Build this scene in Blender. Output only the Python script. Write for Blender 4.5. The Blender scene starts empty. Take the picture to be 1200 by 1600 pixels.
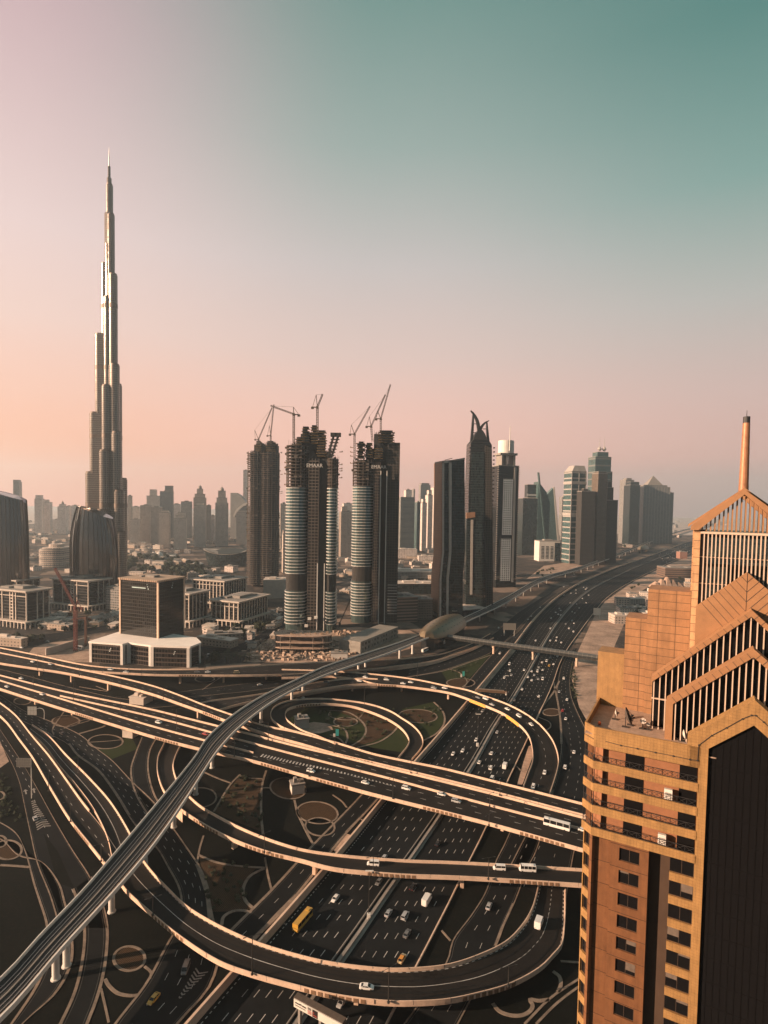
import bpy, math, random
import numpy as np
from mathutils import Vector
random.seed(7); np.random.seed(7)
rad = math.radians
SC = bpy.context.scene
COL = SC.collection
# ------------------------------------------------------------------ camera
F = 900.0; PITCH = rad(2.58); ROLL = rad(1.0); HCAM = 160.0
CY = 788 + F * math.tan(PITCH)
fw = np.array([0, math.cos(PITCH), -math.sin(PITCH)])
u0 = np.array([0, math.sin(PITCH), math.cos(PITCH)]); r0 = np.array([1.0, 0, 0])
RT = r0 * math.cos(ROLL) + u0 * math.sin(ROLL)
UP = u0 * math.cos(ROLL) - r0 * math.sin(ROLL)
cam = bpy.data.cameras.new("camera"); cob = bpy.data.objects.new("camera", cam); COL.objects.link(cob)
from mathutils import Matrix
cob.matrix_world = Matrix(((RT[0], UP[0], -fw[0], 0), (RT[1], UP[1], -fw[1], 0), (RT[2], UP[2], -fw[2], HCAM), (0, 0, 0, 1)))
cam.sensor_fit = 'VERTICAL'; cam.sensor_height = 36.0; cam.sensor_width = 27.0
cam.lens = F / 1600 * 36.0
cam.shift_y = (CY - 800) / 1600.0
cam.clip_start = 1.0; cam.clip_end = 40000
SC.camera = cob
SC.render.resolution_x = 768; SC.render.resolution_y = 1024
# ------------------------------------------------------------------ light, sky, exposure
SUN_AZ = -106.0      # degrees from +Y, clockwise positive: the sun stands to the left, a little behind the camera
SUN_EL = 17.0
SKY_K = 0.08
SC.view_settings.view_transform = 'Standard'; SC.view_settings.look = 'None'
SC.view_settings.gamma = 1.0; SC.view_settings.exposure = 1.2; SC.view_settings.use_curve_mapping = False
sd = bpy.data.lights.new("sun", 'SUN'); so = bpy.data.objects.new("sun", sd); COL.objects.link(so)
sd.energy = 5.0; sd.angle = rad(0.5); sd.color = (1.0, 0.67, 0.45)
sv = Vector((math.sin(rad(SUN_AZ)) * math.cos(rad(SUN_EL)), math.cos(rad(SUN_AZ)) * math.cos(rad(SUN_EL)), math.sin(rad(SUN_EL))))
so.rotation_euler = sv.to_track_quat('Z', 'Y').to_euler()
so.location = (-500, -100, 900)

def lin(r, g, b, k=1.0):
    f = lambda c: (c / 255 / 12.92) if c / 255 <= 0.04045 else ((c / 255 + 0.055) / 1.055) ** 2.4
    return (f(r) * k, f(g) * k, f(b) * k, 1.0)

wd = bpy.data.worlds.new("World"); SC.world = wd; wd.use_nodes = True
nt = wd.node_tree; nt.nodes.clear()
def wn(t, **k):
    n = nt.nodes.new(t)
    for a, b in k.items(): setattr(n, a, b)
    return n
def wl(a, b): nt.links.new(a, b)
wout = wn('ShaderNodeOutputWorld'); wbg = wn('ShaderNodeBackground'); wl(wbg.outputs[0], wout.inputs[0])
wbg.inputs[1].default_value = SKY_K
sky = wn('ShaderNodeTexSky', sky_type='NISHITA'); sky.sun_disc = False
sky.sun_elevation = rad(SUN_EL); sky.sun_rotation = rad(SUN_AZ); sky.dust_density = 4.0; sky.air_density = 1.5
tc = wn('ShaderNodeTexCoord'); sx = wn('ShaderNodeSeparateXYZ'); wl(tc.outputs['Generated'], sx.inputs[0])
def wm(op, a, b=None, c=None):
    n = wn('ShaderNodeMath', operation=op)
    for i, v in enumerate((a, b, c)):
        if v is None: continue
        if isinstance(v, (int, float)): n.inputs[i].default_value = v
        else: wl(v, n.inputs[i])
    return n.outputs[0]
el = wm('MULTIPLY', wm('ARCSINE', sx.outputs[2]), 180 / math.pi)          # elevation in degrees
az = wm('MULTIPLY', wm('ARCTAN2', sx.outputs[0], sx.outputs[1]), 180 / math.pi)   # azimuth from +Y, right positive
elf = wm('DIVIDE', el, 90.0)
def ramp(stops):
    n = wn('ShaderNodeValToRGB'); n.color_ramp.interpolation = 'LINEAR'
    e = n.color_ramp.elements
    while len(e) < len(stops): e.new(0.5)
    for s, (p, c) in zip(e, stops): s.position = max(0, p / 90.0); s.color = c
    wl(elf, n.inputs[0]); return n.outputs[0]
def smooth(v, a, b):
    n = wn('ShaderNodeMapRange', interpolation_type='SMOOTHSTEP'); wl(v, n.inputs[0])
    n.inputs[1].default_value = a; n.inputs[2].default_value = b; return n.outputs[0]
def wmix(f, a, b):
    n = wn('ShaderNodeMix', data_type='RGBA')
    wl(f, n.inputs[0]); 
    for s, v in ((6, a), (7, b)):
        if isinstance(v, tuple): n.inputs[s].default_value = v
        else: wl(v, n.inputs[s])
    return n.outputs[2]
ZEN = lin(66, 112, 116)
left = ramp([(0, lin(255, 142, 100, 1.4)), (4.5, lin(255, 170, 130, 1.2)), (9, lin(254, 196, 172, 1.08)), (15, lin(250, 214, 202, 1.0)), (22, lin(240, 213, 209)), (36, lin(208, 177, 181)), (55, lin(120, 130, 135)), (90, ZEN)])
mid = ramp([(0, lin(255, 168, 144, 1.3)), (6, lin(255, 192, 172, 1.15)), (14, lin(234, 204, 194)), (22, lin(206, 197, 194)), (31, lin(156, 174, 168)), (40.5, lin(111, 148, 141)), (60, lin(70, 112, 112)), (90, ZEN)])
right = ramp([(0, lin(196, 168, 160)), (4.5, lin(238, 184, 170, 1.05)), (10, lin(224, 191, 182)), (17.5, lin(190, 189, 183)), (26, lin(130, 166, 158)), (36, lin(80, 133, 126)), (60, lin(60, 105, 106)), (90, ZEN)])
back = ramp([(0, lin(66, 88, 98)), (15, lin(74, 98, 106)), (45, lin(58, 92, 100)), (90, ZEN)])
front = wmix(smooth(az, 0, 36), wmix(smooth(az, -36, 0), left, mid), right)
full = wmix(smooth(wm('ABSOLUTE', az), 60, 115), front, back)
gain = wn('ShaderNodeVectorMath', operation='SCALE'); wl(full, gain.inputs[0]); gain.inputs[3].default_value = 0.45 / SKY_K
nish = wn('ShaderNodeVectorMath', operation='SCALE'); wl(sky.outputs[0], nish.inputs[0]); nish.inputs[3].default_value = 0.35
wl(wmix(wm('ADD', 0.94, 0.0), nish.outputs[0], gain.outputs[0]), wbg.inputs[0])
cy = SC.cycles
cy.use_denoising = True; cy.max_bounces = 4; cy.diffuse_bounces = 2; cy.glossy_bounces = 3; cy.volume_bounces = 1
cy.transparent_max_bounces = 6; cy.sample_clamp_indirect = 4.0; cy.caustics_reflective = False; cy.caustics_refractive = False
# ------------------------------------------------------------------ projection: pixel of the 1200x1600 photograph -> point of the place
def ray(px, py):
    return fw + RT * ((px - 600) / F) + UP * ((CY - py) / F)
def G(px, py, h=0.0):
    d = ray(px, py); t = (h - HCAM) / min(d[2], -0.004)
    return np.array([d[0] * t, d[1] * t, h])
def at(px, py, Y):
    d = ray(px, py); t = Y / d[1]
    return np.array([d[0] * t, Y, HCAM + d[2] * t])
def spline(P, n):
    """Catmull-Rom through P (k x 3), resampled to n points evenly along its length."""
    P = np.asarray(P, float)
    if len(P) == 2:
        t = np.linspace(0, 1, n)[:, None]; return P[0] * (1 - t) + P[1] * t
    Q = np.vstack([2 * P[0] - P[1], P, 2 * P[-1] - P[-2]]); out = []
    for i in range(1, len(Q) - 2):
        p0, p1, p2, p3 = Q[i - 1:i + 3]
        d1 = max(np.linalg.norm(p1 - p0), 1e-6) ** .5; d2 = max(np.linalg.norm(p2 - p1), 1e-6) ** .5; d3 = max(np.linalg.norm(p3 - p2), 1e-6) ** .5
        m1 = (p1 - p0) / d1 - (p2 - p0) / (d1 + d2) + (p2 - p1) / d2
        m2 = (p2 - p1) / d2 - (p3 - p1) / (d2 + d3) + (p3 - p2) / d3
        m1 *= d2; m2 *= d2
        for t in np.linspace(0, 1, 24, endpoint=False):
            h00 = 2 * t**3 - 3 * t**2 + 1; h10 = t**3 - 2 * t**2 + t; h01 = -2 * t**3 + 3 * t**2; h11 = t**3 - t**2
            out.append(h00 * p1 + h10 * m1 + h01 * p2 + h11 * m2)
    out.append(P[-1]); return resample(np.array(out), n)
def arclen(A):
    return np.concatenate([[0], np.cumsum(np.linalg.norm(np.diff(A, axis=0), axis=1))])
def resample(A, n):
    s = arclen(A); t = np.linspace(0, s[-1], n)
    return np.stack([np.interp(t, s, A[:, k]) for k in range(A.shape[1])], 1)
def edge(pts, h, n=60, lift=0.0):
    """Pixel polyline -> world polyline; h is a height, or a list of heights per point."""
    P = []
    for i, p in enumerate(pts):
        hh = p[2] if len(p) > 2 else h
        q = G(p[0], p[1], hh + lift); q[2] = hh; P.append(q)
    return spline(P, n)
# ------------------------------------------------------------------ mesh collecting
class MB:
    def __init__(s): s.v = []; s.f = []; s.m = []; s.mi = 0
    def add(s, vs, fs):
        o = len(s.v); s.v.extend([tuple(map(float, p)) for p in vs]); s.f.extend([tuple(o + i for i in f) for f in fs]); s.m.extend([s.mi] * len(fs)); return s
    def quad(s, a, b, c, d): return s.add([a, b, c, d], [(0, 1, 2, 3)])
    def frame(s, o, ax, ay, az, x0, x1, y0, y1, z0, z1):
        o = np.asarray(o, float); ax = np.asarray(ax, float); ay = np.asarray(ay, float); az = np.asarray(az, float)
        vs = [o + ax * x + ay * y + az * z for z in (z0, z1) for (x, y) in ((x0, y0), (x1, y0), (x1, y1), (x0, y1))]
        return s.add(vs, [(3, 2, 1, 0), (4, 5, 6, 7), (0, 1, 5, 4), (1, 2, 6, 5), (2, 3, 7, 6), (3, 0, 4, 7)])
    def box(s, x0, x1, y0, y1, z0, z1): return s.frame((0, 0, 0), (1, 0, 0), (0, 1, 0), (0, 0, 1), x0, x1, y0, y1, z0, z1)
    def prism(s, poly, z0, z1, top=None, cap=True):
        n = len(poly); top = top or poly
        vs = [(p[0], p[1], z0) for p in poly] + [(p[0], p[1], z1) for p in top]
        fs = [(i, (i + 1) % n, n + (i + 1) % n, n + i) for i in range(n)]
        if cap: fs += [tuple(range(n - 1, -1, -1)), tuple(range(n, 2 * n))]
        return s.add(vs, fs)
    def ext(s, o, ax, az, ay, poly, y0, y1):
        """polygon poly given in (ax, az), extruded along ay from y0 to y1"""
        o = np.asarray(o, float); n = len(poly)
        vs = [o + ax * p[0] + az * p[1] + ay * y for y in (y0, y1) for p in poly]
        fs = [(i, (i + 1) % n, n + (i + 1) % n, n + i) for i in range(n)] + [tuple(range(n - 1, -1, -1)), tuple(range(n, 2 * n))]
        return s.add(vs, fs)
    def cyl(s, a, b, r0, r1=None, n=10, cap=True):
        a = np.asarray(a, float); b = np.asarray(b, float); r1 = r0 if r1 is None else r1
        d = (b - a) / max(np.linalg.norm(b - a), 1e-9); t = np.array([1.0, 0, 0]) if abs(d[0]) < .9 else np.array([0, 1.0, 0])
        x = np.cross(d, t); x /= np.linalg.norm(x); y = np.cross(d, x)
        vs = []
        for c, r in ((a, r0), (b, r1)):
            for k in range(n):
                w = 2 * math.pi * k / n; vs.append(c + r * (x * math.cos(w) + y * math.sin(w)))
        fs = [(k, (k + 1) % n, n + (k + 1) % n, n + k) for k in range(n)]
        if cap: fs += [tuple(range(n - 1, -1, -1)), tuple(range(n, 2 * n))]
        return s.add(vs, fs)
    def bar(s, a, b, w, h=None):
        """rectangular bar from a to b"""
        a = np.asarray(a, float); b = np.asarray(b, float); h = w if h is None else h
        d = b - a; L = np.linalg.norm(d); d = d / max(L, 1e-9)
        up = np.array([0, 0, 1.0]) if abs(d[2]) < .95 else np.array([0, 1.0, 0])
        x = np.cross(d, up); x /= np.linalg.norm(x); y = np.cross(x, d)
        return s.frame(a, d, x, y, 0, L, -w / 2, w / 2, -h / 2, h / 2)
    def sweep(s, rings, closed=True, caps=True):
        k = len(rings[0]); n = len(rings); vs = [p for r in rings for p in r]; fs = []
        for i in range(n - 1):
            for j in range(k if closed else k - 1):
                a = i * k + j; b = i * k + (j + 1) % k; fs.append((a, b, b + k, a + k))
        if caps and closed: fs += [tuple(range(k - 1, -1, -1)), tuple(range((n - 1) * k, n * k))]
        return s.add(vs, fs)
    def lathe(s, c, prof, n=24, a0=0, a1=2 * math.pi):
        full = abs(a1 - a0 - 2 * math.pi) < 1e-6; m = n if full else n + 1
        rings = []
        for (r, z) in prof: rings.append([(c[0] + r * math.cos(a0 + (a1 - a0) * k / n), c[1] + r * math.sin(a0 + (a1 - a0) * k / n), z) for k in range(m)])
        return s.sweep(rings, closed=full, caps=full)
    def build(s, name, mats, parent=None, origin=None, smooth=False):
        if not isinstance(mats, (list, tuple)): mats = [mats]
        base = np.array(WORLD[parent.name] if parent is not None else (origin if origin is not None else (0, 0, 0)), float)
        me = bpy.data.meshes.new(name)
        V = np.array(s.v, float).reshape(-1, 3) - base
        me.from_pydata(V.tolist(), [], s.f)
        for m in mats: me.materials.append(m)
        if len(mats) > 1: me.polygons.foreach_set('material_index', s.m)
        if smooth: me.polygons.foreach_set('use_smooth', [True] * len(me.polygons))
        me.update()
        o = bpy.data.objects.new(name, me); COL.objects.link(o)
        reg(o, base)
        if parent is not None: o.parent = parent
        else: o.location = base
        return o
WORLD = {}
def reg(o, base):
    WORLD[o.name] = tuple(map(float, base))
def thing(name, label, cat, loc=(0, 0, 0), group=None, kind=None):
    o = bpy.data.objects.new(name, None); COL.objects.link(o); o.location = tuple(map(float, loc)); o.empty_display_size = 1
    reg(o, loc); return tag(o, label, cat, group, kind)
def tag(o, label=None, cat=None, group=None, kind=None):
    if label: o['label'] = label
    if cat: o['category'] = cat
    if group: o['group'] = group
    if kind: o['kind'] = kind
    return o
def structure(name, mb, mat):
    o = mb.build(name, mat); o['kind'] = 'structure'; return o
def solo(name, mb, mat, label, cat, group=None, smooth=False, origin=None):
    if origin is None:
        V = np.array(mb.v); origin = (V[:, 0].mean(), V[:, 1].mean(), V[:, 2].min())
    return tag(mb.build(name, mat, origin=origin, smooth=smooth), label, cat, group)
# ------------------------------------------------------------------ materials
def newmat(name):
    m = bpy.data.materials.new(name); m.use_nodes = True; t = m.node_tree
    return m, t, t.nodes['Principled BSDF']
def mnode(t, ty, **k):
    n = t.nodes.new(ty)
    for a, b in k.items(): setattr(n, a, b)
    return n
def mmath(t, op, a, b=None, c=None):
    n = t.nodes.new('ShaderNodeMath'); n.operation = op
    for i, v in enumerate((a, b, c)):
        if v is None: continue
        if isinstance(v, (int, float)): n.inputs[i].default_value = v
        else: t.links.new(v, n.inputs[i])
    return n.outputs[0]
def mmix(t, f, a, b, ty='MIX'):
    n = t.nodes.new('ShaderNodeMix'); n.data_type = 'RGBA'; n.blend_type = ty
    for s, v in ((0, f), (6, a), (7, b)):
        if isinstance(v, (int, float)): n.inputs[s].default_value = v
        elif isinstance(v, tuple): n.inputs[s].default_value = v if len(v) == 4 else (*v, 1)
        else: t.links.new(v, n.inputs[s])
    return n.outputs[2]
def mnoise(t, scale, detail=4, coord=None, rough=.6):
    n = t.nodes.new('ShaderNodeTexNoise'); n.inputs['Scale'].default_value = scale; n.inputs['Detail'].default_value = detail; n.inputs['Roughness'].default_value = rough
    if coord is None: coord = t.nodes.new('ShaderNodeNewGeometry').outputs['Position']
    t.links.new(coord, n.inputs['Vector']); return n.outputs[0]
def mrange(t, v, a, b, c=0, d=1):
    n = t.nodes.new('ShaderNodeMapRange'); t.links.new(v, n.inputs[0])
    for i, x in zip((1, 2, 3, 4), (a, b, c, d)): n.inputs[i].default_value = x
    return n.outputs[0]
def plain(name, col, rough=.8, metal=0.0, var=.15, scale=.25, spec=None):
    """a surface of one colour, with dirt and wear in soft patches at two sizes"""
    m, t, b = newmat(name)
    if var > 0:
        n1 = mnoise(t, scale, 5); n2 = mnoise(t, scale * 9, 3)
        f = mmath(t, 'ADD', mmath(t, 'MULTIPLY', n1, .65), mmath(t, 'MULTIPLY', n2, .35))
        k = mrange(t, f, .3, .7, 1 - 1.6 * var, 1 + 1.6 * var)
        c = mmix(t, 1.0, tuple(col), k, 'MULTIPLY'); t.links.new(c, b.inputs['Base Color'])
        r = mrange(t, n2, .3, .7, max(.02, rough - .08), min(1, rough + .08)); t.links.new(r, b.inputs['Roughness'])
    else:
        b.inputs['Base Color'].default_value = (*col, 1); b.inputs['Roughness'].default_value = rough
    b.inputs['Metallic'].default_value = metal
    if spec is not None: b.inputs['Specular IOR Level'].default_value = spec
    return m
def facade(name, wall, glass, bw=3.5, bh=3.5, fu=.6, fv=.6, grough=.12, wrough=.8, metal=0.0, u_off=0.0, var=.12, lit=0.0):
    """wall with a grid of windows: one bay every bw metres, one storey every bh metres; every window a slightly different glass"""
    m, t, b = newmat(name)
    g = t.nodes.new('ShaderNodeNewGeometry'); sp = mnode(t, 'ShaderNodeSeparateXYZ'); t.links.new(g.outputs['Position'], sp.inputs[0])
    sn = mnode(t, 'ShaderNodeSeparateXYZ'); t.links.new(g.outputs['True Normal'], sn.inputs[0])
    u = mmath(t, 'SUBTRACT', mmath(t, 'MULTIPLY', sp.outputs[1], sn.outputs[0]), mmath(t, 'MULTIPLY', sp.outputs[0], sn.outputs[1]))
    uu = mmath(t, 'DIVIDE', mmath(t, 'ADD', u, u_off + 5000), bw); vv = mmath(t, 'DIVIDE', mmath(t, 'ADD', sp.outputs[2], 0.0), bh)
    fu_ = mmath(t, 'FRACT', uu); fv_ = mmath(t, 'FRACT', vv)
    wu = mmath(t, 'LESS_THAN', mmath(t, 'ABSOLUTE', mmath(t, 'SUBTRACT', fu_, .5)), fu / 2)
    wv = mmath(t, 'LESS_THAN', mmath(t, 'ABSOLUTE', mmath(t, 'SUBTRACT', fv_, .5)), fv / 2)
    up = mmath(t, 'LESS_THAN', mmath(t, 'ABSOLUTE', sn.outputs[2]), .5)
    w = mmath(t, 'MULTIPLY', mmath(t, 'MULTIPLY', wu, wv), up)
    cb = mnode(t, 'ShaderNodeCombineXYZ'); t.links.new(mmath(t, 'FLOOR', uu), cb.inputs[0]); t.links.new(mmath(t, 'FLOOR', vv), cb.inputs[1]); t.links.new(mmath(t, 'MULTIPLY', sn.outputs[0], 3.0), cb.inputs[2])
    wnz = mnode(t, 'ShaderNodeTexWhiteNoise', noise_dimensions='3D'); t.links.new(cb.outputs[0], wnz.inputs['Vector'])
    gl = mmix(t, wnz.outputs['Value'], tuple(c * .45 for c in glass), tuple(min(1, c * 1.7) for c in glass))
    nz = mrange(t, mnoise(t, .08, 5), .3, .7, 1 - var, 1 + var); nz2 = mrange(t, mnoise(t, .6, 3), .3, .7, 1 - var * .6, 1 + var * .6)
    wc = mmix(t, 1.0, mmix(t, 1.0, tuple(wall), nz, 'MULTIPLY'), nz2, 'MULTIPLY')
    t.links.new(mmix(t, w, wc, gl), b.inputs['Base Color'])
    t.links.new(mrange(t, w, 0, 1, wrough, grough), b.inputs['Roughness'])
    if metal: t.links.new(mmath(t, 'MULTIPLY', w, metal), b.inputs['Metallic'])
    return m
# ================================================================== materials of the ground and the roads
ASPH = plain('asphalt', (.0085, .0100, .0112), .9, var=.35, scale=.03, spec=.12)
ASPH2 = plain('flyover_asphalt', (.0175, .0152, .0138), .88, var=.35, scale=.05, spec=.15)
CONC = plain('beige_concrete', (.62, .455, .345), .85, var=.14, scale=.2)
CONCD = plain('grey_concrete', (.25, .23, .21), .85, var=.16, scale=.15)
CONCW = plain('pale_concrete', (.66, .64, .60), .75, var=.12, scale=.2)
KERB = plain('kerb_stone', (.20, .155, .12), .9, var=.35, scale=.3)
FADED = plain('faded_paint', (.22, .21, .195), .8, var=.4, scale=.2)
TRACK = plain('tyre_track', (.0075, .0078, .008), .8, var=.2, scale=.2, spec=.2)
WORN = plain('worn_paint', (.07, .067, .062), .8, var=.4, scale=.3)
PAINT = plain('road_paint', (.42, .41, .39), .7, var=.4, scale=.12)
SAND = plain('sand', (.35, .245, .185), .95, var=.42, scale=.05)
STEEL = plain('rail_steel', (.50, .49, .47), .35, metal=.7, var=.1)
DARKM = plain('dark_metal', (.03, .03, .032), .5, var=.1)
RUBBLE = plain('brown_drape', (.20, .12, .07), .9, var=.25, scale=.8)
AMBER = plain('amber_drape', (.70, .36, .08), .7, var=.15, scale=.8)

def ground_mat():
    m, t, b = newmat('desert_city_ground')
    n1 = mnoise(t, .004, 6); n2 = mnoise(t, .03, 6); n3 = mnoise(t, .2, 4)
    g = t.nodes.new('ShaderNodeNewGeometry'); rt = mnode(t, 'ShaderNodeVectorRotate', rotation_type='Z_AXIS'); rt.inputs['Angle'].default_value = rad(-21); t.links.new(g.outputs['Position'], rt.inputs['Vector'])
    vo = mnode(t, 'ShaderNodeTexVoronoi', feature='F1', distance='CHEBYCHEV'); vo.inputs['Scale'].default_value = .022; vo.inputs['Randomness'].default_value = .75; t.links.new(rt.outputs[0], vo.inputs['Vector'])
    ve = mnode(t, 'ShaderNodeTexVoronoi', feature='DISTANCE_TO_EDGE'); ve.inputs['Scale'].default_value = .0065; ve.inputs['Randomness'].default_value = .8; t.links.new(rt.outputs[0], ve.inputs['Vector'])
    sp = mnode(t, 'ShaderNodeSeparateColor'); t.links.new(vo.outputs['Color'], sp.inputs[0])
    c = mmix(t, mrange(t, n1, .42, .6), (.060, .050, .044), (.16, .115, .09))
    c = mmix(t, mrange(t, sp.outputs[0], .45, .5, 0, .75), c, (.035, .034, .03)); c = mmix(t, mrange(t, sp.outputs[1], .7, .75, 0, .8), c, (.27, .205, .165))
    c = mmix(t, mrange(t, n2, .5, .68, 0, .8), c, (.026, .027, .024))
    c = mmix(t, mrange(t, ve.outputs['Distance'], .03, .045, 1, 0), c, (.045, .043, .042))
    c = mmix(t, mrange(t, n3, .55, .75, 0, .7), c, (.24, .175, .14))
    t.links.new(c, b.inputs['Base Color']); b.inputs['Roughness'].default_value = .95; b.inputs['Specular IOR Level'].default_value = .1; return m
def lawn_mat(name, a, b_, c_, s=.06):
    m, t, b = newmat(name)
    n1 = mnoise(t, s, 6); n2 = mnoise(t, s * 12, 5)
    c = mmix(t, mrange(t, n1, .4, .62), a, b_); c = mmix(t, mrange(t, n2, .5, .75, 0, .8), c, c_)
    t.links.new(c, b.inputs['Base Color']); b.inputs['Roughness'].default_value = .95; b.inputs['Specular IOR Level'].default_value = .1
    bp = mnode(t, 'ShaderNodeBump'); bp.inputs['Strength'].default_value = .15; bp.inputs['Distance'].default_value = .3
    t.links.new(n2, bp.inputs['Height']); t.links.new(bp.outputs[0], b.inputs['Normal']); return m
GROUND = ground_mat()
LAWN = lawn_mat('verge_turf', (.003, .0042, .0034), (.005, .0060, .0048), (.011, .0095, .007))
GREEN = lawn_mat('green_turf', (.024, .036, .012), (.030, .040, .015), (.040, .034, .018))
def field_mat():
    m, t, b = newmat('planted_rows')
    g = t.nodes.new('ShaderNodeNewGeometry'); n1 = mnoise(t, .25, 5); n2 = mnoise(t, 2.2, 4)
    wv = mnode(t, 'ShaderNodeTexWave', wave_type='BANDS', bands_direction='X'); wv.inputs['Scale'].default_value = .45; wv.inputs['Distortion'].default_value = 1.5; wv.inputs['Detail'].default_value = 2
    rt = mnode(t, 'ShaderNodeVectorRotate', rotation_type='Z_AXIS'); rt.inputs['Angle'].default_value = rad(28); t.links.new(g.outputs['Position'], rt.inputs['Vector']); t.links.new(rt.outputs[0], wv.inputs['Vector'])
    f = mmath(t, 'ADD', mmath(t, 'MULTIPLY', wv.outputs[1], .55), mmath(t, 'MULTIPLY', n2, .5))
    c = mmix(t, mrange(t, f, .3, .85), (.016, .013, .009), (.12, .07, .040)); c = mmix(t, mrange(t, n1, .5, .75, 0, .6), c, (.026, .019, .012))
    t.links.new(c, b.inputs['Base Color']); b.inputs['Roughness'].default_value = .95; b.inputs['Specular IOR Level'].default_value = .1; return m
FIELD = field_mat()

# ================================================================== ground
mb = MB(); nx = 30
xs = np.linspace(-9000, 9000, nx); ys = np.linspace(-600, 11500, nx)
mb.add([(x, y, -0.06) for y in ys for x in xs], [(j * nx + i, j * nx + i + 1, (j + 1) * nx + i + 1, (j + 1) * nx + i) for j in range(nx - 1) for i in range(nx - 1)])
structure('ground', mb, GROUND)
FAR_HAZED = plain('hazed_far_sand', (.46, .38, .33), .95, var=.3, scale=.004)  # paler far sand: haze put into the colour to soften the horizon
mb = MB(); mb.quad((-9000, 3600, -.02), (9000, 3600, -.02), (9000, 11500, -.02), (-9000, 11500, -.02)); structure('hazed_far_ground', mb, FAR_HAZED)
def sheet(name, pix, mat, z, n=None):
    P = [G(p[0], p[1], 0) for p in pix]
    if n: P = list(spline(np.array(P + [P[0]]), n))[:-1]
    mb = MB(); mb.add([(p[0], p[1], z) for p in P], [tuple(range(len(P)))]); 
    return structure(name, mb, mat)
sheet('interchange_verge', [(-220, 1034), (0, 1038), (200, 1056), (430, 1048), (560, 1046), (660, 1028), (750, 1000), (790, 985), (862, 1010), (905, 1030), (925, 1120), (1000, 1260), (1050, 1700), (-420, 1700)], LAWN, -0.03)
sheet('sand_strip', [(900, 1024), (930, 960), (945, 940), (985, 912), (1040, 884), (1110, 856), (1120, 868), (1050, 894), (1000, 925), (975, 975), (960, 1010), (965, 1100), (925, 1140), (905, 1105), (893, 1060)], SAND, 0.0)
sheet('sand_lot', [(822, 905), (850, 884), (890, 878), (940, 872), (960, 868), (930, 880), (880, 893), (845, 902)], SAND, 0.0)
sheet('building_site', [(380, 1034), (395, 1012), (430, 990), (470, 982), (560, 980), (640, 985), (660, 995), (640, 1014), (560, 1034), (470, 1036)], SAND, 0.0)
sheet('site_yard', [(40, 1026), (52, 1012), (75, 1004), (150, 998), (180, 1000), (180, 1036), (110, 1034)], SAND, 0.0)

# ================================================================== ribbons, kerbs, markings
def inward(L, R):
    d = R - L; d[:, 2] = 0
    return d / np.maximum(np.linalg.norm(d, axis=1), 1e-6)[:, None]
def side_of(P):
    t = np.gradient(P, axis=0); t[:, 2] = 0; t /= np.maximum(np.linalg.norm(t, axis=1), 1e-6)[:, None]
    return np.stack([t[:, 1], -t[:, 0], np.zeros(len(P))], 1)      # to the right of travel
def strip(mb, A, B, z=0.0):
    n = len(A); o = len(mb.v)
    mb.add([(*a[:2], a[2] + z) for a in A] + [(*b[:2], b[2] + z) for b in B], [(i, i + 1, n + i + 1, n + i) for i in range(n - 1)])
def wall(mb, P, S, w0, w1, z0, z1):
    """a bar of rectangular section along P; S is the sideways unit vector"""
    e = np.array([0, 0, 1.0])
    mb.sweep([[p + s * w0 + e * z0, p + s * w1 + e * z0, p + s * w1 + e * z1, p + s * w0 + e * z1] for p, s in zip(P, S)])
def dashes(mb, P, S, off, w, on, gap, z=.03, s0=0.0, s1=None, hgt=0.0):
    s = arclen(P); s1 = s[-1] if s1 is None else s1; t = s0
    def pt(u): return np.array([np.interp(u, s, P[:, k]) for k in range(3)]), np.array([np.interp(u, s, S[:, k]) for k in range(3)])
    while t < s1:
        u = min(t + on, s1); a, sa = pt(t); b, sb = pt(u); q = np.array([0, 0, z])
        mb.quad(a + sa * (off - w / 2) + q, a + sa * (off + w / 2) + q, b + sb * (off + w / 2) + q, b + sb * (off - w / 2) + q); t += on + gap
def line(mb, P, S, off, w, z=.03):
    q = np.array([0, 0, z]); strip(mb, P + S * (off - w / 2) + q, P + S * (off + w / 2) + q)
def road(name, Lp, Rp, n=60, z=.02, kerb=True, kw=.5, lanes=0, edge_lines=True, mat=None):
    L = edge(Lp, 0, n); R = edge(Rp, 0, n); mb = MB(); strip(mb, L, R, z); structure(name, mb, mat or ASPH)
    I = inward(L, R)
    if kerb:
        k = MB(); wall(k, L, I, -kw, 0, -.02, .16); wall(k, R, I, 0, kw, -.02, .16); structure('kerb', k, KERB)
    if edge_lines:
        m2 = MB(); line(m2, L, I, .7, .16, z + .02); line(m2, R, I, -.7, .16, z + .02); structure('edge_line', m2, WORN)
    if lanes:
        m2 = MB()
        for i in range(1, lanes):
            C = L + (R - L) * (i / lanes); dashes(m2, C, side_of(C), 0, .18, 3, 7, z + .02)
        structure('road_marking', m2, PAINT)
    return L, R
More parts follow.
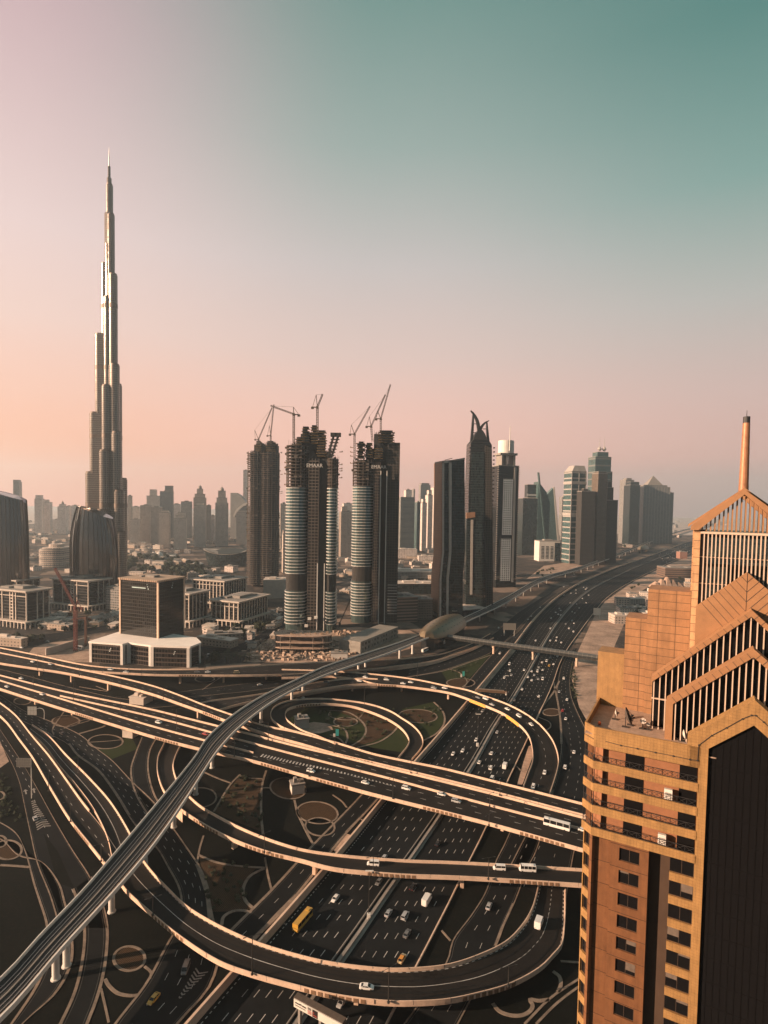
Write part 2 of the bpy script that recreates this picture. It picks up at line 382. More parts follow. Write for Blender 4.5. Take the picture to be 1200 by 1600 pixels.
# ------------------------------------------------------------------ the great highway
LWp = [(150, 1800), (240, 1680), (306, 1600), (358, 1540), (416, 1474), (488, 1390), (536, 1334), (592, 1264), (656, 1189), (700, 1138), (748, 1080), (800, 1016), (834, 971), (866, 939), (903, 914), (931, 901), (965, 887), (1008, 872), (1035, 862), (1075, 847), (1130, 832)]
MDp = [(330, 1800), (405, 1690), (465, 1600), (532, 1502), (576, 1440), (606, 1395), (652, 1329), (672, 1300), (740, 1195), (774, 1134), (802, 1092), (834, 1036), (851, 1005), (870, 975), (892, 948), (914, 928), (936, 914), (966, 899), (1005, 882), (1040, 868), (1080, 853), (1140, 836)]
RBp = [(500, 1800), (553, 1700), (603, 1600), (650, 1510), (676, 1460), (702, 1409), (733, 1345), (752, 1308), (792, 1222), (812, 1180), (838, 1124), (862, 1072), (873, 1040), (884, 1018), (908, 984), (928, 957), (944, 938), (966, 921), (1001, 901), (1040, 882), (1085, 862), (1150, 840)]
NS = 160
LW = edge(LWp, 0, NS); MD = edge(MDp, 0, NS); RB = edge(RBp, 0, NS)
ILR = inward(LW, RB)
mb = MB(); strip(mb, LW, RB, .01); structure('highway', mb, ASPH)
mk = MB()
for A, B, o0, o1 in ((LW, MD, 3.0, -4.0), (MD, RB, 2.2, -1.2)):
    I = inward(A, B); a = A + I * o0; b = B + I * o1
    for i in range(1, 6):
        C = a + (b - a) * (i / 6.0); dashes(mk, C, side_of(C), 0, .24, 3.2, 6.5, .03)
structure('lane_marking', mk, PAINT)
for i in range(1): pass
mb = MB(); S = side_of(MD); wall(mb, MD, S, -1.5, 1.3, 0, .22); structure('median', mb, CONCD)
mb = MB(); wall(mb, MD, S, -.25, .25, .2, 1.0); wall(mb, MD, S, -2.9, -2.5, 0, .7)
solo('median_barrier', mb, CONCD, 'long grey concrete crash barrier along the median of the great highway', 'barrier', origin=tuple(MD[60]))
# retaining wall on the left, higher near the interchange
mb = MB(); S = side_of(LW); hw = np.interp(np.arange(NS), [0, 60, 95, 130, NS], [3.4, 3.4, 2.6, 1.2, .8])
mb.sweep([[p + s * -.9, p + s * 0.0, p + s * 0.0 + np.array([0, 0, h]), p + s * -.9 + np.array([0, 0, h])] for p, s, h in zip(LW, S, hw)])
solo('retaining_wall', mb, CONC, 'low beige retaining wall along the left edge of the great highway', 'wall', origin=tuple(LW[60]))
mb = MB(); wall(mb, LW, S, .3, .9, 0, .5)
mb2 = MB(); dashes(mb2, LW, S, 1.3, .35, 1.0, 1.0, .05, 0, 700); structure('kerb_marking', mb2, PAINT)
mb = MB(); S = side_of(RB); wall(mb, RB, S, 0, .5, 0, .9)
solo('roadside_barrier', mb, CONC, 'thin beige barrier along the right edge of the great highway', 'barrier', origin=tuple(RB[60]))
# ------------------------------------------------------------------ roads at ground level
road('collector_road', [(330, 1490), (364, 1454), (426, 1392), (490, 1322), (550, 1260), (600, 1205)], [(366, 1495), (400, 1462), (434, 1428), (462, 1397), (530, 1312), (578, 1260), (630, 1200)], lanes=2, kw=1.3)
road('collector_road', [(560, 1700), (604, 1640), (700, 1502), (709, 1470), (738, 1430), (760, 1394), (776, 1346), (790, 1318), (822, 1240), (834, 1200)], [(640, 1700), (690, 1640), (774, 1478), (790, 1436), (802, 1412), (826, 1350), (833, 1338), (850, 1290), (862, 1245), (866, 1200)], lanes=3)
road('slip_road', [(700, 1330), (790, 1370), (826, 1300), (862, 1240), (877, 1180), (877, 1150), (876, 1124), (871, 1092), (872, 1070), (878, 1040), (890, 1018)][1:], [(880, 1420), (896, 1330), (912, 1270), (922, 1200), (922, 1170), (916, 1144), (902, 1114), (892, 1088), (890, 1062), (896, 1030), (902, 1012)], lanes=3)
road('side_road', [(722, 1078), (745, 1050), (770, 1022), (792, 1001), (812, 985), (830, 962), (850, 943), (880, 922), (930, 899)], [(742, 1078), (762, 1056), (800, 1012), (812, 996), (832, 968), (856, 945), (884, 924), (934, 899)], n=50, lanes=2)
road('service_road', [(640, 1048), (676, 1038), (700, 1028), (740, 1012), (772, 990), (806, 960), (836, 940), (862, 925)], [(636, 1058), (688, 1048), (720, 1038), (764, 1021), (790, 1001), (822, 968), (846, 946), (872, 928)], n=50, lanes=2)
road('back_road', [(-60, 1036), (0, 1046), (100, 1072), (140, 1082), (200, 1093), (250, 1092), (330, 1086)], [(-60, 1046), (0, 1058), (100, 1084), (140, 1096), (200, 1106), (260, 1104), (340, 1094)], lanes=2)
road('back_road', [(270, 1083), (330, 1075), (370, 1070), (440, 1063), (500, 1054), (560, 1048), (620, 1044)], [(290, 1092), (340, 1085), (380, 1081), (430, 1074), (500, 1064), (560, 1058), (620, 1054)], lanes=2)
road('boulevard', [(-60, 1000), (0, 996), (60, 992), (120, 984), (180, 975)], [(-60, 1022), (0, 1018), (60, 1008), (120, 995), (180, 985)], lanes=3)
road('boulevard', [(300, 1008), (340, 1012), (380, 1004), (410, 988), (440, 968), (470, 950)], [(320, 1022), (370, 1020), (400, 1010), (425, 994), (452, 974), (480, 956)], lanes=3)
# the fan of roads on the lower left
RR = road('feeder_road', [(-60, 1080), (0, 1110), (60, 1138), (108, 1164), (122, 1180), (152, 1202), (180, 1238), (202, 1274), (222, 1300), (246, 1324), (262, 1350), (284, 1395), (282, 1440), (262, 1478), (230, 1538), (184, 1598), (120, 1690)],
     [(-60, 1050), (4, 1089), (40, 1112), (80, 1128), (124, 1148), (148, 1168), (174, 1188), (206, 1222), (240, 1255), (266, 1290), (292, 1328), (308, 1352), (322, 1384), (326, 1412), (330, 1434), (340, 1480), (326, 1540), (276, 1598), (210, 1690)], n=110, lanes=4, kw=.9)
road('ramp_road', [(224, 1150), (213, 1178), (206, 1203), (213, 1238), (226, 1262), (236, 1278)], [(245, 1150), (233, 1173), (230, 1203), (240, 1243), (252, 1262), (258, 1272)], n=40, kw=.9)
road('left_road', [(-30, 1120), (12, 1180), (30, 1220), (40, 1264), (48, 1300), (60, 1350), (80, 1400), (95, 1450)], [(0, 1140), (38, 1198), (60, 1236), (84, 1280), (112, 1328), (140, 1372), (158, 1416), (165, 1450)], n=60, lanes=2, kw=.6)
road('left_road', [(-40, 1270), (0, 1286), (24, 1302), (40, 1330), (56, 1384), (64, 1408), (75, 1444), (78, 1490), (60, 1540), (20, 1600), (-40, 1680)], [(-40, 1300), (0, 1310), (30, 1336), (62, 1345), (90, 1380), (98, 1406), (108, 1450), (108, 1505), (84, 1552), (36, 1598), (-10, 1650)], n=60, kw=1.0)
road('left_road', [(116, 1388), (128, 1420), (134, 1446), (134, 1476), (128, 1518), (118, 1554), (98, 1598), (50, 1690)], [(140, 1372), (158, 1416), (165, 1450), (164, 1486), (158, 1526), (148, 1562), (134, 1598), (96, 1690)], n=60, kw=1.0)
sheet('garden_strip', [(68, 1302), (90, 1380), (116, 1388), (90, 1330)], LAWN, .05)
# chevrons painted where roads part
def chevrons(a, b, w0, w1, n, h=0.0, z=.06):
    A = G(*a, h); B = G(*b, h); d = B - A; L = np.linalg.norm(d); d /= L; s = np.array([d[1], -d[0], 0]); mb = MB(); e = np.array([0, 0, z])
    for i in range(n):
        t = (i + .5) / n; w = w0 + (w1 - w0) * t; c = A + d * L * t + e; k = L / n * .45
        for sg in (-1, 1):
            mb.quad(c, c + d * k, c + d * (k + w * .6) + s * sg * w, c + d * w * .6 + s * sg * w)
    return structure('road_marking', mb, FADED)
chevrons((50, 1250), (68, 1292), .6, 3.0, 14); chevrons((278, 1563), (312, 1520), .4, 2.6, 9); chevrons((62, 1135), (80, 1152), .4, 2.0, 8)
for px, py in ((41, 1241), (54, 1239)):      # turn arrows by the fork
    A = G(px, py); d = G(px - 1, py - 4) - A; d /= np.linalg.norm(d); s = np.array([d[1], -d[0], 0]); e = np.array([0, 0, .06]); mb = MB()
    mb.quad(A + e - s * .35, A + e + s * .35, A + e + d * 4 + s * .35, A + e + d * 4 - s * .35); mb.add([A + e + d * 4 - s * 1.2, A + e + d * 4 + s * 1.2, A + e + d * 6.4], [(0, 1, 2)])
    structure('road_marking', mb, FADED)
# ------------------------------------------------------------------ garden paths and planted beds
def path(pts, w=1.4, closed=False, n=40, z=.14):
    w *= .85
    P = [G(p[0], p[1]) for p in pts]
    if closed: P.append(P[0])
    P = spline(np.array(P), n); S = side_of(P)
    if closed: S[0] = S[-1] = (S[0] + S[-1]) / np.linalg.norm(S[0] + S[-1])
    mb = MB(); wall(mb, P, S, -w / 2, w / 2, -.03, z); structure('garden_path', mb, KERB)
def ell(cx, cy, rx, ry, n=16, rot=0.0):
    return [(cx + rx * math.cos(a) * math.cos(rot) - ry * math.sin(a) * math.sin(rot), cy + rx * math.cos(a) * math.sin(rot) + ry * math.sin(a) * math.cos(rot)) for a in [2 * math.pi * k / n for k in range(n)]]
for e, fld in (((653, 1119, 30, 10.5, 16, .05), FIELD), ((540, 1128, 18.5, 7), FIELD), ((165, 1159, 27, 11), LAWN), ((35, 1095.5, 13, 5.5), LAWN), ((103, 1127, 21.5, 8.5), FIELD),
               ((496, 1270, 32, 17, 16, .1), FIELD), ((500, 1292, 23, 14, 16, .1), LAWN), ((202, 1498, 24.5, 19), FIELD), ((-4, 1243, 11, 7), LAWN), ((12, 1328, 22, 15), FIELD), ((0, 1315, 10, 9), LAWN),
               ((450, 1232, 28, 16, 16, .15), FIELD), ((314, 1246, 24, 15), LAWN), ((862, 1113, 14, 5.5), FIELD), ((720, 1067, 22, 7), FIELD), ((320, 1061, 15, 5), LAWN)):
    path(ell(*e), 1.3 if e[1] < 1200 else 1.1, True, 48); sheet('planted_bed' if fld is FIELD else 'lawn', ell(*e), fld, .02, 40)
sheet('planted_bed', [(512, 1110), (545, 1104), (572, 1112), (600, 1124), (622, 1134), (606, 1148), (580, 1160), (548, 1168), (568, 1152), (572, 1138), (556, 1122), (528, 1112)], FIELD, .03)
sheet('sand_patch', [(462, 1134), (490, 1128), (515, 1131), (521, 1140), (500, 1146), (470, 1146)], SAND, .03)
sheet('lawn', [(450, 1124), (480, 1106), (530, 1105), (572, 1112), (620, 1133), (640, 1152), (632, 1176), (580, 1168), (520, 1154), (470, 1140)], GREEN, .0)
sheet('lawn', [(628, 1108), (676, 1097), (690, 1112), (694, 1128), (680, 1146), (664, 1156), (652, 1136), (636, 1120)], GREEN, .0)
sheet('lawn', [(690, 1050), (745, 1027), (766, 1022), (748, 1044), (720, 1074), (700, 1066)], GREEN, .0)
sheet('lawn', [(110, 1184), (150, 1172), (205, 1150), (215, 1170), (175, 1186)], GREEN, .0)
sheet('planted_bed', [(375, 1212), (412, 1218), (409, 1250), (409, 1300), (372, 1285), (334, 1269), (352, 1240)], FIELD, .0)
sheet('planted_bed', [(312, 1338), (345, 1349), (400, 1356), (384, 1378), (378, 1400), (395, 1420), (360, 1424), (328, 1425), (318, 1385)], FIELD, .0)
sheet('sand_patch', [(842, 1160), (831, 1186), (816, 1226), (808, 1226), (818, 1190), (826, 1166)], SAND, .0)
sheet('sand_patch', [(744, 1082), (770, 1052), (800, 1014), (806, 1016), (776, 1052), (752, 1082)], SAND, .02)
sheet('sand_patch', [(520, 1328), (540, 1302), (552, 1306), (528, 1334)], SAND, .02)
sheet('paved_yard', [(-60, 1100), (0, 1158), (14, 1190), (0, 1200), (-80, 1210)], SAND, .03)
for p, w in (([(512, 1110), (540, 1112), (562, 1124), (572, 1140), (565, 1155), (548, 1166)], 1.6), ([(558, 1168), (590, 1160), (610, 1148), (624, 1133)], 1.6), ([(516, 1112), (514, 1118), (530, 1124), (556, 1124), (570, 1112)], 1.2),
             ([(678, 1097), (692, 1112), (694, 1130), (682, 1146), (662, 1157)], 1.6), ([(510, 1132), (536, 1138), (543, 1152), (540, 1162)], 1.5), ([(516, 1148), (530, 1154), (538, 1162)], 1.3), ([(590, 1106), (612, 1112), (622, 1118)], 1.3),
             ([(375, 1210), (360, 1226), (334, 1268)], 1.2), ([(320, 1207), (340, 1216), (362, 1224)], 1.2), ([(375, 1212), (392, 1216), (412, 1217)], 1.2), ([(416, 1204), (410, 1225), (408, 1270), (411, 1304)], 1.4), ([(411, 1231), (422, 1231)], 1.3),
             ([(460, 1250), (465, 1270), (476, 1294), (490, 1321)], 1.3), ([(520, 1242), (534, 1252), (542, 1262)], 1.0), ([(310, 1336), (340, 1348), (380, 1354), (414, 1356)], 1.3), ([(318, 1306), (312, 1326), (308, 1348)], 1.0),
             ([(413, 1357), (392, 1368), (382, 1382), (380, 1394), (384, 1408), (396, 1420)], 1.5), ([(414, 1340), (418, 1364), (424, 1390)], 1.0), ([(346, 1446), (350, 1432), (364, 1424), (380, 1423), (393, 1426)], 1.5),
             ([(308, 1350), (318, 1378), (324, 1400), (328, 1436)], 1.8), ([(164, 1530), (170, 1540), (184, 1552), (204, 1556), (216, 1555)], 1.3), ([(226, 1510), (236, 1520), (234, 1530)], 1.0), ([(158, 1545), (162, 1562), (170, 1598)], .8),
             ([(864, 1518), (874, 1526), (876, 1540), (872, 1550)], 1.5), ([(770, 1568), (780, 1580), (800, 1587), (818, 1586), (830, 1578), (832, 1570), (828, 1562), (842, 1564), (858, 1562)], 1.5), ([(876, 1502), (890, 1503), (906, 1504)], 1.0),
             ([(820, 1600), (860, 1560), (904, 1530)], .9), ([(838, 1600), (870, 1568), (904, 1542)], .9), ([(0, 1352), (22, 1353), (46, 1355)], 1.4), ([(690, 1454), (704, 1470)], .9), ([(874, 1064), (866, 1080), (848, 1104), (838, 1124)], 1.8), ([(865, 1066), (872, 1100), (876, 1130), (877, 1162)], 1.6),
             ([(108, 1162), (122, 1180), (152, 1202), (180, 1238), (202, 1274)], 1.4), ([(102, 1136), (135, 1124), (145, 1125)], 1.0), ([(84, 1148), (82, 1140), (100, 1112)], 1.0), ([(138, 1160), (170, 1158), (190, 1156)], .9), ([(122, 1147), (160, 1136), (164, 1134)], 2.2), ([(100, 1138), (140, 1126)], 1.2),
             ([(395, 1466), (412, 1450), (430, 1430), (462, 1398)], .9), ([(440, 1425), (438, 1440), (446, 1444)], .9), ([(774, 1478), (782, 1456), (796, 1425), (802, 1412)], 1.0), ([(540, 1300), (570, 1270), (580, 1260)], .8), ([(564, 1280), (574, 1287)], .8),
             ([(700, 1045), (716, 1050), (730, 1066), (722, 1074)], 1.2), ([(636, 1058), (690, 1049), (742, 1032), (766, 1024)], 1.6), ([(840, 1120), (858, 1128), (860, 1136), (852, 1142)], 1.0), ([(150, 1072), (168, 1080), (124, 1073)], .9), ([(316, 1078), (330, 1068), (346, 1058)], 1.0), ([(808, 1198), (814, 1204)], .9)):
    path(p, w)
# ================================================================== flyovers
Z3 = np.array([0, 0, 1.0])
def pier_at(base, C, th, r=1.0, cap=5.5, root=None, mat=None, rnd=False):
    g = G(base[0], base[1], 0); k = int(np.argmin(np.linalg.norm(C[:, :2] - g[:2], axis=1))); c = C[k]
    t = C[min(k + 1, len(C) - 1)] - C[max(k - 1, 0)]; t[2] = 0; t /= np.linalg.norm(t); s = np.array([t[1], -t[0], 0]); top = c[2] - th
    if top < 1.2: return
    mb = MB()
    if rnd: mb.cyl((c[0], c[1], -.2), (c[0], c[1], top), r, r, 16); mb.cyl((c[0], c[1], -.2), (c[0], c[1], .4), r * 1.35, r * 1.35, 12)
    else: mb.frame((c[0], c[1], 0), s, t, Z3, -r * 1.3, r * 1.3, -r * .7, r * .7, -.2, top - .8)
    p = mb.build('pier', mat or CONC, root)
    m2 = MB(); hw = cap / 2
    m2.ext((c[0], c[1], top), s, Z3, t, [(-hw, 0), (hw, 0), (hw, -.5), (r * 1.2, -1.5), (-r * 1.2, -1.5), (-hw, -.5)], -r * .85, r * .85)
    m2.build('pier_cap', mat or CONC, p)
def deck(name, label, cat, Lp, Rp, h, th=1.5, n=90, lanes=2, par=(1, 1), piers=(), dash=True, checker=False, groups=(), gs=1, solid_to=None, cat_group=None, centre_line=False, trim=(0, 0)):
    """an elevated road: Lp its far edge, Rp its near edge (pixels), h its height"""
    L = edge(Lp, h, n, .6); R = edge(Rp, h, n, .6); I = inward(L, R); C = (L + R) / 2
    root = thing(name, label, cat, (*C[n // 2][:2], 0))
    mb = MB(); strip(mb, L + I * .4, R - I * .4, .02); mb.build('carriageway', ASPH2, root)
    mb = MB()
    inset = np.minimum(np.linalg.norm(R - L, axis=1) * .18, 1.6)[:, None]
    mb.sweep([[l, l + i * .35, l + i * .35 - Z3 * .2, r - i * .35 - Z3 * .2, r - i * .35, r, r - Z3 * .7, r - i * q - Z3 * t_, l + i * q - Z3 * t_, l - Z3 * .7] for l, r, i, q, t_ in zip(L, R, I, inset, [min(th, max(.75, c[2] + .3)) for c in C])])
    mb.build('girder', CONC, root)
    for s, (P, J) in enumerate(((L, I), (R, -I))):
        if not par[s]: continue
        mb = MB(); a, b = (trim if s == 0 else (0, 0)); Pq = P[a:len(P) - b]; Jq = J[a:len(P) - b]
        mb.sweep([[p - j * .06 - Z3 * .25, p + j * .55 - Z3 * .0, p + j * .32 + Z3 * 1.15, p - j * .06 + Z3 * 1.15] for p, j in zip(Pq, Jq)])
        w = mb.build('parapet', CONC, root)
        if checker:
            m2 = MB(); dashes(m2, P, J, .9, .32, 1.3, 1.3, .05); m2.build('kerb_marking', PAINT, w)
        jn = MB(); s_ = arclen(Pq)
        for u in np.arange(6, s_[-1], 12.0):
            k = int(np.searchsorted(s_, u)); k = min(k, len(Pq) - 2); tt = Pq[k + 1] - Pq[k]; tt /= np.linalg.norm(tt); f = (u - s_[k]) / max(s_[k + 1] - s_[k], 1e-6); q = Pq[k] + (Pq[k + 1] - Pq[k]) * f
            jn.frame(q, tt, Jq[k], Z3, -.05, .05, -.075, .36, -.2, 1.165)
        jn.build('joint', DARKM, w)
    if groups:
        mb = MB(); P, J = (R, -I) if gs else (L, I); s_ = arclen(P)
        for gx in groups:
            g = np.array([G(gx[0], gx[1], C[0][2] if np.isscalar(h) else h)]) if False else G(gx[0], gx[1], C[n // 2][2]); k0 = int(np.argmin(np.linalg.norm(P[:, :2] - g[:2], axis=1)))
            for j in range(-4, 5):
                u = s_[k0] + j * 2.3; k = int(np.clip(np.searchsorted(s_, u), 1, len(P) - 1)); tt = P[k] - P[k - 1]; tt /= np.linalg.norm(tt)
                q = P[k - 1] + tt * (u - s_[k - 1]); mb.frame(q, tt, J[k], Z3, -.75, .75, -.2, -.08, -.55, .75)
        mb.build('fascia_panel', RUBBLE, root)
    mk = MB(); line(mk, L, I, 1.1, .16); line(mk, R, I, -1.1, .16); mk.build('edge_line', WORN, root); mk = MB(); tk = MB()
    for i in range(lanes):
        for o_ in (-.85, .85): Ct = L + (R - L) * ((i + .5) / lanes); line(tk, Ct, side_of(Ct), o_, .55, .028)
    if name != 'main_flyover': tk.build('tyre_track', TRACK, root)
    for i in range(1, lanes):
        Cc = L + (R - L) * (i / lanes)
        if centre_line: line(mk, Cc, side_of(Cc), 0, .22)
        else: dashes(mk, Cc, side_of(Cc), 0, .2, 3.2, 6.5)
    if mk.v: mk.build('lane_marking', PAINT, root)
    for b in piers: pier_at(b, C, th, root=root)
    return root, L, R, C
def barrier(root, pts, h, hgt=1.1, w=.5):
    P = edge(pts, h, 70, .6); S = side_of(P); mb = MB()
    mb.sweep([[p - s * w * .7 , p + s * w * .7, p + s * w * .4 + Z3 * hgt, p - s * w * .4 + Z3 * hgt] for p, s in zip(P, S)]); mb.build('barrier', CONC, root); return P
HM = 9.0
L1 = [(-60, 1040), (0, 1055), (100, 1080), (240, 1109), (300, 1124), (368, 1141), (470, 1167), (522, 1179), (616, 1202), (690, 1220), (782, 1243), (916, 1278), (1010, 1302)]
L4 = [(-60, 1056), (0, 1076), (100, 1108), (240, 1151), (308, 1169), (400, 1190), (460, 1207), (580, 1240), (700, 1270), (770, 1288), (916, 1329), (1010, 1354)]
main, mL, mR, mC = deck('main_flyover', 'widest beige flyover with three carriageways, passing under the metro viaduct towards the orange tower', 'flyover', L1, L4, HM, 1.7, 110, 1,
    piers=((51, 1102), (108, 1121), (173, 1143), (247, 1167), (384, 1205), (473, 1228), (586, 1259), (777, 1311)), groups=((135, 1118), (264, 1157), (432, 1199), (525, 1225), (690, 1267), (855, 1312)))
L2 = barrier(main, [(94, 1087), (240, 1120), (360, 1152), (470, 1181), (620, 1219), (690, 1238), (850, 1280), (916, 1297), (1000, 1320)], HM)
L3 = barrier(main, [(-50, 1046), (0, 1063), (80, 1087), (240, 1135), (318, 1156), (396, 1176)], HM)
mk = MB()
for pts in ([(30, 1081), (120, 1107), (240, 1143), (340, 1169), (440, 1192), (560, 1222), (690, 1256), (790, 1281), (916, 1315)], [(460, 1190), (560, 1215), (690, 1247), (790, 1273), (916, 1306)], [(120, 1100), (240, 1128), (330, 1151), (400, 1170)], [(470, 1174), (560, 1197), (690, 1229), (916, 1288)], [(120, 1088), (240, 1115), (360, 1146)]):
    P = edge(pts, HM, 80); dashes(mk, P, side_of(P), 0, .22, 3.2, 6.5, .04)
P = edge([(408, 1180), (470, 1194), (520, 1204), (616, 1228)], HM, 60); S = side_of(P); s_ = arclen(P)
for u in np.arange(0, s_[-1], 2.2):
    k = int(np.clip(np.searchsorted(s_, u), 1, 59)); t = P[k] - P[k - 1]; t /= np.linalg.norm(t); q = P[k - 1] + t * (u - s_[k - 1]) + Z3 * .05; w = 1.5 * (1 - u / s_[-1]) + .35
    mk.quad(q - S[k] * w, q - S[k] * w + t * .9, q + S[k] * w + t * 1.5, q + S[k] * w + t * .6)
mk.build('lane_marking', PAINT, main)
# ramp that leaves the far flyover, dives under the metro and joins the main flyover
F2b, f2L, f2R, f2C = deck('ramp_flyover', 'beige ramp flyover slanting from the far flyover to the widest one, under the metro', 'flyover',
    [(-60, 1008), (0, 1020), (60, 1032), (124, 1046), (180, 1057), (240, 1072), (280, 1086), (320, 1102), (360, 1116), (388, 1126), (418, 1135), (460, 1143), (524, 1160), (584, 1178), (640, 1190), (690, 1200), (782, 1223), (916, 1257), (1010, 1280)],
    [(-60, 1024), (0, 1036), (60, 1045), (100, 1051), (170, 1066), (240, 1085), (280, 1099), (322, 1114), (348, 1124), (378, 1134), (430, 1151), (470, 1162), (522, 1177), (590, 1193), (640, 1205), (690, 1217), (782, 1240), (916, 1275), (1010, 1299)], HM, 1.5, 120, 2,
    piers=((59, 1055), (115, 1066), (171, 1078), (240, 1096), (309, 1123)), groups=((560, 1186), (330, 1117)))
F2a, aL, aR, aC = deck('far_flyover', 'farthest beige flyover, level and almost straight, in front of the white podium building', 'flyover',
    [(-70, 999, 9), (0, 1012, 9), (60, 1024, 9), (140, 1040, 9), (200, 1045, 9), (240, 1046, 9), (330, 1045, 9), (406, 1040, 8), (470, 1036, 7), (558, 1032, 5), (620, 1030, 3.5), (678, 1024, 2.4), (700, 1019, 1.8), (738, 1005, 1), (766, 990, .6)],
    [(-70, 1007, 9), (0, 1020, 9), (60, 1032, 9), (140, 1048, 9), (200, 1052, 9), (240, 1054, 9), (330, 1055, 9), (390, 1055, 8.5), (470, 1053, 7), (572, 1046, 5), (626, 1040, 3.5), (676, 1033, 2.4), (710, 1022, 1.8), (744, 1010, 1), (772, 996, .6)], 9, 1.5, 110, 2, piers=((272, 1081), (353, 1066), (418, 1065)), groups=((300, 1055),))
mb = MB(); P = edge([(560, 1048), (590, 1049), (626, 1046), (676, 1038), (704, 1029), (744, 1014), (770, 998)], 0, 40); S = side_of(P); hh = np.linspace(4.4, 1.0, 40)
mb.sweep([[p, p + s * .4, p + s * .4 + Z3 * h, p + Z3 * h] for p, s, h in zip(P, S, hh)]); mb.build('retaining_wall', CONC, F2a)
# the big curved ramp
LBL = [(440, 1046, 7.5), (480, 1047, 7.5), (528, 1049, 7.5), (600, 1055, 7.5), (652, 1062, 7.5), (700, 1072, 7.3), (730, 1078, 7), (756, 1087, 6.6), (790, 1099, 6), (818, 1113, 5), (838, 1127, 4), (854, 1143, 3), (866, 1161, 2.2), (873, 1186, 1.4), (870, 1206, .9), (864, 1226, .5), (858, 1244, .3)]
LBR = [(440, 1059, 7.5), (480, 1058, 7.5), (520, 1057, 7.5), (560, 1062, 7.5), (588, 1069, 7.5), (630, 1072, 7.5), (700, 1082, 7.3), (720, 1088, 7), (764, 1105, 6.4), (790, 1117, 6), (814, 1135, 5), (826, 1150, 4), (831, 1166, 3), (832, 1188, 2), (826, 1206, 1.2), (817, 1230, .5), (812, 1246, .3)]
LB, bL, bR, bC = deck('curved_ramp', 'big curved ramp sweeping right across the great highway with orange drapes on its inner side', 'flyover', LBL, LBR, 7, 1.4, 120, 2, piers=((624, 1085), (696, 1096), (776, 1123)), groups=((600, 1070),))
mb = MB()
for a, b in (((737, 1094), (764, 1105)), ((789, 1117), (810, 1132))):
    k0 = int(np.argmin(np.linalg.norm(bR[:, :2] - G(*a, 6.4)[:2], axis=1))); k1 = int(np.argmin(np.linalg.norm(bR[:, :2] - G(*b, 5.5)[:2], axis=1)))
    Jn = inward(bL, bR); Pq = bR[k0:k1 + 1]; mb.sweep([[p + j * .1 + Z3 * 1.2, p + j * .22 + Z3 * 1.2, p + j * .22 - Z3 * 1.3, p + j * .1 - Z3 * 1.3] for p, j in zip(Pq, Jn[k0:k1 + 1])])
mb.build('orange_drape', AMBER, LB)
LB2, *_ = deck('joining_ramp', 'short beige ramp rising from the ground behind the metro to join the big curved ramp', 'flyover',
    [(300, 1102, .4), (324, 1096, .6), (370, 1090, 1.2), (410, 1084, 2.4), (470, 1072, 5), (500, 1066, 6.2), (536, 1061, 7.2), (572, 1060, 7.5), (590, 1061, 7.5)], [(322, 1116, .4), (346, 1108, .6), (384, 1098, 1.2), (430, 1088, 2.6), (460, 1083, 5), (486, 1079, 6.4), (540, 1071, 7.2), (572, 1069, 7.5), (590, 1069, 7.5)], 5, 3.5, 70, 2, piers=((552, 1082),))
# the small inner loop
LIo = [(500, 1153, 9), (470, 1145, 9), (448, 1139, 9), (434, 1132, 8.6), (424, 1122, 8), (424, 1110, 7.4), (434, 1101, 6.8), (452, 1095, 6.2), (480, 1092, 5.4), (512, 1092, 4.6), (560, 1097, 3.6), (588, 1103, 3), (612, 1112, 2.4), (628, 1122, 1.8), (642, 1131, 1.4), (653, 1141, 1), (660, 1152, .7), (661, 1162, .5), (656, 1172, .4), (644, 1186, .3)]
LIi = [(524, 1162, 9), (496, 1150, 9), (474, 1142, 9), (460, 1134, 8.6), (448, 1124, 8), (446, 1114, 7.4), (452, 1107, 6.8), (470, 1102, 6.2), (492, 1100, 5.4), (516, 1100, 4.6), (546, 1103, 3.6), (572, 1110, 3), (600, 1121, 2.4), (618, 1131, 1.8), (630, 1141, 1.4), (637, 1151, 1), (639, 1158, .7), (636, 1166, .5), (630, 1174, .4), (620, 1186, .3)]
LI, *_ = deck('inner_loop', 'small tight loop ramp curling round the brown planted field', 'flyover', LIo, LIi, 5, 1.6, 110, 1, groups=((480, 1102),))
# the near loop over the highway
E2L = [(300, 1140, .6), (282, 1166, 1), (275, 1180, 1.5), (271, 1194, 2.2), (274, 1212, 3), (281, 1226, 3.8), (293, 1241, 4.6), (314, 1260, 5.4), (334, 1272, 6), (366, 1289, 6.5), (410, 1308, 6.5), (470, 1327, 6.5), (520, 1335, 6.5), (580, 1341, 6.5), (640, 1345, 6.5), (700, 1347, 6.5), (762, 1350, 6.5), (913, 1359, 6.5), (1020, 1366, 6.5)]
E2R = [(266, 1140, .6), (254, 1166, 1), (247, 1181, 1.5), (245, 1198, 2.2), (248, 1216, 3), (256, 1236, 3.8), (272, 1256, 4.6), (300, 1277, 5.4), (330, 1295, 6), (362, 1311, 6.5), (410, 1329, 6.5), (470, 1344, 6.5), (520, 1357, 6.5), (584, 1364, 6.5), (640, 1368, 6.5), (700, 1370, 6.5), (762, 1373, 6.5), (913, 1383, 6.5), (1020, 1391, 6.5)]
E2, eL, eR, eC = deck('middle_ramp', 'narrow ramp bridge curving out from under the main flyover and crossing the great highway level', 'flyover', E2L, E2R, 6, 1.4, 120, 1,
    piers=((362, 1324), (491, 1371), (725, 1397)), groups=((318, 1289), (416, 1331), (612, 1366), (836, 1379)))
mb = MB(); P = G(278, 1262, 0); k = int(np.argmin(np.linalg.norm(eR[:, :2] - G(290, 1270, 4.8)[:2], axis=1))); J = inward(eL, eR)
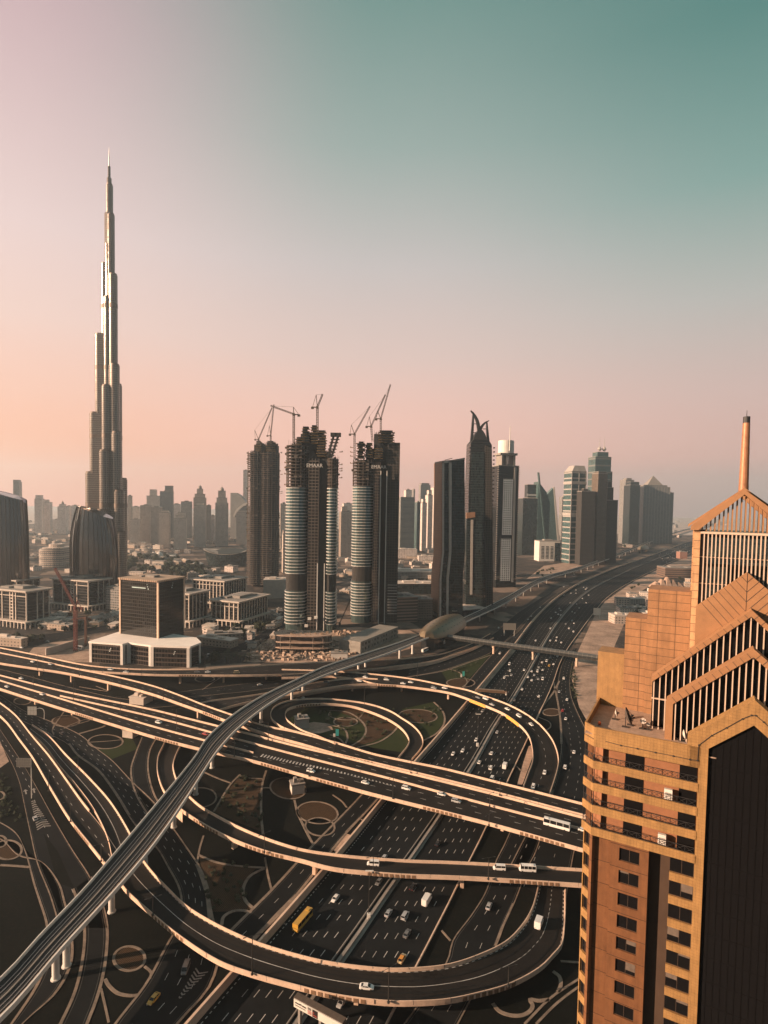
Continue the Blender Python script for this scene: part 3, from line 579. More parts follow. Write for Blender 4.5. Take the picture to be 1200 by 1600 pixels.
mb.sweep([[p + j * .15 + Z3 * .2, p + j * .4 + Z3 * .2, np.array([p[0] + j[0] * .4, p[1] + j[1] * .4, -.1]), np.array([p[0] + j[0] * .15, p[1] + j[1] * .15, -.1])] for p, j in zip(eR[k - 8:k + 1], J[k - 8:k + 1])]); mb.build('abutment', CONC, E2)
LCL = [(50, 1132, 1.2), (76, 1150, 2), (104, 1180, 3.2), (140, 1216, 4.4), (172, 1252, 5.2), (202, 1300, 5.8), (220, 1338, 6), (240, 1365, 6), (264, 1390, 6), (290, 1415, 6), (326, 1438, 6), (370, 1460, 6), (410, 1476, 6), (470, 1494, 6), (520, 1505, 6), (600, 1514, 6), (640, 1514, 6), (700, 1508, 5.6), (750, 1492, 5), (790, 1472, 4), (814, 1448, 3), (830, 1422, 2), (838, 1396, 1.2), (842, 1376, .6)]
LCR = [(44, 1142, 1.2), (70, 1166, 2), (92, 1196, 3.2), (118, 1226, 4.4), (146, 1264, 5.2), (168, 1310, 5.8), (180, 1362, 6), (194, 1388, 6), (236, 1427, 6), (280, 1463, 6), (342, 1503, 6), (390, 1521, 6), (470, 1543, 6), (520, 1555, 6), (604, 1566, 6), (660, 1566, 6), (700, 1563, 5.6), (740, 1555, 5), (796, 1539, 4), (844, 1513, 3), (866, 1491, 2.4), (878, 1476, 2), (883, 1436, 1.2), (884, 1390, .6)]
LC, cL, cR, cC = deck('near_loop', 'broad near loop ramp bending round the bottom with dashed black and white kerbs', 'flyover', LCL, LCR, 6, 1.5, 140, 2, checker=True, centre_line=True,
    piers=((358, 1523), (554, 1574), (842, 1524)), groups=((268, 1448), (524, 1558), (764, 1550)))
LC2, *_ = deck('second_ramp', 'straight elevated ramp with sunlit side walls descending from the left beside the near loop', 'flyover',
    [(-60, 1058, 4), (0, 1098, 4.2), (24, 1117, 4.4), (50, 1149, 4.6), (78, 1182, 4.8), (104, 1218, 5), (130, 1254, 5.4), (160, 1291, 5.8), (186, 1330, 6), (214, 1366, 6)],
    [(-80, 1070, 4), (-30, 1098, 4.2), (6, 1124, 4.4), (30, 1155, 4.6), (50, 1182, 4.8), (78, 1230, 5), (108, 1279, 5.4), (140, 1320, 5.8), (164, 1350, 6), (192, 1384, 6)], 5, 1.5, 80, 2, groups=((128, 1305),), piers=((76, 1245), (112, 1296)), trim=(0, 14))

# ================================================================== metro viaduct
def metro(label, Lp, Rp, h, bases, n=110, every=None, r=1.15):
    L = edge(Lp, h, n); R = edge(Rp, h, n); I = inward(L, R); C = (L + R) / 2
    root = thing('metro_viaduct', label, 'viaduct', (*C[n // 2][:2], 0)); W = np.linalg.norm(R - L, axis=1)
    mb = MB()
    rings = []
    for l, r_, i, w in zip(L, R, I, W):
        rings.append([l, l + i * .45, l + i * .45 - Z3 * 1.3, r_ - i * .75 - Z3 * 1.3, r_ - i * .75, r_, r_ - Z3 * 1.7, r_ - i * w * .3 - Z3 * 3.1, l + i * w * .3 - Z3 * 3.1, l - Z3 * 1.7])
    mb.sweep(rings); mb.build('trough_girder', CONCW, root)
    bed = MB(); strip(bed, L + I * .5 - Z3 * 1.26, R - I * .8 - Z3 * 1.26); bed.build('track_bed', plain_dark, root)
    rails = MB()
    for f in (.22, .34, .66, .78):
        c = L + (R - L) * f; wall(rails, c, I, -.07, .07, -1.26, -1.05)
    rails.build('rail', STEEL, root)
    wk = MB(); c = L + (R - L) * .5; wall(wk, c, I, -.25, .25, -1.26, -.9); wk.build('walkway', CONCD, root)
    th = MB(); c = L + (R - L) * .86; dashes(th, c, I, 0, .35, 2.2, .5, -1.1); th.build('power_rail', RUBBLE, root)
    if every:
        s = arclen(C); bs = [C[int(np.argmin(abs(s - u)))] for u in np.arange(every / 2, s[-1], every)]
        for b in bs:
            m = MB(); m.cyl((b[0], b[1], -.1), (b[0], b[1], b[2] - 3), r, r, 10); p = m.build('pier', CONCW, root)
            k = int(np.argmin(np.linalg.norm(C - b, axis=1))); m = MB(); t = np.array([-I[k][1], I[k][0], 0]); m.ext((b[0], b[1], b[2] - 2.9), I[k], Z3, t, [(-2.6, 0), (2.6, 0), (1.2, -1.6), (-1.2, -1.6)], -1, 1); m.build('pier_cap', CONCW, p)
    for b in bases: pier_at(b, C, 3.0, r, 5.0, root, CONCW, True)
    return L, R, C
plain_dark = plain('track_bed', (.022, .023, .024), .9, var=.2, scale=.5)
MT = 15.0
mtL, mtR, mtC = metro('pale metro viaduct with rails slanting from the bottom left corner up to the station',
    [(-120, 1620), (0, 1526), (64, 1457), (128, 1390), (185, 1324), (230, 1271), (304, 1181), (324, 1151), (362, 1117), (410, 1086), (460, 1062), (508, 1040), (560, 1023), (620, 1004), (656, 991), (690, 978)],
    [(-100, 1672), (0, 1590), (100, 1477), (180, 1390), (240, 1319), (290, 1248), (332, 1183), (344, 1167), (372, 1137), (422, 1098), (470, 1071), (508, 1054), (572, 1032), (612, 1018), (660, 999), (700, 985)], MT,
    ((72, 1533), (114, 1511), (183, 1421), (239, 1352), (275, 1292), (305, 1240), (334, 1202), (373, 1141), (414, 1128), (446, 1097), (481, 1091), (516, 1065), (550, 1051), (571, 1051), (620, 1030), (643, 1022)))
metro('far metro viaduct curving from the station beside the great highway into the haze',
    [(690, 980, 13), (730, 962, 13), (770, 943, 13), (802, 926, 13), (822, 914, 13), (842, 904, 13), (862, 897, 13), (893, 889, 13), (930, 877, 13), (963, 865.5, 13), (994, 853, 13), (1033, 838, 13), (1075, 826, 13), (1130, 815, 13)],
    [(694, 988, 13), (734, 968, 13), (776, 949, 13), (808, 931, 13), (828, 918, 13), (850, 907, 13), (868, 900, 13), (897, 892, 13), (932, 880, 13), (965, 867.8, 13), (996, 855, 13), (1035, 839.6, 13), (1077, 827.2, 13), (1132, 816, 13)], 13, (), 120, 30.0, .9)
# ------------------------------------------------------------------ station: a golden shell over dark glass
SHELL = plain('station_shell', (.21, .165, .11), .42, metal=.5, var=.1)
DGLASS = plain('dark_glass', (.018, .02, .022), .08, var=.1)
def shell_station(label, pc, axis_px, Lh, Wd, Ht, z0):
    c = G(*pc, 0); a = G(*axis_px, 0) - c; a /= np.linalg.norm(a); s = np.array([a[1], -a[0], 0])
    root = thing('metro_station', label, 'metro station', c)
    n, m = 24, 16; rings = []; body = []
    for i in range(n + 1):
        t = -1 + 2 * i / n; w = Wd * math.sqrt(max(0.0, 1 - abs(t) ** 2.4)) + .6; hh = Ht * math.sqrt(max(0, 1 - t * t * .82))
        ring = []
        for j in range(m + 1):
            q = -1 + 2 * j / m; ang = q * 1.32
            ring.append(c + a * t * Lh + s * w * math.sin(ang) / math.sin(1.32) + Z3 * (z0 + hh * (math.cos(ang) - math.cos(1.32)) / (1 - math.cos(1.32)) + 1.5 * abs(t) ** 3))
        rings.append(ring)
        body.append([c + a * t * Lh * .96 + s * w * .9 + Z3 * 0, c + a * t * Lh * .96 - s * w * .9, c + a * t * Lh * .96 - s * w * .86 + Z3 * (z0 + .5), c + a * t * Lh * .96 + s * w * .86 + Z3 * (z0 + .5)])
    mb = MB(); mb.sweep([r + [p - Z3 * .7 for p in reversed(r)] for r in rings]); sh = mb.build('shell_roof', SHELL, root, smooth=False)
    mb = MB(); mb.sweep(body); mb.build('glass_hall', DGLASS, root)
    mb = MB()
    for i in range(3, n - 2):
        for j in range(3, m - 2, 2):
            if (i + j // 2) % 2: continue
            p, q, r, o = rings[i][j], rings[i + 1][j], rings[i + 1][j + 1], rings[i][j + 1]; k = (p + q + r + o) / 4
            mb.quad(*[k + (v - k) * .42 + Z3 * .22 for v in (p, q, r, o)])
    mb.build('skylight', DARKM, sh)
    return root, c, a, s
station, stc, sta, sts = shell_station('golden shell roofed metro station in front of the dark towers', (693, 999), (724, 980), 60, 19, 14, 12.5)
mb = MB()   # board on its end wall
b = stc - sta * 40 + sts * 12 + Z3 * 7; mb.frame(b, sta, sts, Z3, -2.4, 2.4, 2.8, 3.1, -2, 2); mb.build('sign_board', PAINT, station)
shell_station('small hazy domed metro station far along the great highway', (1005, 862), (1025, 854), 60, 18, 16, 10)
# footbridge tube
TUBE = plain('footbridge_cladding', (.115, .115, .11), .35, metal=.4, var=.1); TUBE2 = plain('footbridge_glass', (.03, .034, .036), .12, var=.1)
A = G(694, 1010, 0); B = G(940, 1047, 0); d = B - A; Lb = np.linalg.norm(d); d /= Lb; s = np.array([d[1], -d[0], 0]); zc = 11.5
root = thing('footbridge', 'grey tubular footbridge crossing the great highway from the station', 'footbridge', (A + B) / 2)
mb = MB(); prof = [(3.4 * math.cos(w) * 1.1, 3.0 * math.sin(w)) for w in np.linspace(0, 2 * math.pi, 17)[:-1]]
mb.ext(A + Z3 * zc, s, Z3, d, prof, 0, Lb); mb.build('tube', TUBE, root)
mb = MB()
for sg in (-1, 1): mb.frame(A + Z3 * zc, d, s * sg, Z3, 2, Lb - 2, 3.62, 3.8, -1.0, .9)
mb.build('window_band', TUBE2, root)
mb = MB()
for u in np.arange(3, Lb, 4.5): mb.ext(A + d * u + Z3 * zc, s, Z3, d, [(p[0] * 1.03, p[1] * 1.04) for p in prof], -.15, .15)
mb.build('rib', CONCD, root)
for px, py in ((772, 1021), (835, 1029), (902, 1040)):
    g = G(px, py); u = float(np.dot(g - A, d)); q = A + d * u; m = MB(); m.cyl((q[0], q[1], -.1), (q[0], q[1], zc - 2.8), 1.2, 1.2, 12); m.frame((q[0], q[1], zc - 3.6), s, d, Z3, -3, 3, -.9, .9, -.6, .8); m.build('pier', CONC, root)
# second, far footbridge
A2 = G(1012, 862, 0) + Z3 * 12; B2 = G(1090, 864, 0) + Z3 * 12; mb = MB(); mb.bar(A2, B2, 6, 5); 
solo('footbridge', mb, TUBE, 'faint footbridge across the highway beside the small far station', 'footbridge')
# ================================================================== buildings: helpers
def unit(v): v = np.asarray(v, float); return v / np.linalg.norm(v)
UM = np.array([-.93, .36, 0]); UM /= np.linalg.norm(UM); VM = np.array([.36, .93, 0]); VM /= np.linalg.norm(VM)   # street grid of the district
def zpx(px, py, Y): return float(at(px, py, Y)[2])
def xpx(px, Y, py=800): return float(at(px, py, Y)[0])
def fbox(mat, root, name, o, u, v, x0, x1, y0, y1, z0, z1, mb=None):
    m = mb or MB(); m.frame(o, u, v, Z3, x0, x1, y0, y1, z0, z1)
    return m.build(name, mat, root) if mb is None else None
def fp_box(x0, x1, Y, d, rot):
    """footprint whose silhouette spans pixels x0..x1 at distance Y; rot turns it (degrees, positive shows its right flank less)"""
    X0, X1 = xpx(x0, Y), xpx(x1, Y); W = X1 - X0; c, s = math.cos(rad(rot)), math.sin(rad(rot)); d = min(d, W * .75 / max(abs(s), .05))
    w = (W - d * abs(s)) / c; u = np.array([c, s, 0]); v = np.array([-s, c, 0])
    o = np.array([X0 if s <= 0 else X0 + d * s, Y, 0.0])
    if s < 0: o = o + np.array([0, -w * s, 0]) * 1.0
    return o, u, v, w, d
def tower(name, label, x0, x1, yt, Y, d, rot, mat, cat='tower', group=None, roofmat=None, steps=(), crown=None, z0=-.2, band=None, piers=None, pmat=None):
    """x0,x1: pixel columns; yt: pixel row of its top; steps: (fraction from, fraction to, top row) of narrower upper blocks"""
    o, u, v, w, dd = fp_box(x0, x1, Y, d, rot); zt = zpx((x0 + x1) / 2, yt, Y); root = thing(name, label, cat, o + u * w / 2 + v * dd / 2, group)
    fbox(mat, root, 'tower_body', o, u, v, 0, w, 0, dd, z0, zt)
    mb = MB(); mb.frame(o, u, v, Z3, -.4, w + .4, -.4, dd + .4, zt, zt + 1.6); mb.frame(o, u, v, Z3, w * .3, w * .7, dd * .25, dd * .7, zt + 1.6, zt + 5); mb.build('roof', roofmat or CONCD, root)
    for i, (a, b, yy) in enumerate(steps):
        z1 = zpx((x0 + x1) / 2, yy, Y); m = MB(); m.frame(o, u, v, Z3, w * a, w * b, dd * min(a, .4), dd * max(b, .6), zt + .5, z1); p = m.build('setback', mat, root)
        m = MB(); m.frame(o, u, v, Z3, w * a - .3, w * b + .3, dd * min(a, .4) - .3, dd * max(b, .6) + .3, z1, z1 + 1.2); m.build('setback_roof', roofmat or CONCD, p); zt = z1
    if piers:
        mb = MB()
        for k in range(piers + 1): mb.frame(o, u, v, Z3, w * k / piers - .5, w * k / piers + .5, -.7, .05, 0, zpx((x0 + x1) / 2, yt, Y) - .5)
        nd = max(1, int(piers * dd / w))
        for k in range(nd + 1):
            for xx in ((-.7, .05), (w - .05, w + .7)): mb.frame(o, u, v, Z3, xx[0], xx[1], dd * k / nd - .5, dd * k / nd + .5, 0, zpx((x0 + x1) / 2, yt, Y) - .5)
        mb.build('pilaster', pmat or mat, root)
    if band:
        mb = MB()
        for zz in np.arange(8, zpx((x0 + x1) / 2, yt, Y), band): mb.frame(o, u, v, Z3, -.5, w + .5, -.5, dd + .5, zz, zz + band * .22)
        mb.build('floor_band', pmat or CONCD, root)
    if crown == 'spire':
        c = o + u * w / 2 + v * dd / 2; m = MB(); m.cyl(c + Z3 * zt, c + Z3 * (zt + 14), 2.4, .8, 8); m.cyl(c + Z3 * (zt + 14), c + Z3 * (zt + 30), .5, .15, 6); m.build('spire', CONCD, root)
    if crown == 'dome':
        c = o + u * w / 2 + v * dd / 2; r = w * .16; m = MB(); m.lathe(c, [(r, zt), (r, zt + 6), (r * .85, zt + 10), (r * .4, zt + 13), (.3, zt + 15)], 12); m.cyl(c + Z3 * (zt + 14), c + Z3 * (zt + 22), .6, .2, 6); m.build('dome', roofmat or CONCD, root)
    if crown == 'pyramid':
        c = o + u * w / 2 + v * dd / 2; m = MB(); m.prism([(*(o + u * a * w + v * b * dd)[:2],) for a, b in ((.2, .2), (.8, .2), (.8, .8), (.2, .8))], zt, zt + w * .35, [(c[0] + a, c[1] + b) for a, b in ((-.5, -.5), (.5, -.5), (.5, .5), (-.5, .5))]); m.build('pyramid_roof', roofmat or CONCD, root)
    return root, o, u, v, w, dd, zt
M_HAZE_BEIGE = facade('hazed_beige_flats', (.62, .54, .48), (.22, .21, .2), 3.6, 3.3, .5, .5, .2)  # skyline walls and glass made paler, distance haze put into the colour
M_HAZE_TAN = facade('hazed_tan_flats', (.50, .42, .365), (.18, .17, .165), 4.2, 3.4, .55, .5, .2)  # tan lightened likewise, haze painted into wall and glass
M_HAZE_ROSE = facade('hazed_rosy_flats', (.70, .60, .55), (.34, .31, .3), 5.0, 3.4, .6, .55, .2)  # palest of the skyline flats, most haze painted into walls and windows
M_GREY = facade('grey_office', (.26, .25, .24), (.075, .08, .083), 3.2, 3.6, .7, .6, .12)
M_TEAL = facade('teal_curtain_wall', (.085, .14, .14), (.025, .055, .058), 2.6, 3.8, .86, .74, .08)
M_DTEAL = facade('dark_teal_curtain_wall', (.022, .032, .033), (.010, .017, .018), 2.2, 3.8, .88, .8, .08)
M_DARK = facade('black_curtain_wall', (.013, .014, .015), (.006, .007, .008), 2.0, 3.8, .85, .8, .06)
M_STRIPE = facade('banded_office', (.30, .30, .285), (.04, .052, .052), 60, 3.9, 1.0, .55, .1)
M_BROWN = facade('brown_tower', (.15, .115, .09), (.05, .045, .04), 2.4, 3.4, .6, .55, .25)
M_FRAMEC = facade('bare_concrete_frame', (.055, .048, .042), (.008, .008, .008), 3.6, 3.6, .74, .70, .8)
M_LOW = facade('low_house', (.38, .30, .24), (.08, .07, .065), 4.5, 3.6, .4, .4, .3)
M_WHITEG = facade('white_square_grid', (.72, .71, .69), (.014, .015, .017), 4.4, 4.4, .46, .48, .15)
WHITE = plain('white_panel', (.66, .62, .58), .6, var=.08, scale=.1)
WROOF = plain('white_roof', (.88, .82, .77), .7, var=.06, scale=.1)

# ================================================================== the tallest tower
M_BURJ = facade('steel_and_glass', (.24, .20, .17), (.135, .108, .094), 1.9, 4.0, .58, .86, .2, .34, .9, var=.05)
M_BURJB = plain('mechanical_floor', (.13, .095, .075), .5, metal=.3, var=.15)
YB = 1091.0; BX = xpx(171.5, YB, 500)
burj = thing('supertall_tower', 'tallest tower, stepped steel and glass needle rising high above the skyline with a thin spire', 'skyscraper', (BX, YB, 0))
def stadium(c, a, L, r, n=14):
    s = np.array([a[1], -a[0]]); pts = []
    for k in range(n + 1):
        w = math.pi / 2 - math.pi * k / n; p = c[:2] + a[:2] * (L - r + r * math.cos(w)) + s * -r * math.sin(w); pts.append(tuple(p))
    pts.append(tuple(c[:2] + s * r)); pts.append(tuple(c[:2] - s * r)); return pts
bc = np.array([BX, YB, 0.0]); mbt = MB(); mbb = MB(); mcap = MB()
ZB = lambda z: zpx(171.5, 781 - (z - 160) / 1.21, YB)
BANDS = (518, 405, 278, 149)
def wing(ang, tiers):
    a = np.array([math.cos(rad(ang)), math.sin(rad(ang)), 0])
    for (L, r, z) in tiers:
        z = ZB(z)
        mbt.prism(stadium(bc, a, L, r), -.2, z); mcap.prism(stadium(bc, a, L - 1.2, r - 1.2), z, z + 3.0)
        for zb in BANDS:
            if zb < z - 6: mbb.prism(stadium(bc, a, L + .25, r + .25), zb - 4, zb + 4)
wing(187, ((7.5, 6, 679), (15, 7.5, 604), (26.5, 8.5, 470), (36.5, 9, 322), (44.5, 9.5, 210)))
wing(-33, ((7, 6, 754), (11.5, 6.5, 697), (19, 7.5, 582), (24, 8.5, 412), (30, 9, 285), (37, 9.5, 176), (43, 10, 100)))
wing(-96, ((9, 6.5, 642), (13, 7.5, 540), (20, 8.5, 372), (28, 9, 250), (36, 9.5, 140)))
wing(70, ((14, 7.5, 560), (26, 8.5, 380), (38, 9.5, 200)))
for r, z0, z1 in ((8.5, 0, 700), (5.6, 700, 752), (4.2, 752, 768), (2.4, 768, 790)): mbt.prism([(BX + r * math.cos(k * math.pi / 6), YB + r * math.sin(k * math.pi / 6)) for k in range(12)], (ZB(z0) if z0 else 0) - .2, ZB(z1))
mbt.build('tower_wings', M_BURJ, burj); mbb.build('mechanical_band', M_BURJB, burj); mcap.build('terrace_roof', M_BURJB, burj)
m = MB(); m.cyl((BX, YB, ZB(788)), (BX, YB, ZB(812)), 1.3, .8, 8); m.cyl((BX, YB, ZB(812)), (BX, YB, ZB(826)), .6, .25, 6); m.build('spire', STEEL, burj)
m = MB(); m.prism([(BX + 62 * math.cos(k * math.pi / 8), YB + 30 * math.sin(k * math.pi / 8)) for k in range(16)], -.2, 14); m.build('podium', M_BROWN, burj)

# ================================================================== curved sail towers
M_SAIL = plain('sail_glass', (.22, .205, .20), .13, metal=.92, var=.12, scale=.05); M_FIN = plain('bronze_fin', (.10, .088, .082), .3, metal=.9, var=.1)
def sail(label, xl, xr, ytl, ytr, Y, bulge):
    X0, X1 = xpx(xl, Y + 17, 860), xpx(xr, Y + 17, 860); zl, zr = zpx(xl, ytl, Y + 17), zpx(xr, ytr, Y + 17); W = X1 - X0
    root = thing('curved_glass_tower', label, 'tower', ((X0 + X1) / 2, Y, 0)); rings = []; n = 36
    lev = [0, .15, .3, .45, .6, .72, .82, .9, .96, 1.0]
    for t in lev:
        g = 1 - bulge * max(0, t - .55) ** 2 / .2; ring = []
        for k in range(n):
            w = 2 * math.pi * k / n; cx, sy = math.cos(w), math.sin(w)
            px = math.copysign(abs(cx) ** .85, cx); py = math.copysign(abs(sy) ** 1.15, sy)
            x = (X0 + X1) / 2 + W * .03 * (1 - g) * 8 * .0 + W / 2 * px * (g if px < 0 else 1 - (1 - g) * .6); y = Y + 17 + 17 * py
            f = (x - X0) / W; zt = zl + (zr - zl) * f + 2 * math.sin(math.pi * min(1, max(0, f))) - (10 if f > .94 else 0) * (f - .94) / .06
            ring.append((x, y, zt * t - .1))
        rings.append(ring)
    mb = MB(); mb.sweep(rings); mb.build('glass_skin', M_SAIL, root)
    mb = MB()
    for k in range(n):
        for h in (0,):
            pts = []
            for r in rings:
                p = np.array(r[k]) * (1 - h) + np.array(r[(k + 1) % n]) * h; c = np.array([(X0 + X1) / 2, Y + 17, p[2]]); d = p - c; d /= np.linalg.norm(d) + 1e-9
                s = np.array([-d[1], d[0], 0]); pts.append([p + s * .3, p + s * .2 + d * .7, p - s * .2 + d * .7, p - s * .3])
            mb.sweep(pts)
    mb.build('vertical_fin', M_FIN, root)
sail('black curved sail shaped tower with slanting top standing in front of the tallest tower', 110, 184, 786, 814, 850, .34)
sail('black curved sail shaped tower cut by the left edge of the photo', -32, 43.5, 762, 783, 800, .12)

# ================================================================== black cube office on white podium
GL_B = facade('smoked_curtain_wall', (.016, .014, .013), (.012, .011, .010), 2.6, 3.6, .9, .84, .10)
c0 = G(247, 1001 + 15, 0); c0 = np.array([xpx(247, 577), 577.0, 0]); uL = UM; vB = VM
blk = thing('black_office_tower', 'black cube shaped office tower with flat roof rising from a white roofed podium', 'office tower', c0)
zr = zpx(247, 907, 577)
fbox(GL_B, blk, 'tower_body', c0, uL, vB, 0, 50, 0, 38, 15, zr - 2)
m = MB()
for a, b in ((-.9, 1.3), (48.9, 50.7)): m.frame(c0, uL, vB, Z3, a, b, -.6, .6, 20, zr)
m.frame(c0, uL, vB, Z3, -.6, .6, 37, 38.6, 20, zr); m.build('corner_fin', CONC, blk)
m = MB(); m.frame(c0, uL, vB, Z3, -1.4, 51.4, -1.4, 39.4, zr - 2, zr); rf = m.build('roof', plain('tan_roof', (.36, .27, .20), .9), blk)
m = MB()
for k in range(20): m.frame(c0, uL, vB, Z3, 2.5 * k, 2.5 * k + 1.1, -2.2, -1.3, zr - 1.8, zr - .2)
for k in range(15): m.frame(c0, uL, vB, Z3, -2.2, -1.3, 2.5 * k, 2.5 * k + 1.1, zr - 1.8, zr - .2)
m.build('roof_bracket', CONC, rf)
m = MB(); m.frame(c0, uL, vB, Z3, 18, 30, 14, 22, zr, zr + 2.2); m.frame(c0, uL, vB, Z3, 33, 36, 12, 26, zr, zr + 1.4); m.build('roof_plant', CONCD, rf)
m = MB()
for q in range(3):      # the emblem: small bright strokes near the top of both faces
    m.frame(c0, uL, vB, Z3, 12 + q * .9, 13.2 + q * .5, -.25, -.08, zr - 10 + q * 2.2, zr - 9 + q * 2.2); m.frame(c0, uL, vB, Z3, -.25, -.08, 19 + q * .9, 20.2 + q * .5, zr - 10 + q * 2.2, zr - 9 + q * 2.2)
m.frame(c0, uL, vB, Z3, 16, 34, -.2, -.08, zr - 9.5, zr - 8.4)
m.build('emblem', plain('pale_emblem', (.45, .6, .62), .4), blk)
PZ = 20.0
pod = [G(140, 1003, PZ), G(192, 1007, PZ), G(201, 1004.5, PZ), G(236, 1009, PZ), G(296, 1011, PZ), G(313, 1004.5, PZ), G(306, 997, PZ), G(268, 991, PZ), G(187, 988, PZ)]
pp = [(p[0], p[1]) for p in pod]
GL_P = facade('podium_glazing', (.06, .042, .033), (.012, .01, .009), 3.0, 4.4, .9, .72, .12)
m = MB(); m.prism(pp, -.1, PZ - 1.2); m.build('podium', GL_P, blk)
pc = np.mean(pp, axis=0); m = MB(); m.prism([tuple(pc + (np.array(p) - pc) * 1.02) for p in pp], PZ - 1.2, PZ + .6); rf = m.build('podium_roof', WROOF, blk)
m = MB()
for k in (0, 1, 2, 3, 4, 5):
    p = np.array([*pp[k], 0]); q = np.array([*pp[k + 1], 0]); d = unit(q - p); s = np.array([d[1], -d[0], 0]); L = np.linalg.norm(q - p)
    for e in ((-.2, 2.6), (L - 2.6, L + .2)):
        if k in (0, 1, 2, 3, 4): m.frame(p, d, s, Z3, e[0], e[1], -.3, .45, -.1, PZ - 1.2)
m.build('podium_pier', WHITE, blk)
m = MB()
for k in (0, 3):
    p = np.array([*pp[k], 0]); q = np.array([*pp[k + 1], 0]); d = unit(q - p); s = np.array([d[1], -d[0], 0])
    for i in range(3): m.frame(p, d, s, Z3, 22 + i * .6, 23 + i * .6, .05, .3, PZ - 8 + i * 1.4, PZ - 7.2 + i * 1.4)
m.build('emblem', plain('white_emblem', (.6, .66, .66), .4), blk)

# ================================================================== white framed office blocks
OFFG = facade('office_glazing', (.018, .016, .015), (.007, .007, .008), 4.0, 3.9, 1.0, .74, .10)
FRM = plain('white_stone_frame', (.52, .455, .40), .75, var=.1, scale=.2)
def office(label, cpx, cY, zr, w, d, style=0):
    o = np.array([xpx(cpx, cY), cY, 0.0]); u, v = UM, VM; root = thing('office_block', label, 'office building', o + u * w / 2 + v * d / 2)
    fbox(OFFG, root, 'glazed_body', o, u, v, 3, w - 3, 3, d - 3, -.1, zr - 3)
    m = MB(); m.frame(o, u, v, Z3, -1, w + 1, -1, d + 1, zr - 1.6, zr); rf = m.build('roof_slab', FRM, root)
    m = MB(); m.frame(o, u, v, Z3, 2, w - 2, 2, d - 2, zr, zr + .15); m.frame(o, u, v, Z3, w * .3, w * .55, d * .3, d * .7, zr, zr + 3.4); m.frame(o, u, v, Z3, w * .62, w * .85, d * .2, d * .5, zr, zr + 2.2)
    for k in range(9): m.frame(o, u, v, Z3, w * .3 + k * 1.1, w * .3 + k * 1.1 + .7, d * .75, d * .85, zr, zr + 1.6)
    m.build('roof_plant', CONCD, rf)
    m = MB()     # dentils below the slab
    for k in range(int(w / 3.2)): m.frame(o, u, v, Z3, 1 + k * 3.2, 2.6 + k * 3.2, 1.2, 3.2, zr - 3, zr - 1.6)
    for k in range(int(d / 3.2)): m.frame(o, u, v, Z3, 1.2, 3.2, 1 + k * 3.2, 2.6 + k * 3.2, zr - 3, zr - 1.6)
    m.build('dentil', FRM, rf)
    m = MB(); px = [2, .32 * w, .40 * w, .48 * w, .70 * w, w - 3.4] if style == 0 else list(np.linspace(2, w - 3.2, max(4, int(w / 6))))
    for x in px: m.frame(o, u, v, Z3, x, x + 1.3, 2.1, 3.2, 8, zr - 2.2)
    py = [2, .45 * d, .68 * d, d - 3.4] if style == 0 else list(np.linspace(2, d - 3.2, max(4, int(d / 6))))
    for y in py: m.frame(o, u, v, Z3, 2.1, 3.2, y, y + 1.3, 8, zr - 2.2)
    if style == 0:
        for z in np.arange(11, zr - 4, 3.9): m.frame(o, u, v, Z3, .40 * w, .48 * w + 1.3, 2.3, 3.1, z, z + 1.4)
    m.frame(o, u, v, Z3, 2, w - 2, 2.4, 3.1, zr - 8, zr - 7.2)
    m.build('stone_pier', FRM, root)
    m = MB(); e = 4.0
    m.frame(o, u, v, Z3, -e, w + 1, -e, 3.0, 7.2, 8.6); m.frame(o, u, v, Z3, -e, 3.0, 3.0, d + 1, 7.2, 8.6)
    for x in np.arange(-e, w, 6.5): m.frame(o, u, v, Z3, x, x + 1.2, -e, -e + 1.2, 0, 7.2)
    for y in np.arange(-e + 6.5, d, 6.5): m.frame(o, u, v, Z3, -e, -e + 1.2, y, y + 1.2, 0, 7.2)
    m.build('colonnade', FRM, root); return root
office('flat roofed office block with white stone frame and colonnade, nearest the left edge', 39, 700, 46, 64, 36)
office('flat roofed white framed office block just below the curved sail tower', 137, 812, 44, 74, 42)
office('white piered office block half hidden behind the black cube tower', 296, 722, 43, 50, 40, 1)
office('white piered low office block between the black cube tower and the unfinished towers', 374, 726, 33, 46, 72, 1)
office('white piered office block set back behind the other white piered blocks', 351, 850, 42, 62, 60, 1)
office('white framed office block at the far left behind the nearest one', 24, 800, 45, 60, 40)

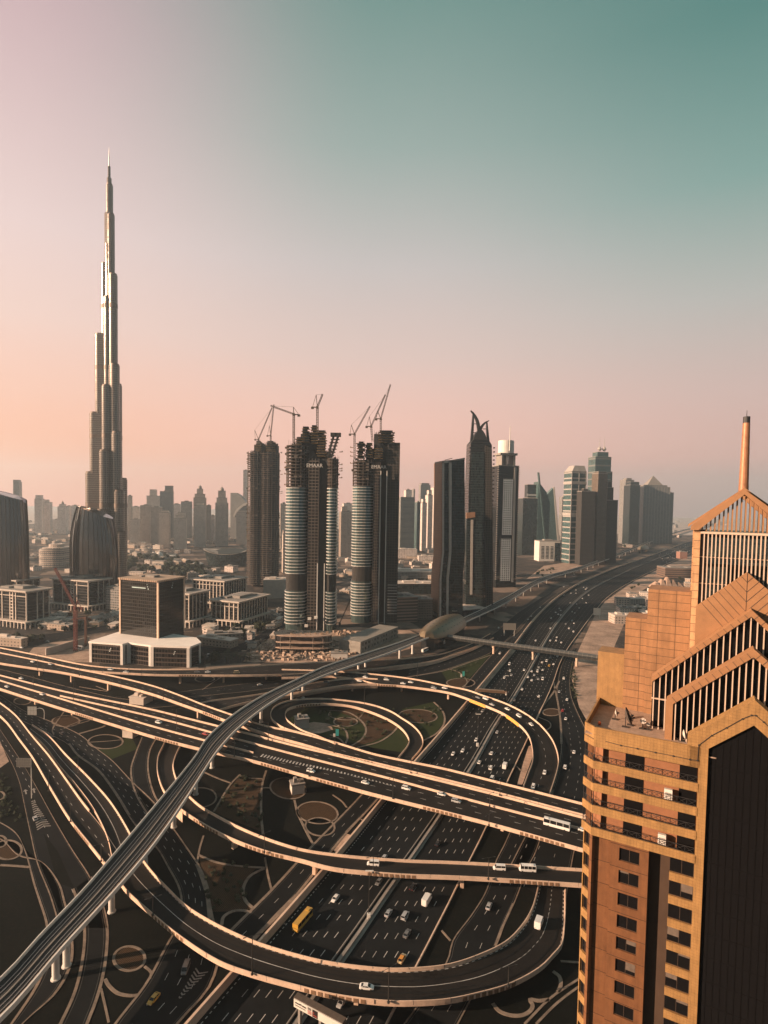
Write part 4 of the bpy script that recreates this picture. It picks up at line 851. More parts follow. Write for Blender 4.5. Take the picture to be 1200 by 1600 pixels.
# ================================================================== the unfinished towers
YEL = plain('formwork_yellow', (.22, .15, .055), .7, var=.25, scale=.5)
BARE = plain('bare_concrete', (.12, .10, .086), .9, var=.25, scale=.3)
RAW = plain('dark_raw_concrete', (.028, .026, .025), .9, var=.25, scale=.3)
GLASSB = plain('blue_green_glass', (.11, .165, .165), .1, metal=.6, var=.15, scale=.06)
SLABW = plain('slab_edge', (.50, .49, .47), .6, var=.08)
def oval(cx, cy, rx, ry, n=28, p=.8):
    out = []
    for k in range(n):
        w = 2 * math.pi * k / n; c, s = math.cos(w), math.sin(w); out.append((cx + rx * math.copysign(abs(c) ** p, c), cy + ry * math.copysign(abs(s) ** p, s)))
    return out
def letters(txt, o, u, zdir, h, root, mat, name='lettering'):
    cu = bpy.data.curves.new(name, 'FONT'); cu.body = txt; cu.size = h / .72; cu.extrude = .12; cu.align_x = 'LEFT'; cu.resolution_u = 2
    tmp = bpy.data.objects.new(name, cu); COL.objects.link(tmp); dg = bpy.context.evaluated_depsgraph_get(); me0 = tmp.evaluated_get(dg).to_mesh()
    vs = [np.asarray(o) + np.asarray(u) * v.co.x + np.asarray(zdir) * v.co.y + np.cross(u, zdir) * v.co.z for v in me0.vertices]; fs = [tuple(p.vertices) for p in me0.polygons]
    tmp.evaluated_get(dg).to_mesh_clear(); bpy.data.objects.remove(tmp); bpy.data.curves.remove(cu)
    mb = MB(); mb.add(vs, fs); return mb.build(name, mat, root)
def unfinished(label, Y, lobes, core, zg, ztop, zcore, gap, sign=None, right=None, extra=()):
    """lobes: (x0,x1,depth,glazed) pixel columns; glass up to zg, bare floors to ztop, lift core to zcore"""
    X0 = xpx(min(l[0] for l in lobes), Y); X1 = xpx(max(l[1] for l in lobes), Y)
    root = thing('unfinished_tower', label, 'tower', ((X0 + X1) / 2, Y, 0))
    gl, sl, fl, co, ra = MB(), MB(), MB(), MB(), MB()
    for (a, b, dp, glz, zt) in lobes:
        xa, xb = xpx(a, Y + dp * .5), xpx(b, Y + dp * .5); cx, rx = (xa + xb) / 2, (xb - xa) / 2; cyy = Y + dp * .5
        if glz:
            gl.prism(oval(cx, cyy, rx - .5, dp * .5 - .5), -.1, gap[0]); gl.prism(oval(cx, cyy, rx - .5, dp * .5 - .5), gap[1], zg)
            ra.prism(oval(cx, cyy, rx - 1.2, dp * .5 - 1.2), gap[0], gap[1])
            for z in np.arange(10, zg, 3.9):
                if gap[0] < z < gap[1]: continue
                sl.prism(oval(cx, cyy, rx + .35, dp * .5 + .35), z, z + .85)
        z0 = zg if glz else 4
        ra.prism(oval(cx, cyy, rx * .62, dp * .31, 14), z0, zt)
        for z in np.arange(z0 + .5, zt + .1, 3.9):
            fl.prism(oval(cx, cyy, rx, dp * .5), z, z + .55)
            if z < zt - 3:
                for k in range(16):
                    p = oval(cx, cyy, rx - .8, dp * .5 - .8, 16)[k]; co.frame((p[0], p[1], z), (1, 0, 0), (0, 1, 0), Z3, -.4, .4, -.4, .4, .5, 3.9)
                for k in range(10):
                    if random.random() < .3:
                        p = oval(cx, cyy, rx - .5, dp * .5 - .5, 20)[random.randrange(20)]; fl.frame((p[0], p[1], z), (1, 0, 0), (0, 1, 0), Z3, -2, 2, -.4, .4, .5, 1.4 + random.random() * 2)
    if gl.v: gl.build('glass_skin', GLASSB, root); sl.build('slab_edge', SLABW, root)
    fl.build('bare_floor', BARE, root); co.build('column', BARE, root)
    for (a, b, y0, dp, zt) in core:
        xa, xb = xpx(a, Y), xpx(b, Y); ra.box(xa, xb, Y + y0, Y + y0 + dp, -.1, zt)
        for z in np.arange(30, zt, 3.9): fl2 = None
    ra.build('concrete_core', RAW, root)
    m = MB(); m2 = MB(); rnd = random.Random(int(Y))
    for (a, b, y0, dp, z0, z1) in extra:        # formwork platforms round the top of the core
        xa, xb = xpx(a, Y), xpx(b, Y); z = z0
        while z < z1:
            g = rnd.uniform(.2, 1.6); m.box(xa - g, xb + g * rnd.random(), Y + y0 - g, Y + y0 + dp, z, z + .5)
            w_ = (xb - xa); m2.box(xa + w_ * rnd.uniform(0, .25), xb - w_ * rnd.uniform(0, .3), Y + y0 + .2, Y + y0 + dp - .5, z + .5, z + 3.0)
            for k in range(5): px_ = xa + (xb - xa) * rnd.random(); m2.box(px_, px_ + .5, Y + y0 - g, Y + y0 - g + .5, z, z + 3)
            z += 3.2
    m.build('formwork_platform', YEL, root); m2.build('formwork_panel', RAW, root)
    if right:
        m = MB(); xa, xb = xpx(right[0], Y), xpx(right[1], Y); m.frame((xa, Y + right[2], 0), (1, 0, 0), (0, 1, 0), Z3, 0, xb - xa, 0, right[3], -.1, right[4]); m.build('flank', M_FRAMEC, root)
    m = MB()      # reinforcing bars, props and gear standing on the raw top
    for (a, b, y0, dp, zt) in list(core) + [(l[0], l[1], 6, l[2] - 10, l[4]) for l in lobes]:
        xa, xb = xpx(a, Y), xpx(b, Y)
        for k in range(int((xb - xa) * 1.3)):
            x = xa + (xb - xa) * rnd.random(); y = Y + y0 + dp * rnd.random() * .6
            if rnd.random() < .6: m.box(x, x + .22, y, y + .22, zt, zt + rnd.uniform(1.5, 6))
            else: m.box(x, x + rnd.uniform(.8, 3), y, y + rnd.uniform(.8, 3), zt, zt + rnd.uniform(.6, 3.4))
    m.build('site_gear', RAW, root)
    m = MB()      # little loading platforms sticking out
    for k in range(9):
        l = lobes[0] if k % 2 else lobes[-1]; xx = xpx(l[0] if k % 2 else l[1], Y); z = zg + (zcore - zg) * rnd.random() * .8; s = -1 if k % 2 else 1
        m.box(min(xx, xx + s * 4), max(xx, xx + s * 4), Y + 8, Y + 11, z, z + .6); m.box(min(xx + s * 3, xx + s * 4), max(xx + s * 3, xx + s * 4), Y + 8, Y + 11, z + .6, z + 1.6)
    m.build('loading_platform', YEL, root)
    return root
T1 = 706.0; k1 = T1 / 900
z1 = lambda y: zpx(487, y, T1)
t1 = unfinished('middle unfinished tower with white banded glass curves, dark central slot and cranes on top', T1,
    [(447, 482, 34, True, z1(694)), (511, 528, 34, True, z1(716))], [(474, 513, 12, 24, z1(705)), (497, 511, 8, 20, z1(716)), (466, 492, 14, 16, z1(676)), (493, 504, 10, 16, z1(686))], z1(762), z1(694), z1(668), (z1(924), z1(898)),
    extra=[(470, 480, 6, 8, z1(690), z1(668)), (484, 494, 5, 8, z1(692), z1(664)), (494, 507, 6, 8, z1(712), z1(674)), (460, 468, 8, 8, z1(694), z1(684))])
letters('EMAAR', (xpx(478, T1), T1 - 1.2, z1(730)), (1, 0, 0), (0, 0, 1), 4.5, t1, plain('white_letter', (.62, .62, .6), .4, var=0))
def balcony_bay(root, a, b, Y, y0, dp, ztop, mat):
    m = MB(); xa, xb = xpx(a, Y), xpx(b, Y); m.box(xa, xb, Y + y0, Y + y0 + dp, -.1, ztop); m.build('balcony_wall', mat, root)
    m = MB()
    for z in np.arange(8, ztop - 2, 3.9): m.box(xa - .1, xb + .1, Y + y0 - 1.3, Y + y0, z, z + .35); m.box(xa - .1, xb + .1, Y + y0 - 1.35, Y + y0 - 1.2, z + .35, z + 1.2)
    for f in (.0, .33, .66, 1.0): x = xa + (xb - xa) * f; m.box(x - .3, x + .3, Y + y0 - 1.28, Y + y0, 4, ztop)
    m.build('balcony', BARE, root)
balcony_bay(t1, 481, 497, T1, 5, 24, z1(716), M_FRAMEC)
m = MB()    # two leaning climbing screens
for a, b in ((514, 519), (520, 526)):
    p = np.array([xpx(a - 4, T1), T1 + 6, z1(714)]); q = np.array([xpx(b, T1), T1 + 6, z1(680)]); m.bar(p, q, 2.6, 2.6)
    for t in np.linspace(.1, 1, 7): c = p + (q - p) * t; m.box(c[0] - 2.6, c[0] + 2.8, c[1] - 2, c[1] + 3, c[2] - .5, c[2] + .5)
    m.box(q[0] - 3.6, q[0] + 3.4, q[1] - 3, q[1] + 4, q[2] - .5, q[2] + 4)
m.build('climbing_screen', RAW, t1)
m = MB()    # hoist and mast running up the slot
for a in (497, 508): xx = xpx(a, T1); m.bar((xx, T1 - .6, 0), (xx, T1 - .6, z1(880)), 1.0)
for a, y in ((486, 966), (496, 964), (481, 977)): xx = xpx(a, T1); m.box(xx - 2, xx + 2, T1 - 4, T1 - 1, z1(y) - 1.5, z1(y) + 1.5)
m.build('hoist', CONCW, t1)
T2 = 766.0; z2 = lambda y: zpx(587, y, T2)
t2 = unfinished('right hand unfinished tower with white banded glass on its left and a dark bare flank', T2,
    [(550, 584, 36, True, z2(718))], [(592, 604, 10, 26, z2(718)), (592, 615, 10, 22, z2(692)), (572, 592, 14, 18, z2(700)), (582, 612, 14, 14, z2(676))], z2(760), z2(718), z2(672), (z2(909), z2(886)), right=(603, 623.5, 8, 34, z2(690)),
    extra=[(556, 568, 4, 10, z2(716), z2(692)), (569, 580, 5, 10, z2(714), z2(694)), (584, 596, 4, 8, z2(716), z2(700)), (590, 614, 6, 10, z2(690), z2(671))])
letters('EMAAR', (xpx(579, T2), T2 - 1.2, z2(732)), (1, 0, 0), (0, 0, 1), 4.5, t2, plain('white_letter', (.62, .62, .6), .4, var=0))
balcony_bay(t2, 583, 593, T2, 5, 24, z2(722), M_FRAMEC)
m = MB()
for z in np.arange(12, z2(912), 3.9): m.frame((xpx(608, T2), T2 + 7.2, 0), (1, 0, 0), (0, 1, 0), Z3, 0, xpx(623, T2) - xpx(608, T2), 0, 1, z, z + .8)
m.build('slab_edge', SLABW, t2)
m = MB()
for a in (594, 603.5): xx = xpx(a, T2); m.bar((xx, T2 + 2, 0), (xx, T2 + 2, z2(735)), 1.1)
m.build('hoist', CONCW, t2)
T0 = 1075.0; z0_ = lambda y: zpx(411, y, T0)
t0 = unfinished('left hand unfinished tower, farther back, wrapped in bare concrete floors from bottom to top', T0,
    [(387, 412, 40, False, z0_(706)), (406, 436, 44, False, z0_(706))], [(394, 430, 12, 20, z0_(694))], 60, z0_(706), z0_(690), (20, 24), extra=[(398, 406, 8, 10, z0_(704), z0_(688)), (414, 428, 8, 10, z0_(704), z0_(690))])
# white box podium beneath them, the round concrete slabs and the debris of the site
m = MB(); o = G(432, 1012, 0)
slab = plain('fresh_concrete', (.40, .29, .225), .9, var=.2, scale=.3)
root = thing('concrete_podium', 'round unfinished concrete podium on columns at the foot of the middle unfinished tower', 'building', G(470, 1020))
cpt = G(472, 1020); R_ = 32
m = MB(); m2 = MB()
for i, z in enumerate((5, 11, 18)):
    m.prism(oval(cpt[0], cpt[1] + 10, R_ - i * .5, 15 - i * .3, 28, .6), z, z + 1.1)
for k in range(14):
    p = oval(cpt[0], cpt[1] + 10, R_ - 2, 13.5, 14, .6)[k]; m2.cyl((p[0], p[1], -.1), (p[0], p[1], 18), .6, .6, 8)
m.build('floor_slab', slab, root); m2.build('column', BARE, root)
m = MB(); rr = random.Random(3)
for k in range(70):
    w = rr.random() * 6.28; r = rr.random() ** .5; p = (cpt[0] + (R_ - 4) * r * math.cos(w), cpt[1] + 10 + 12 * r * math.sin(w)); m.box(p[0], p[0] + rr.uniform(.4, 2.6), p[1], p[1] + rr.uniform(.3, 2), 19.1, 19.1 + rr.uniform(.2, 1.4))
m.build('building_material', plain('stacked_material', (.34, .24, .17), .9, var=.35, scale=.8), root)
root = thing('parking_structure', 'long unfinished pale parking structure beside the metro viaduct near the station', 'building', G(600, 1000))
a = G(563, 1022); b = G(622, 996); d = unit(b - a); s = np.array([-d[1], d[0], 0]); L = np.linalg.norm(b - a)
m = MB(); m2 = MB()
m.frame(a, d, s, Z3, 0, L, 0, 26, 0, 2.4); m.frame(a, d, s, Z3, 0, L, 0, 26, 5.4, 7.6); m.frame(a, d, s, Z3, 0, L, 0, 26, 10.6, 13)
for k in range(int(L / 7) + 1): m.frame(a, d, s, Z3, k * 7, k * 7 + (3.4 if k % 3 else 5.2), .1, 25.9, 2.4, 10.6)
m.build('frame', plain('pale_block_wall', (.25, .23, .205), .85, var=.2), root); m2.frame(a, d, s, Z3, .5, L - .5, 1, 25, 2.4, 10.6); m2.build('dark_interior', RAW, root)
m = MB(); rr = random.Random(5)
for k in range(420):    # loose timber, steel and bags between the towers
    t, q = rr.random(), rr.random(); p = G(510 + t * 60 + q * 40, 982 + t * 8 + q * 22 - t * q * 14); w = rr.uniform(.5, 5); h = rr.uniform(.3, 3.5); an = rr.random() * 3.14
    m.frame(p, (math.cos(an), math.sin(an), 0), (-math.sin(an), math.cos(an), 0), Z3, 0, w, 0, rr.uniform(.4, 1.6), 0, h)
for k in range(520):
    p = G(rr.uniform(384, 560), rr.uniform(1002, 1033)); w = rr.uniform(.6, 5.5); an = rr.random() * 3.14
    m.frame(p, (math.cos(an), math.sin(an), 0), (-math.sin(an), math.cos(an), 0), Z3, 0, w, 0, rr.uniform(.5, 3), 0, rr.uniform(.4, 3.2))
ob = m.build('site_debris', plain('site_debris', (.36, .27, .21), .9, var=.55, scale=.15), origin=tuple(G(520, 1000))); tag(ob, 'heaps of timber, steel and bags strewn over the building site', 'debris', None, 'stuff')
# ================================================================== cranes
CRD = plain('crane_dark', (.09, .075, .06), .7, var=.2, scale=1.0); CRR = plain('crane_red', (.17, .045, .035), .6, var=.2, scale=.6)
def lattice(mb, a, b, w, n=None, t=.22):
    a = np.asarray(a, float); b = np.asarray(b, float); d = unit(b - a); L = np.linalg.norm(b - a)
    r = np.array([0, 0, 1.0]) if abs(d[2]) < .9 else np.array([0, 1.0, 0]); x = unit(np.cross(d, r)); y = np.cross(x, d)
    n = n or max(3, int(L / (w * 1.3))); cs = [(-1, -1), (1, -1), (1, 1), (-1, 1)]
    P = [[a + d * L * i / n + x * w / 2 * c[0] + y * w / 2 * c[1] for c in cs] for i in range(n + 1)]
    for c in range(4): mb.bar(P[0][c], P[n][c], t * 1.5)
    for i in range(n):
        for c in range(4):
            e = (c + 1) % 4; mb.bar(P[i][c], P[i + 1][e] if i % 2 else P[i + 1][e], t); mb.bar(P[i + 1][c], P[i + 1][e], t)
def crane(label, Y, base, pivot, tip, aframe=None, counter=None, mat=None, w=2.2, t=.3, name='luffing_crane'):
    """base, pivot, tip: pixels at distance Y"""
    mat = mat or CRD; B, Pv, T = at(*base, Y), at(*pivot, Y), at(*tip, Y); root = thing(name, label, 'crane', B)
    m = MB(); lattice(m, B, Pv, w, t=t); m.build('mast', mat, root)
    m = MB(); lattice(m, Pv + Z3 * .8, T, w * .7, t=t * .8); m.build('jib', mat, root)
    if counter is not None: C = at(*counter, Y)
    else: C = Pv + unit(np.array([Pv[0] - T[0], 0, 0])) * 6 + Z3 * .6
    m = MB(); m.bar(Pv + Z3 * .5, C, w * .9, 1.0); m.box(C[0] - 1.6, C[0] + 1.6, C[1] - 1.2, C[1] + 1.2, C[2] - 2.2, C[2] + .4); m.build('counter_jib', mat, root)
    m = MB(); m.box(Pv[0] - 1.3, Pv[0] + 1.3, Y - 2.6, Y - .6, Pv[2] - 1, Pv[2] + 1.8); m.cyl(Pv - Z3 * 1.0, Pv + Z3 * .4, w * .8, w * .8, 10); m.build('cab', mat, root)
    if aframe:
        A = at(*aframe, Y); m = MB(); m.bar(Pv, A, .8); m.bar(C, A, .45); m.bar(A, T, .22); m.build('a_frame', mat, root)
crane('dark luffing crane raising its arm on the left of the farther unfinished tower', 1075, (404, 694), (404, 687), (425, 637), (398, 672))
crane('dark luffing crane with near upright arm on the farther unfinished tower', 1075, (423, 694), (423, 681), (428, 632), (421, 665))
crane('dark hammerhead crane with level arm pointing left above the middle unfinished tower', 706, (459, 692), (459, 648), (423, 634), (458.5, 636), (467, 648), name='hammerhead_crane')
crane('slim luffing crane standing tallest above the core of the middle unfinished tower', 706, (496, 676), (496, 637), (504, 616), (494, 617))
crane('pale luffing crane at the left edge of the right hand unfinished tower', 766, (554, 718), (554, 679), (578, 635), (549, 664), mat=CRD)
crane('dark luffing crane squatting on the core of the right hand unfinished tower', 766, (582, 690), (580, 667), (602, 617), (577, 651))
crane('luffing crane reaching highest above the right hand unfinished tower', 766, (595, 676), (595, 655), (610, 601), (590, 642))
crane('red tower crane standing between the white framed block and the white podium', 600, (118, 1023), (118, 950), (86, 888), (121, 938), mat=CRR, w=2.6, name='tower_crane')
crane('thin rusty crane mast just right of the red tower crane', 620, (134, 1014), (134, 966), (112, 968), None, (140, 966), mat=plain('rusty_crane', (.14, .07, .05), .8), w=1.6, name='tower_crane')
crane('low dark crane leaning over the rubble between the unfinished towers', 740, (531, 978), (531, 974), (548, 936), None, None, w=1.6, name='mobile_crane')

# ================================================================== towers right of the station
FRAME3 = plain('pale_frame_cladding', (.52, .47, .43), .6, var=.08); BANDM = plain('grey_floor_band', (.15, .155, .15), .6, var=.08); GREYF = plain('light_grey_cladding', (.34, .32, .30), .6, var=.08); BRN = facade('brown_flank', (.30, .18, .125), (.06, .04, .03), 2.6, 3.4, .34, .42, .3)
Y3 = 800.0; AY = unit([-.27, .96, 0]); X3 = np.array([1.0, 0, 0])
def pol(pix, Y): return [(float(at(px, py, Y)[0]), float(at(px, py, Y)[2])) for px, py in pix]
root = thing('bent_tower', 'bent slab tower with brown left flank, pale frame and dark teal front beside the station', 'tower', at(703, 960, Y3) * [1, 1, 0])
def slab(pix, y0, y1, name, mat): m = MB(); m.ext((0, Y3, 0), X3, Z3, AY, pol(pix, Y3), y0, y1); m.build(name, mat, root)
slab([(691, 723), (727, 717), (727.5, 860), (724, 905), (724, 985), (684, 985), (686, 905), (690.5, 862)], 2.2, 30, 'tower_body', M_DTEAL)
slab([(690.2, 722), (692.6, 722), (692.4, 862), (688.4, 905), (687.6, 985), (684.2, 985), (685.6, 905), (690, 862)], 0, 30.5, 'brown_flank', BRN)
slab([(690.8, 721), (694, 721), (693.6, 862), (689.6, 905), (688.8, 985), (686.4, 985), (687, 905), (690.9, 862)], -.6, 2.4, 'pale_frame', FRAME3)
slab([(702, 720), (705.6, 719.4), (705.2, 862), (701, 905), (700.2, 985), (697.4, 985), (698, 905), (702, 862)], -.6, 2.4, 'pale_frame', FRAME3)
slab([(690.8, 720), (705.6, 718.5), (705.6, 722.5), (690.8, 724)], -.6, 2.4, 'pale_frame', FRAME3)
slab([(691, 720), (706, 718.6), (727.4, 715), (727.4, 718), (706, 721), (691, 723)], 2.0, 30, 'roof', CONCD)
m = MB(); m.bar(at(700, 718, Y3) + AY * 12, at(712, 715, Y3) + AY * 12, .8); m.build('window_cleaning_arm', DARKM, root)
# the clawed tower
Y4 = 860.0
claw = thing('clawed_tower', 'black tower crowned with two curved claws, with a lower shoulder on its left', 'tower', at(750, 955, Y4) * [1, 1, 0])
def slab4(pix, y0, y1, name, mat): m = MB(); m.ext((0, Y4, 0), X3, Z3, np.array([-.05, 1, 0]), pol(pix, Y4), y0, y1); m.build(name, mat, claw)
slab4([(736, 692), (741, 686), (764, 687), (769, 695), (770, 800), (771, 970), (731, 970), (731.5, 860), (733, 760)], 2, 34, 'tower_body', M_DARK)
slab4([(737, 706), (756, 706), (756, 970), (735, 970), (736, 800)], 0, 2.5, 'front_bay', M_DTEAL)
slab4([(758, 696), (768, 700), (769.5, 970), (760, 970), (759, 800)], -.5, 2.5, 'ribbed_bay', M_FRAMEC)
slab4([(728, 806), (741, 804), (752, 806), (752, 970), (726, 970), (727, 880)], -6, 2, 'lower_shoulder', M_DTEAL)
slab4([(727.4, 801), (741, 800), (741, 808), (727.6, 810)], -7, -2, 'copper_cap', plain('copper_cap', (.36, .2, .12), .5, metal=.4))
slab4([(734.4, 812), (738, 812), (736.6, 928), (733, 928)], -7, -5.8, 'pale_stripe', GREYF)
def horn(pts, name):
    P = spline(np.array([at(x, y, Y4) + np.array([0, 16, 0]) for x, y, r in pts]), 20); rr = np.interp(np.linspace(0, 1, 20), np.linspace(0, 1, len(pts)), [r for *_, r in pts]); m = MB(); rings = []
    for i, (p, r) in enumerate(zip(P, rr)):
        t = P[min(i + 1, 19)] - P[max(i - 1, 0)]; t = unit(t); x = unit(np.cross(t, [0, 1, 0])); rings.append([p + x * r * a + np.array([0, 1.0, 0]) * b for a, b in ((-1, -3), (1, -3), (1, 3), (-1, 3))])
    m.sweep(rings); m.build(name, M_CLAW, claw)
M_CLAW = plain('claw_steel', (.05, .05, .05), .4, metal=.5)
horn([(738, 639, .5), (743, 645, 1.6), (748.5, 656, 2.2), (751, 670, 2.4), (753, 680, 2.4), (758, 688, 2.6)], 'claw')
horn([(767, 655, .5), (760, 659, 1.6), (754, 667, 2.2), (751, 678, 2.2), (749, 688, 2.4)], 'claw')
horn([(742, 642, .8), (741.5, 655, 1.6), (740.5, 670, 1.8), (739, 690, 2.2)], 'claw_strut'); horn([(763.5, 658, .8), (764, 668, 1.4), (765, 680, 1.6), (766, 692, 2)], 'claw_strut')
slab4([(739, 694), (744, 678), (748, 672), (756, 671), (760, 677), (766, 694)], 8, 26, 'crown_base', M_CLAW)
m = MB()
for x0, y0, x1, y1 in ((741, 660, 748, 660), (740, 674, 751, 674), (757, 668, 764, 668)): m.bar(at(x0, y0, Y4) + np.array([0, 16, 0]), at(x1, y1, Y4) + np.array([0, 16, 0]), 1.0)
for k in range(34):
    y = 700 + k * 6.4; m.box(xpx(769.4, Y4), xpx(771.6, Y4), Y4 + 3, Y4 + 8, zpx(770, y, Y4), zpx(770, y, Y4) + 1.6); m.box(xpx(731.6, Y4) , xpx(733.2, Y4) + .6, Y4 + 3, Y4 + 8, zpx(733, y, Y4), zpx(733, y, Y4) + 1.6) if k < 16 else None
m.build('claw_brace', M_CLAW, claw)
# the white gridded tower
Y5 = 1130.0
wt, o, u, v, w, dd, zt = tower('gridded_tower', 'tower with white front of square windows and a white drum and mast on top', 771, 811, 728, Y5, 34, 14, M_DARK)
k = w / 40
fbox(M_WHITEG, wt, 'white_grid_front', o, u, v, w * .24, w * .72, -.8, 0, zpx(790, 836, Y5), zpx(790, 748, Y5)); fbox(M_WHITEG, wt, 'white_grid_front', o, u, v, w * .20, w * .70, -.8, 0, zpx(790, 908, Y5), zpx(790, 842, Y5))
m = MB()
for z in np.arange(16, zt, 4.4):
    for x in (0, w): m.frame(o, u, v, Z3, x - 1.2, x + 1.2, -1.2, 2, z, z + 1.2)
    m.frame(o, u, v, Z3, w - .2, w + 1.2, 2, dd, z, z + 1.0)
m.build('balcony', CONCD, wt)
m = MB(); m.frame(o, u, v, Z3, w * .76, w * .86, -.9, .1, 10, zt - 2); m.build('pale_pier', GREYF, wt)
m = MB(); zz = zpx(790, 725, Y5)
for x in (.18, .40, .78): m.frame(o, u, v, Z3, w * x, w * x + 3.4, 4, dd - 4, zt, zt + 22)
m.frame(o, u, v, Z3, w * .1, w * .95, 3, dd - 3, zt + 22, zt + 26); m.build('open_frame', CONCD, wt)
c = o + u * w * .52 + v * dd * .5; m = MB(); m.lathe(c, [(w * .36, zt + 26), (w * .36, zt + 51)], 24); m.build('white_drum', WHITE, wt, smooth=False)
m = MB(); m.cyl(c - v * 16 + Z3 * (zt + 30), c - v * 16 + Z3 * (zt + 78), .9, .6, 8); m.build('mast', CONCW, wt)
# the rest of the right hand group
GRN = plain('green_sign', (.5, .5, .48), .5, var=0)
r_, o, u, v, w, dd, zt = tower('dark_office_block', 'wide dark green office slab with pale and red emblem, behind the gridded tower', 813, 851, 779, 1900, 60, 8, M_DTEAL, steps=((.30, .75, 757),))
m = MB(); m.frame(o, u, v, Z3, w * .24, w * .62, -.6, -.1, zt - 37, zt - 32); m.frame(o, u, v, Z3, w * .17, w * .23, -.6, -.1, zt - 38, zt - 30); m.build('emblem', GRN, r_)
m = MB(); m.ext(o - v * 6, u, Z3, v, [(w * .64, zt + 40), (w * .70, zt + 40), (w * 1.22, 0), (w * 1.14, 0)], 0, 8); m.build('slanting_fin', M_TEAL, r_)
m = MB(); m.ext(o - v * 2, u, Z3, v, [(w * .7, zt + 10), (w * 1.1, zt - 25), (w * 1.28, zt - 60), (w * 1.25, 0), (w * .7, 0)], 0, 40); m.build('glass_wing', M_TEAL, r_)
Yt = 2100.0; root = thing('pointed_glass_tower', 'pale pointed glass tower like a leaning shard beside the dark office slab', 'tower', at(866, 840, Yt) * [1, 1, 0])
m = MB(); m.ext((0, Yt, 0), X3, Z3, np.array([0, 1.0, 0]), pol([(852, 776), (865, 762), (868, 790), (874, 862), (856, 862), (853, 800)], Yt), 0, 30); m.build('glass_body', M_TEAL, root)
m = MB(); m.ext((0, Yt, 0), X3, Z3, np.array([0, 1.0, 0]), pol([(864.4, 761), (866.4, 761), (876, 862), (872, 862)], Yt), -3, 6); m.build('edge_fin', GREYF, root)
tower('grey_tower', 'plain grey tower between the pointed glass tower and the white banded tower', 877, 888, 777, 2200, 30, 5, M_GREY)
r6, o, u, v, w, dd, zt = tower('banded_tower', 'tall glass tower with white horizontal frames and a sloping roof beside the highway', 887, 916, 737, 1640, 44, 12, M_TEAL, band=15.6, pmat=GREYF)
m = MB(); m.prism([tuple((o + u * a * w + v * b * dd)[:2]) for a, b in ((0, 0), (1, 0), (1, 1), (0, 1))], zt + .3, zt + 18, [tuple((o + u * a * w + v * b * dd)[:2]) for a, b in ((.25, .15), (.95, .15), (.95, .85), (.25, .85))]); m.build('bevelled_roof', GREYF, r6)
m = MB()
for x in (0, .5, 1): m.frame(o, u, v, Z3, w * x - 1, w * x + 1, -1, .2, 0, zt - 1)
m.frame(o, u, v, Z3, -1.4, w + 1.4, -1.4, dd + 1, zpx(900, 806, 1640), zpx(900, 801, 1640)); m.frame(o, u, v, Z3, -1.3, w + 1.3, -1.3, dd + 1, zpx(900, 756, 1640), zpx(900, 752, 1640)); m.build('white_frame', GREYF, r6)
r7, o, u, v, w, dd, zt = tower('twin_spired_tower', 'tallest of the right hand towers, stepped, with two small domes and twin spires', 924, 954, 714, 1850, 44, 10, M_TEAL, steps=((.22, .92, 706),), band=22, pmat=BANDM)
zq = zpx(939, 704, 1850)
for fx in (.42, .72):
    c = o + u * w * fx + v * dd * .4; m = MB(); m.lathe(c, [(2, zq), (7, zq + 6), (6, zq + 9), (1, zq + 16), (.6, zq + 34), (.3, zq + 44)], 10); m.build('domed_spire', GREYF, r7)
fbox(M_TEAL, r7, 'side_wing', o, u, v, w * .92, w * 1.14, 3, dd, 0, zpx(940, 736, 1850))
tower('bare_tower', 'dark bare concrete tower under construction between the white banded and twin spired towers', 906, 931, 768, 1600, 30, 8, M_FRAMEC, steps=((.2, .5, 764),))
tower('ribbed_tower', 'narrow brown ribbed tower standing in front of the twin spired tower', 929, 949, 740, 1610, 30, 14, M_BROWN, steps=((.1, .9, 737),), band=7, pmat=M_BROWN)
tower('unfinished_slab', 'dark unfinished slab with ragged top right of the twin spired tower', 946, 966, 782, 1680, 34, 8, M_FRAMEC, steps=((.1, .6, 762), (.2, .5, 752)))
tower('glass_tower', 'dark glass tower with open crown and white arched base, left of the broad ribbed block', 981, 1000, 758, 2500, 50, 8, M_DTEAL, steps=((.1, .95, 753),))
tower('grey_tower', 'slim grey unfinished tower with ragged top, hidden behind the glass tower with open crown', 974, 990, 750, 2600, 50, 8, M_GREY, steps=((.3, .9, 747),))
tower('broad_block', 'broad pale ribbed block with stepped top and small pyramid, farthest right of the skyline', 1002, 1048, 761, 2650, 70, 6, M_GREY, piers=9, pmat=GREYF, steps=((.1, .92, 758),), crown='pyramid')
tower('broad_block_wing', 'narrow stepped wing on the right of the broad ribbed block', 1044, 1052, 770, 2690, 40, 6, M_GREY)
r8, o, u, v, w, dd, zt = tower('white_office', 'small white office building with three window panels beside the banded tower', 842, 878, 846, 1700, 40, 6, WHITE, cat='office building')
m = MB()
for q in range(3):
    for z in range(9): m.frame(o, u, v, Z3, w * (.10 + q * .22), w * (.24 + q * .22), -.4, .2, 8 + z * 4.2, 10.6 + z * 4.2)
m.build('window_panel', M_DTEAL, r8); fbox(M_DTEAL, r8, 'dark_flank', o, u, v, w * .74, w + .8, -.6, dd, 0, zt - 4)
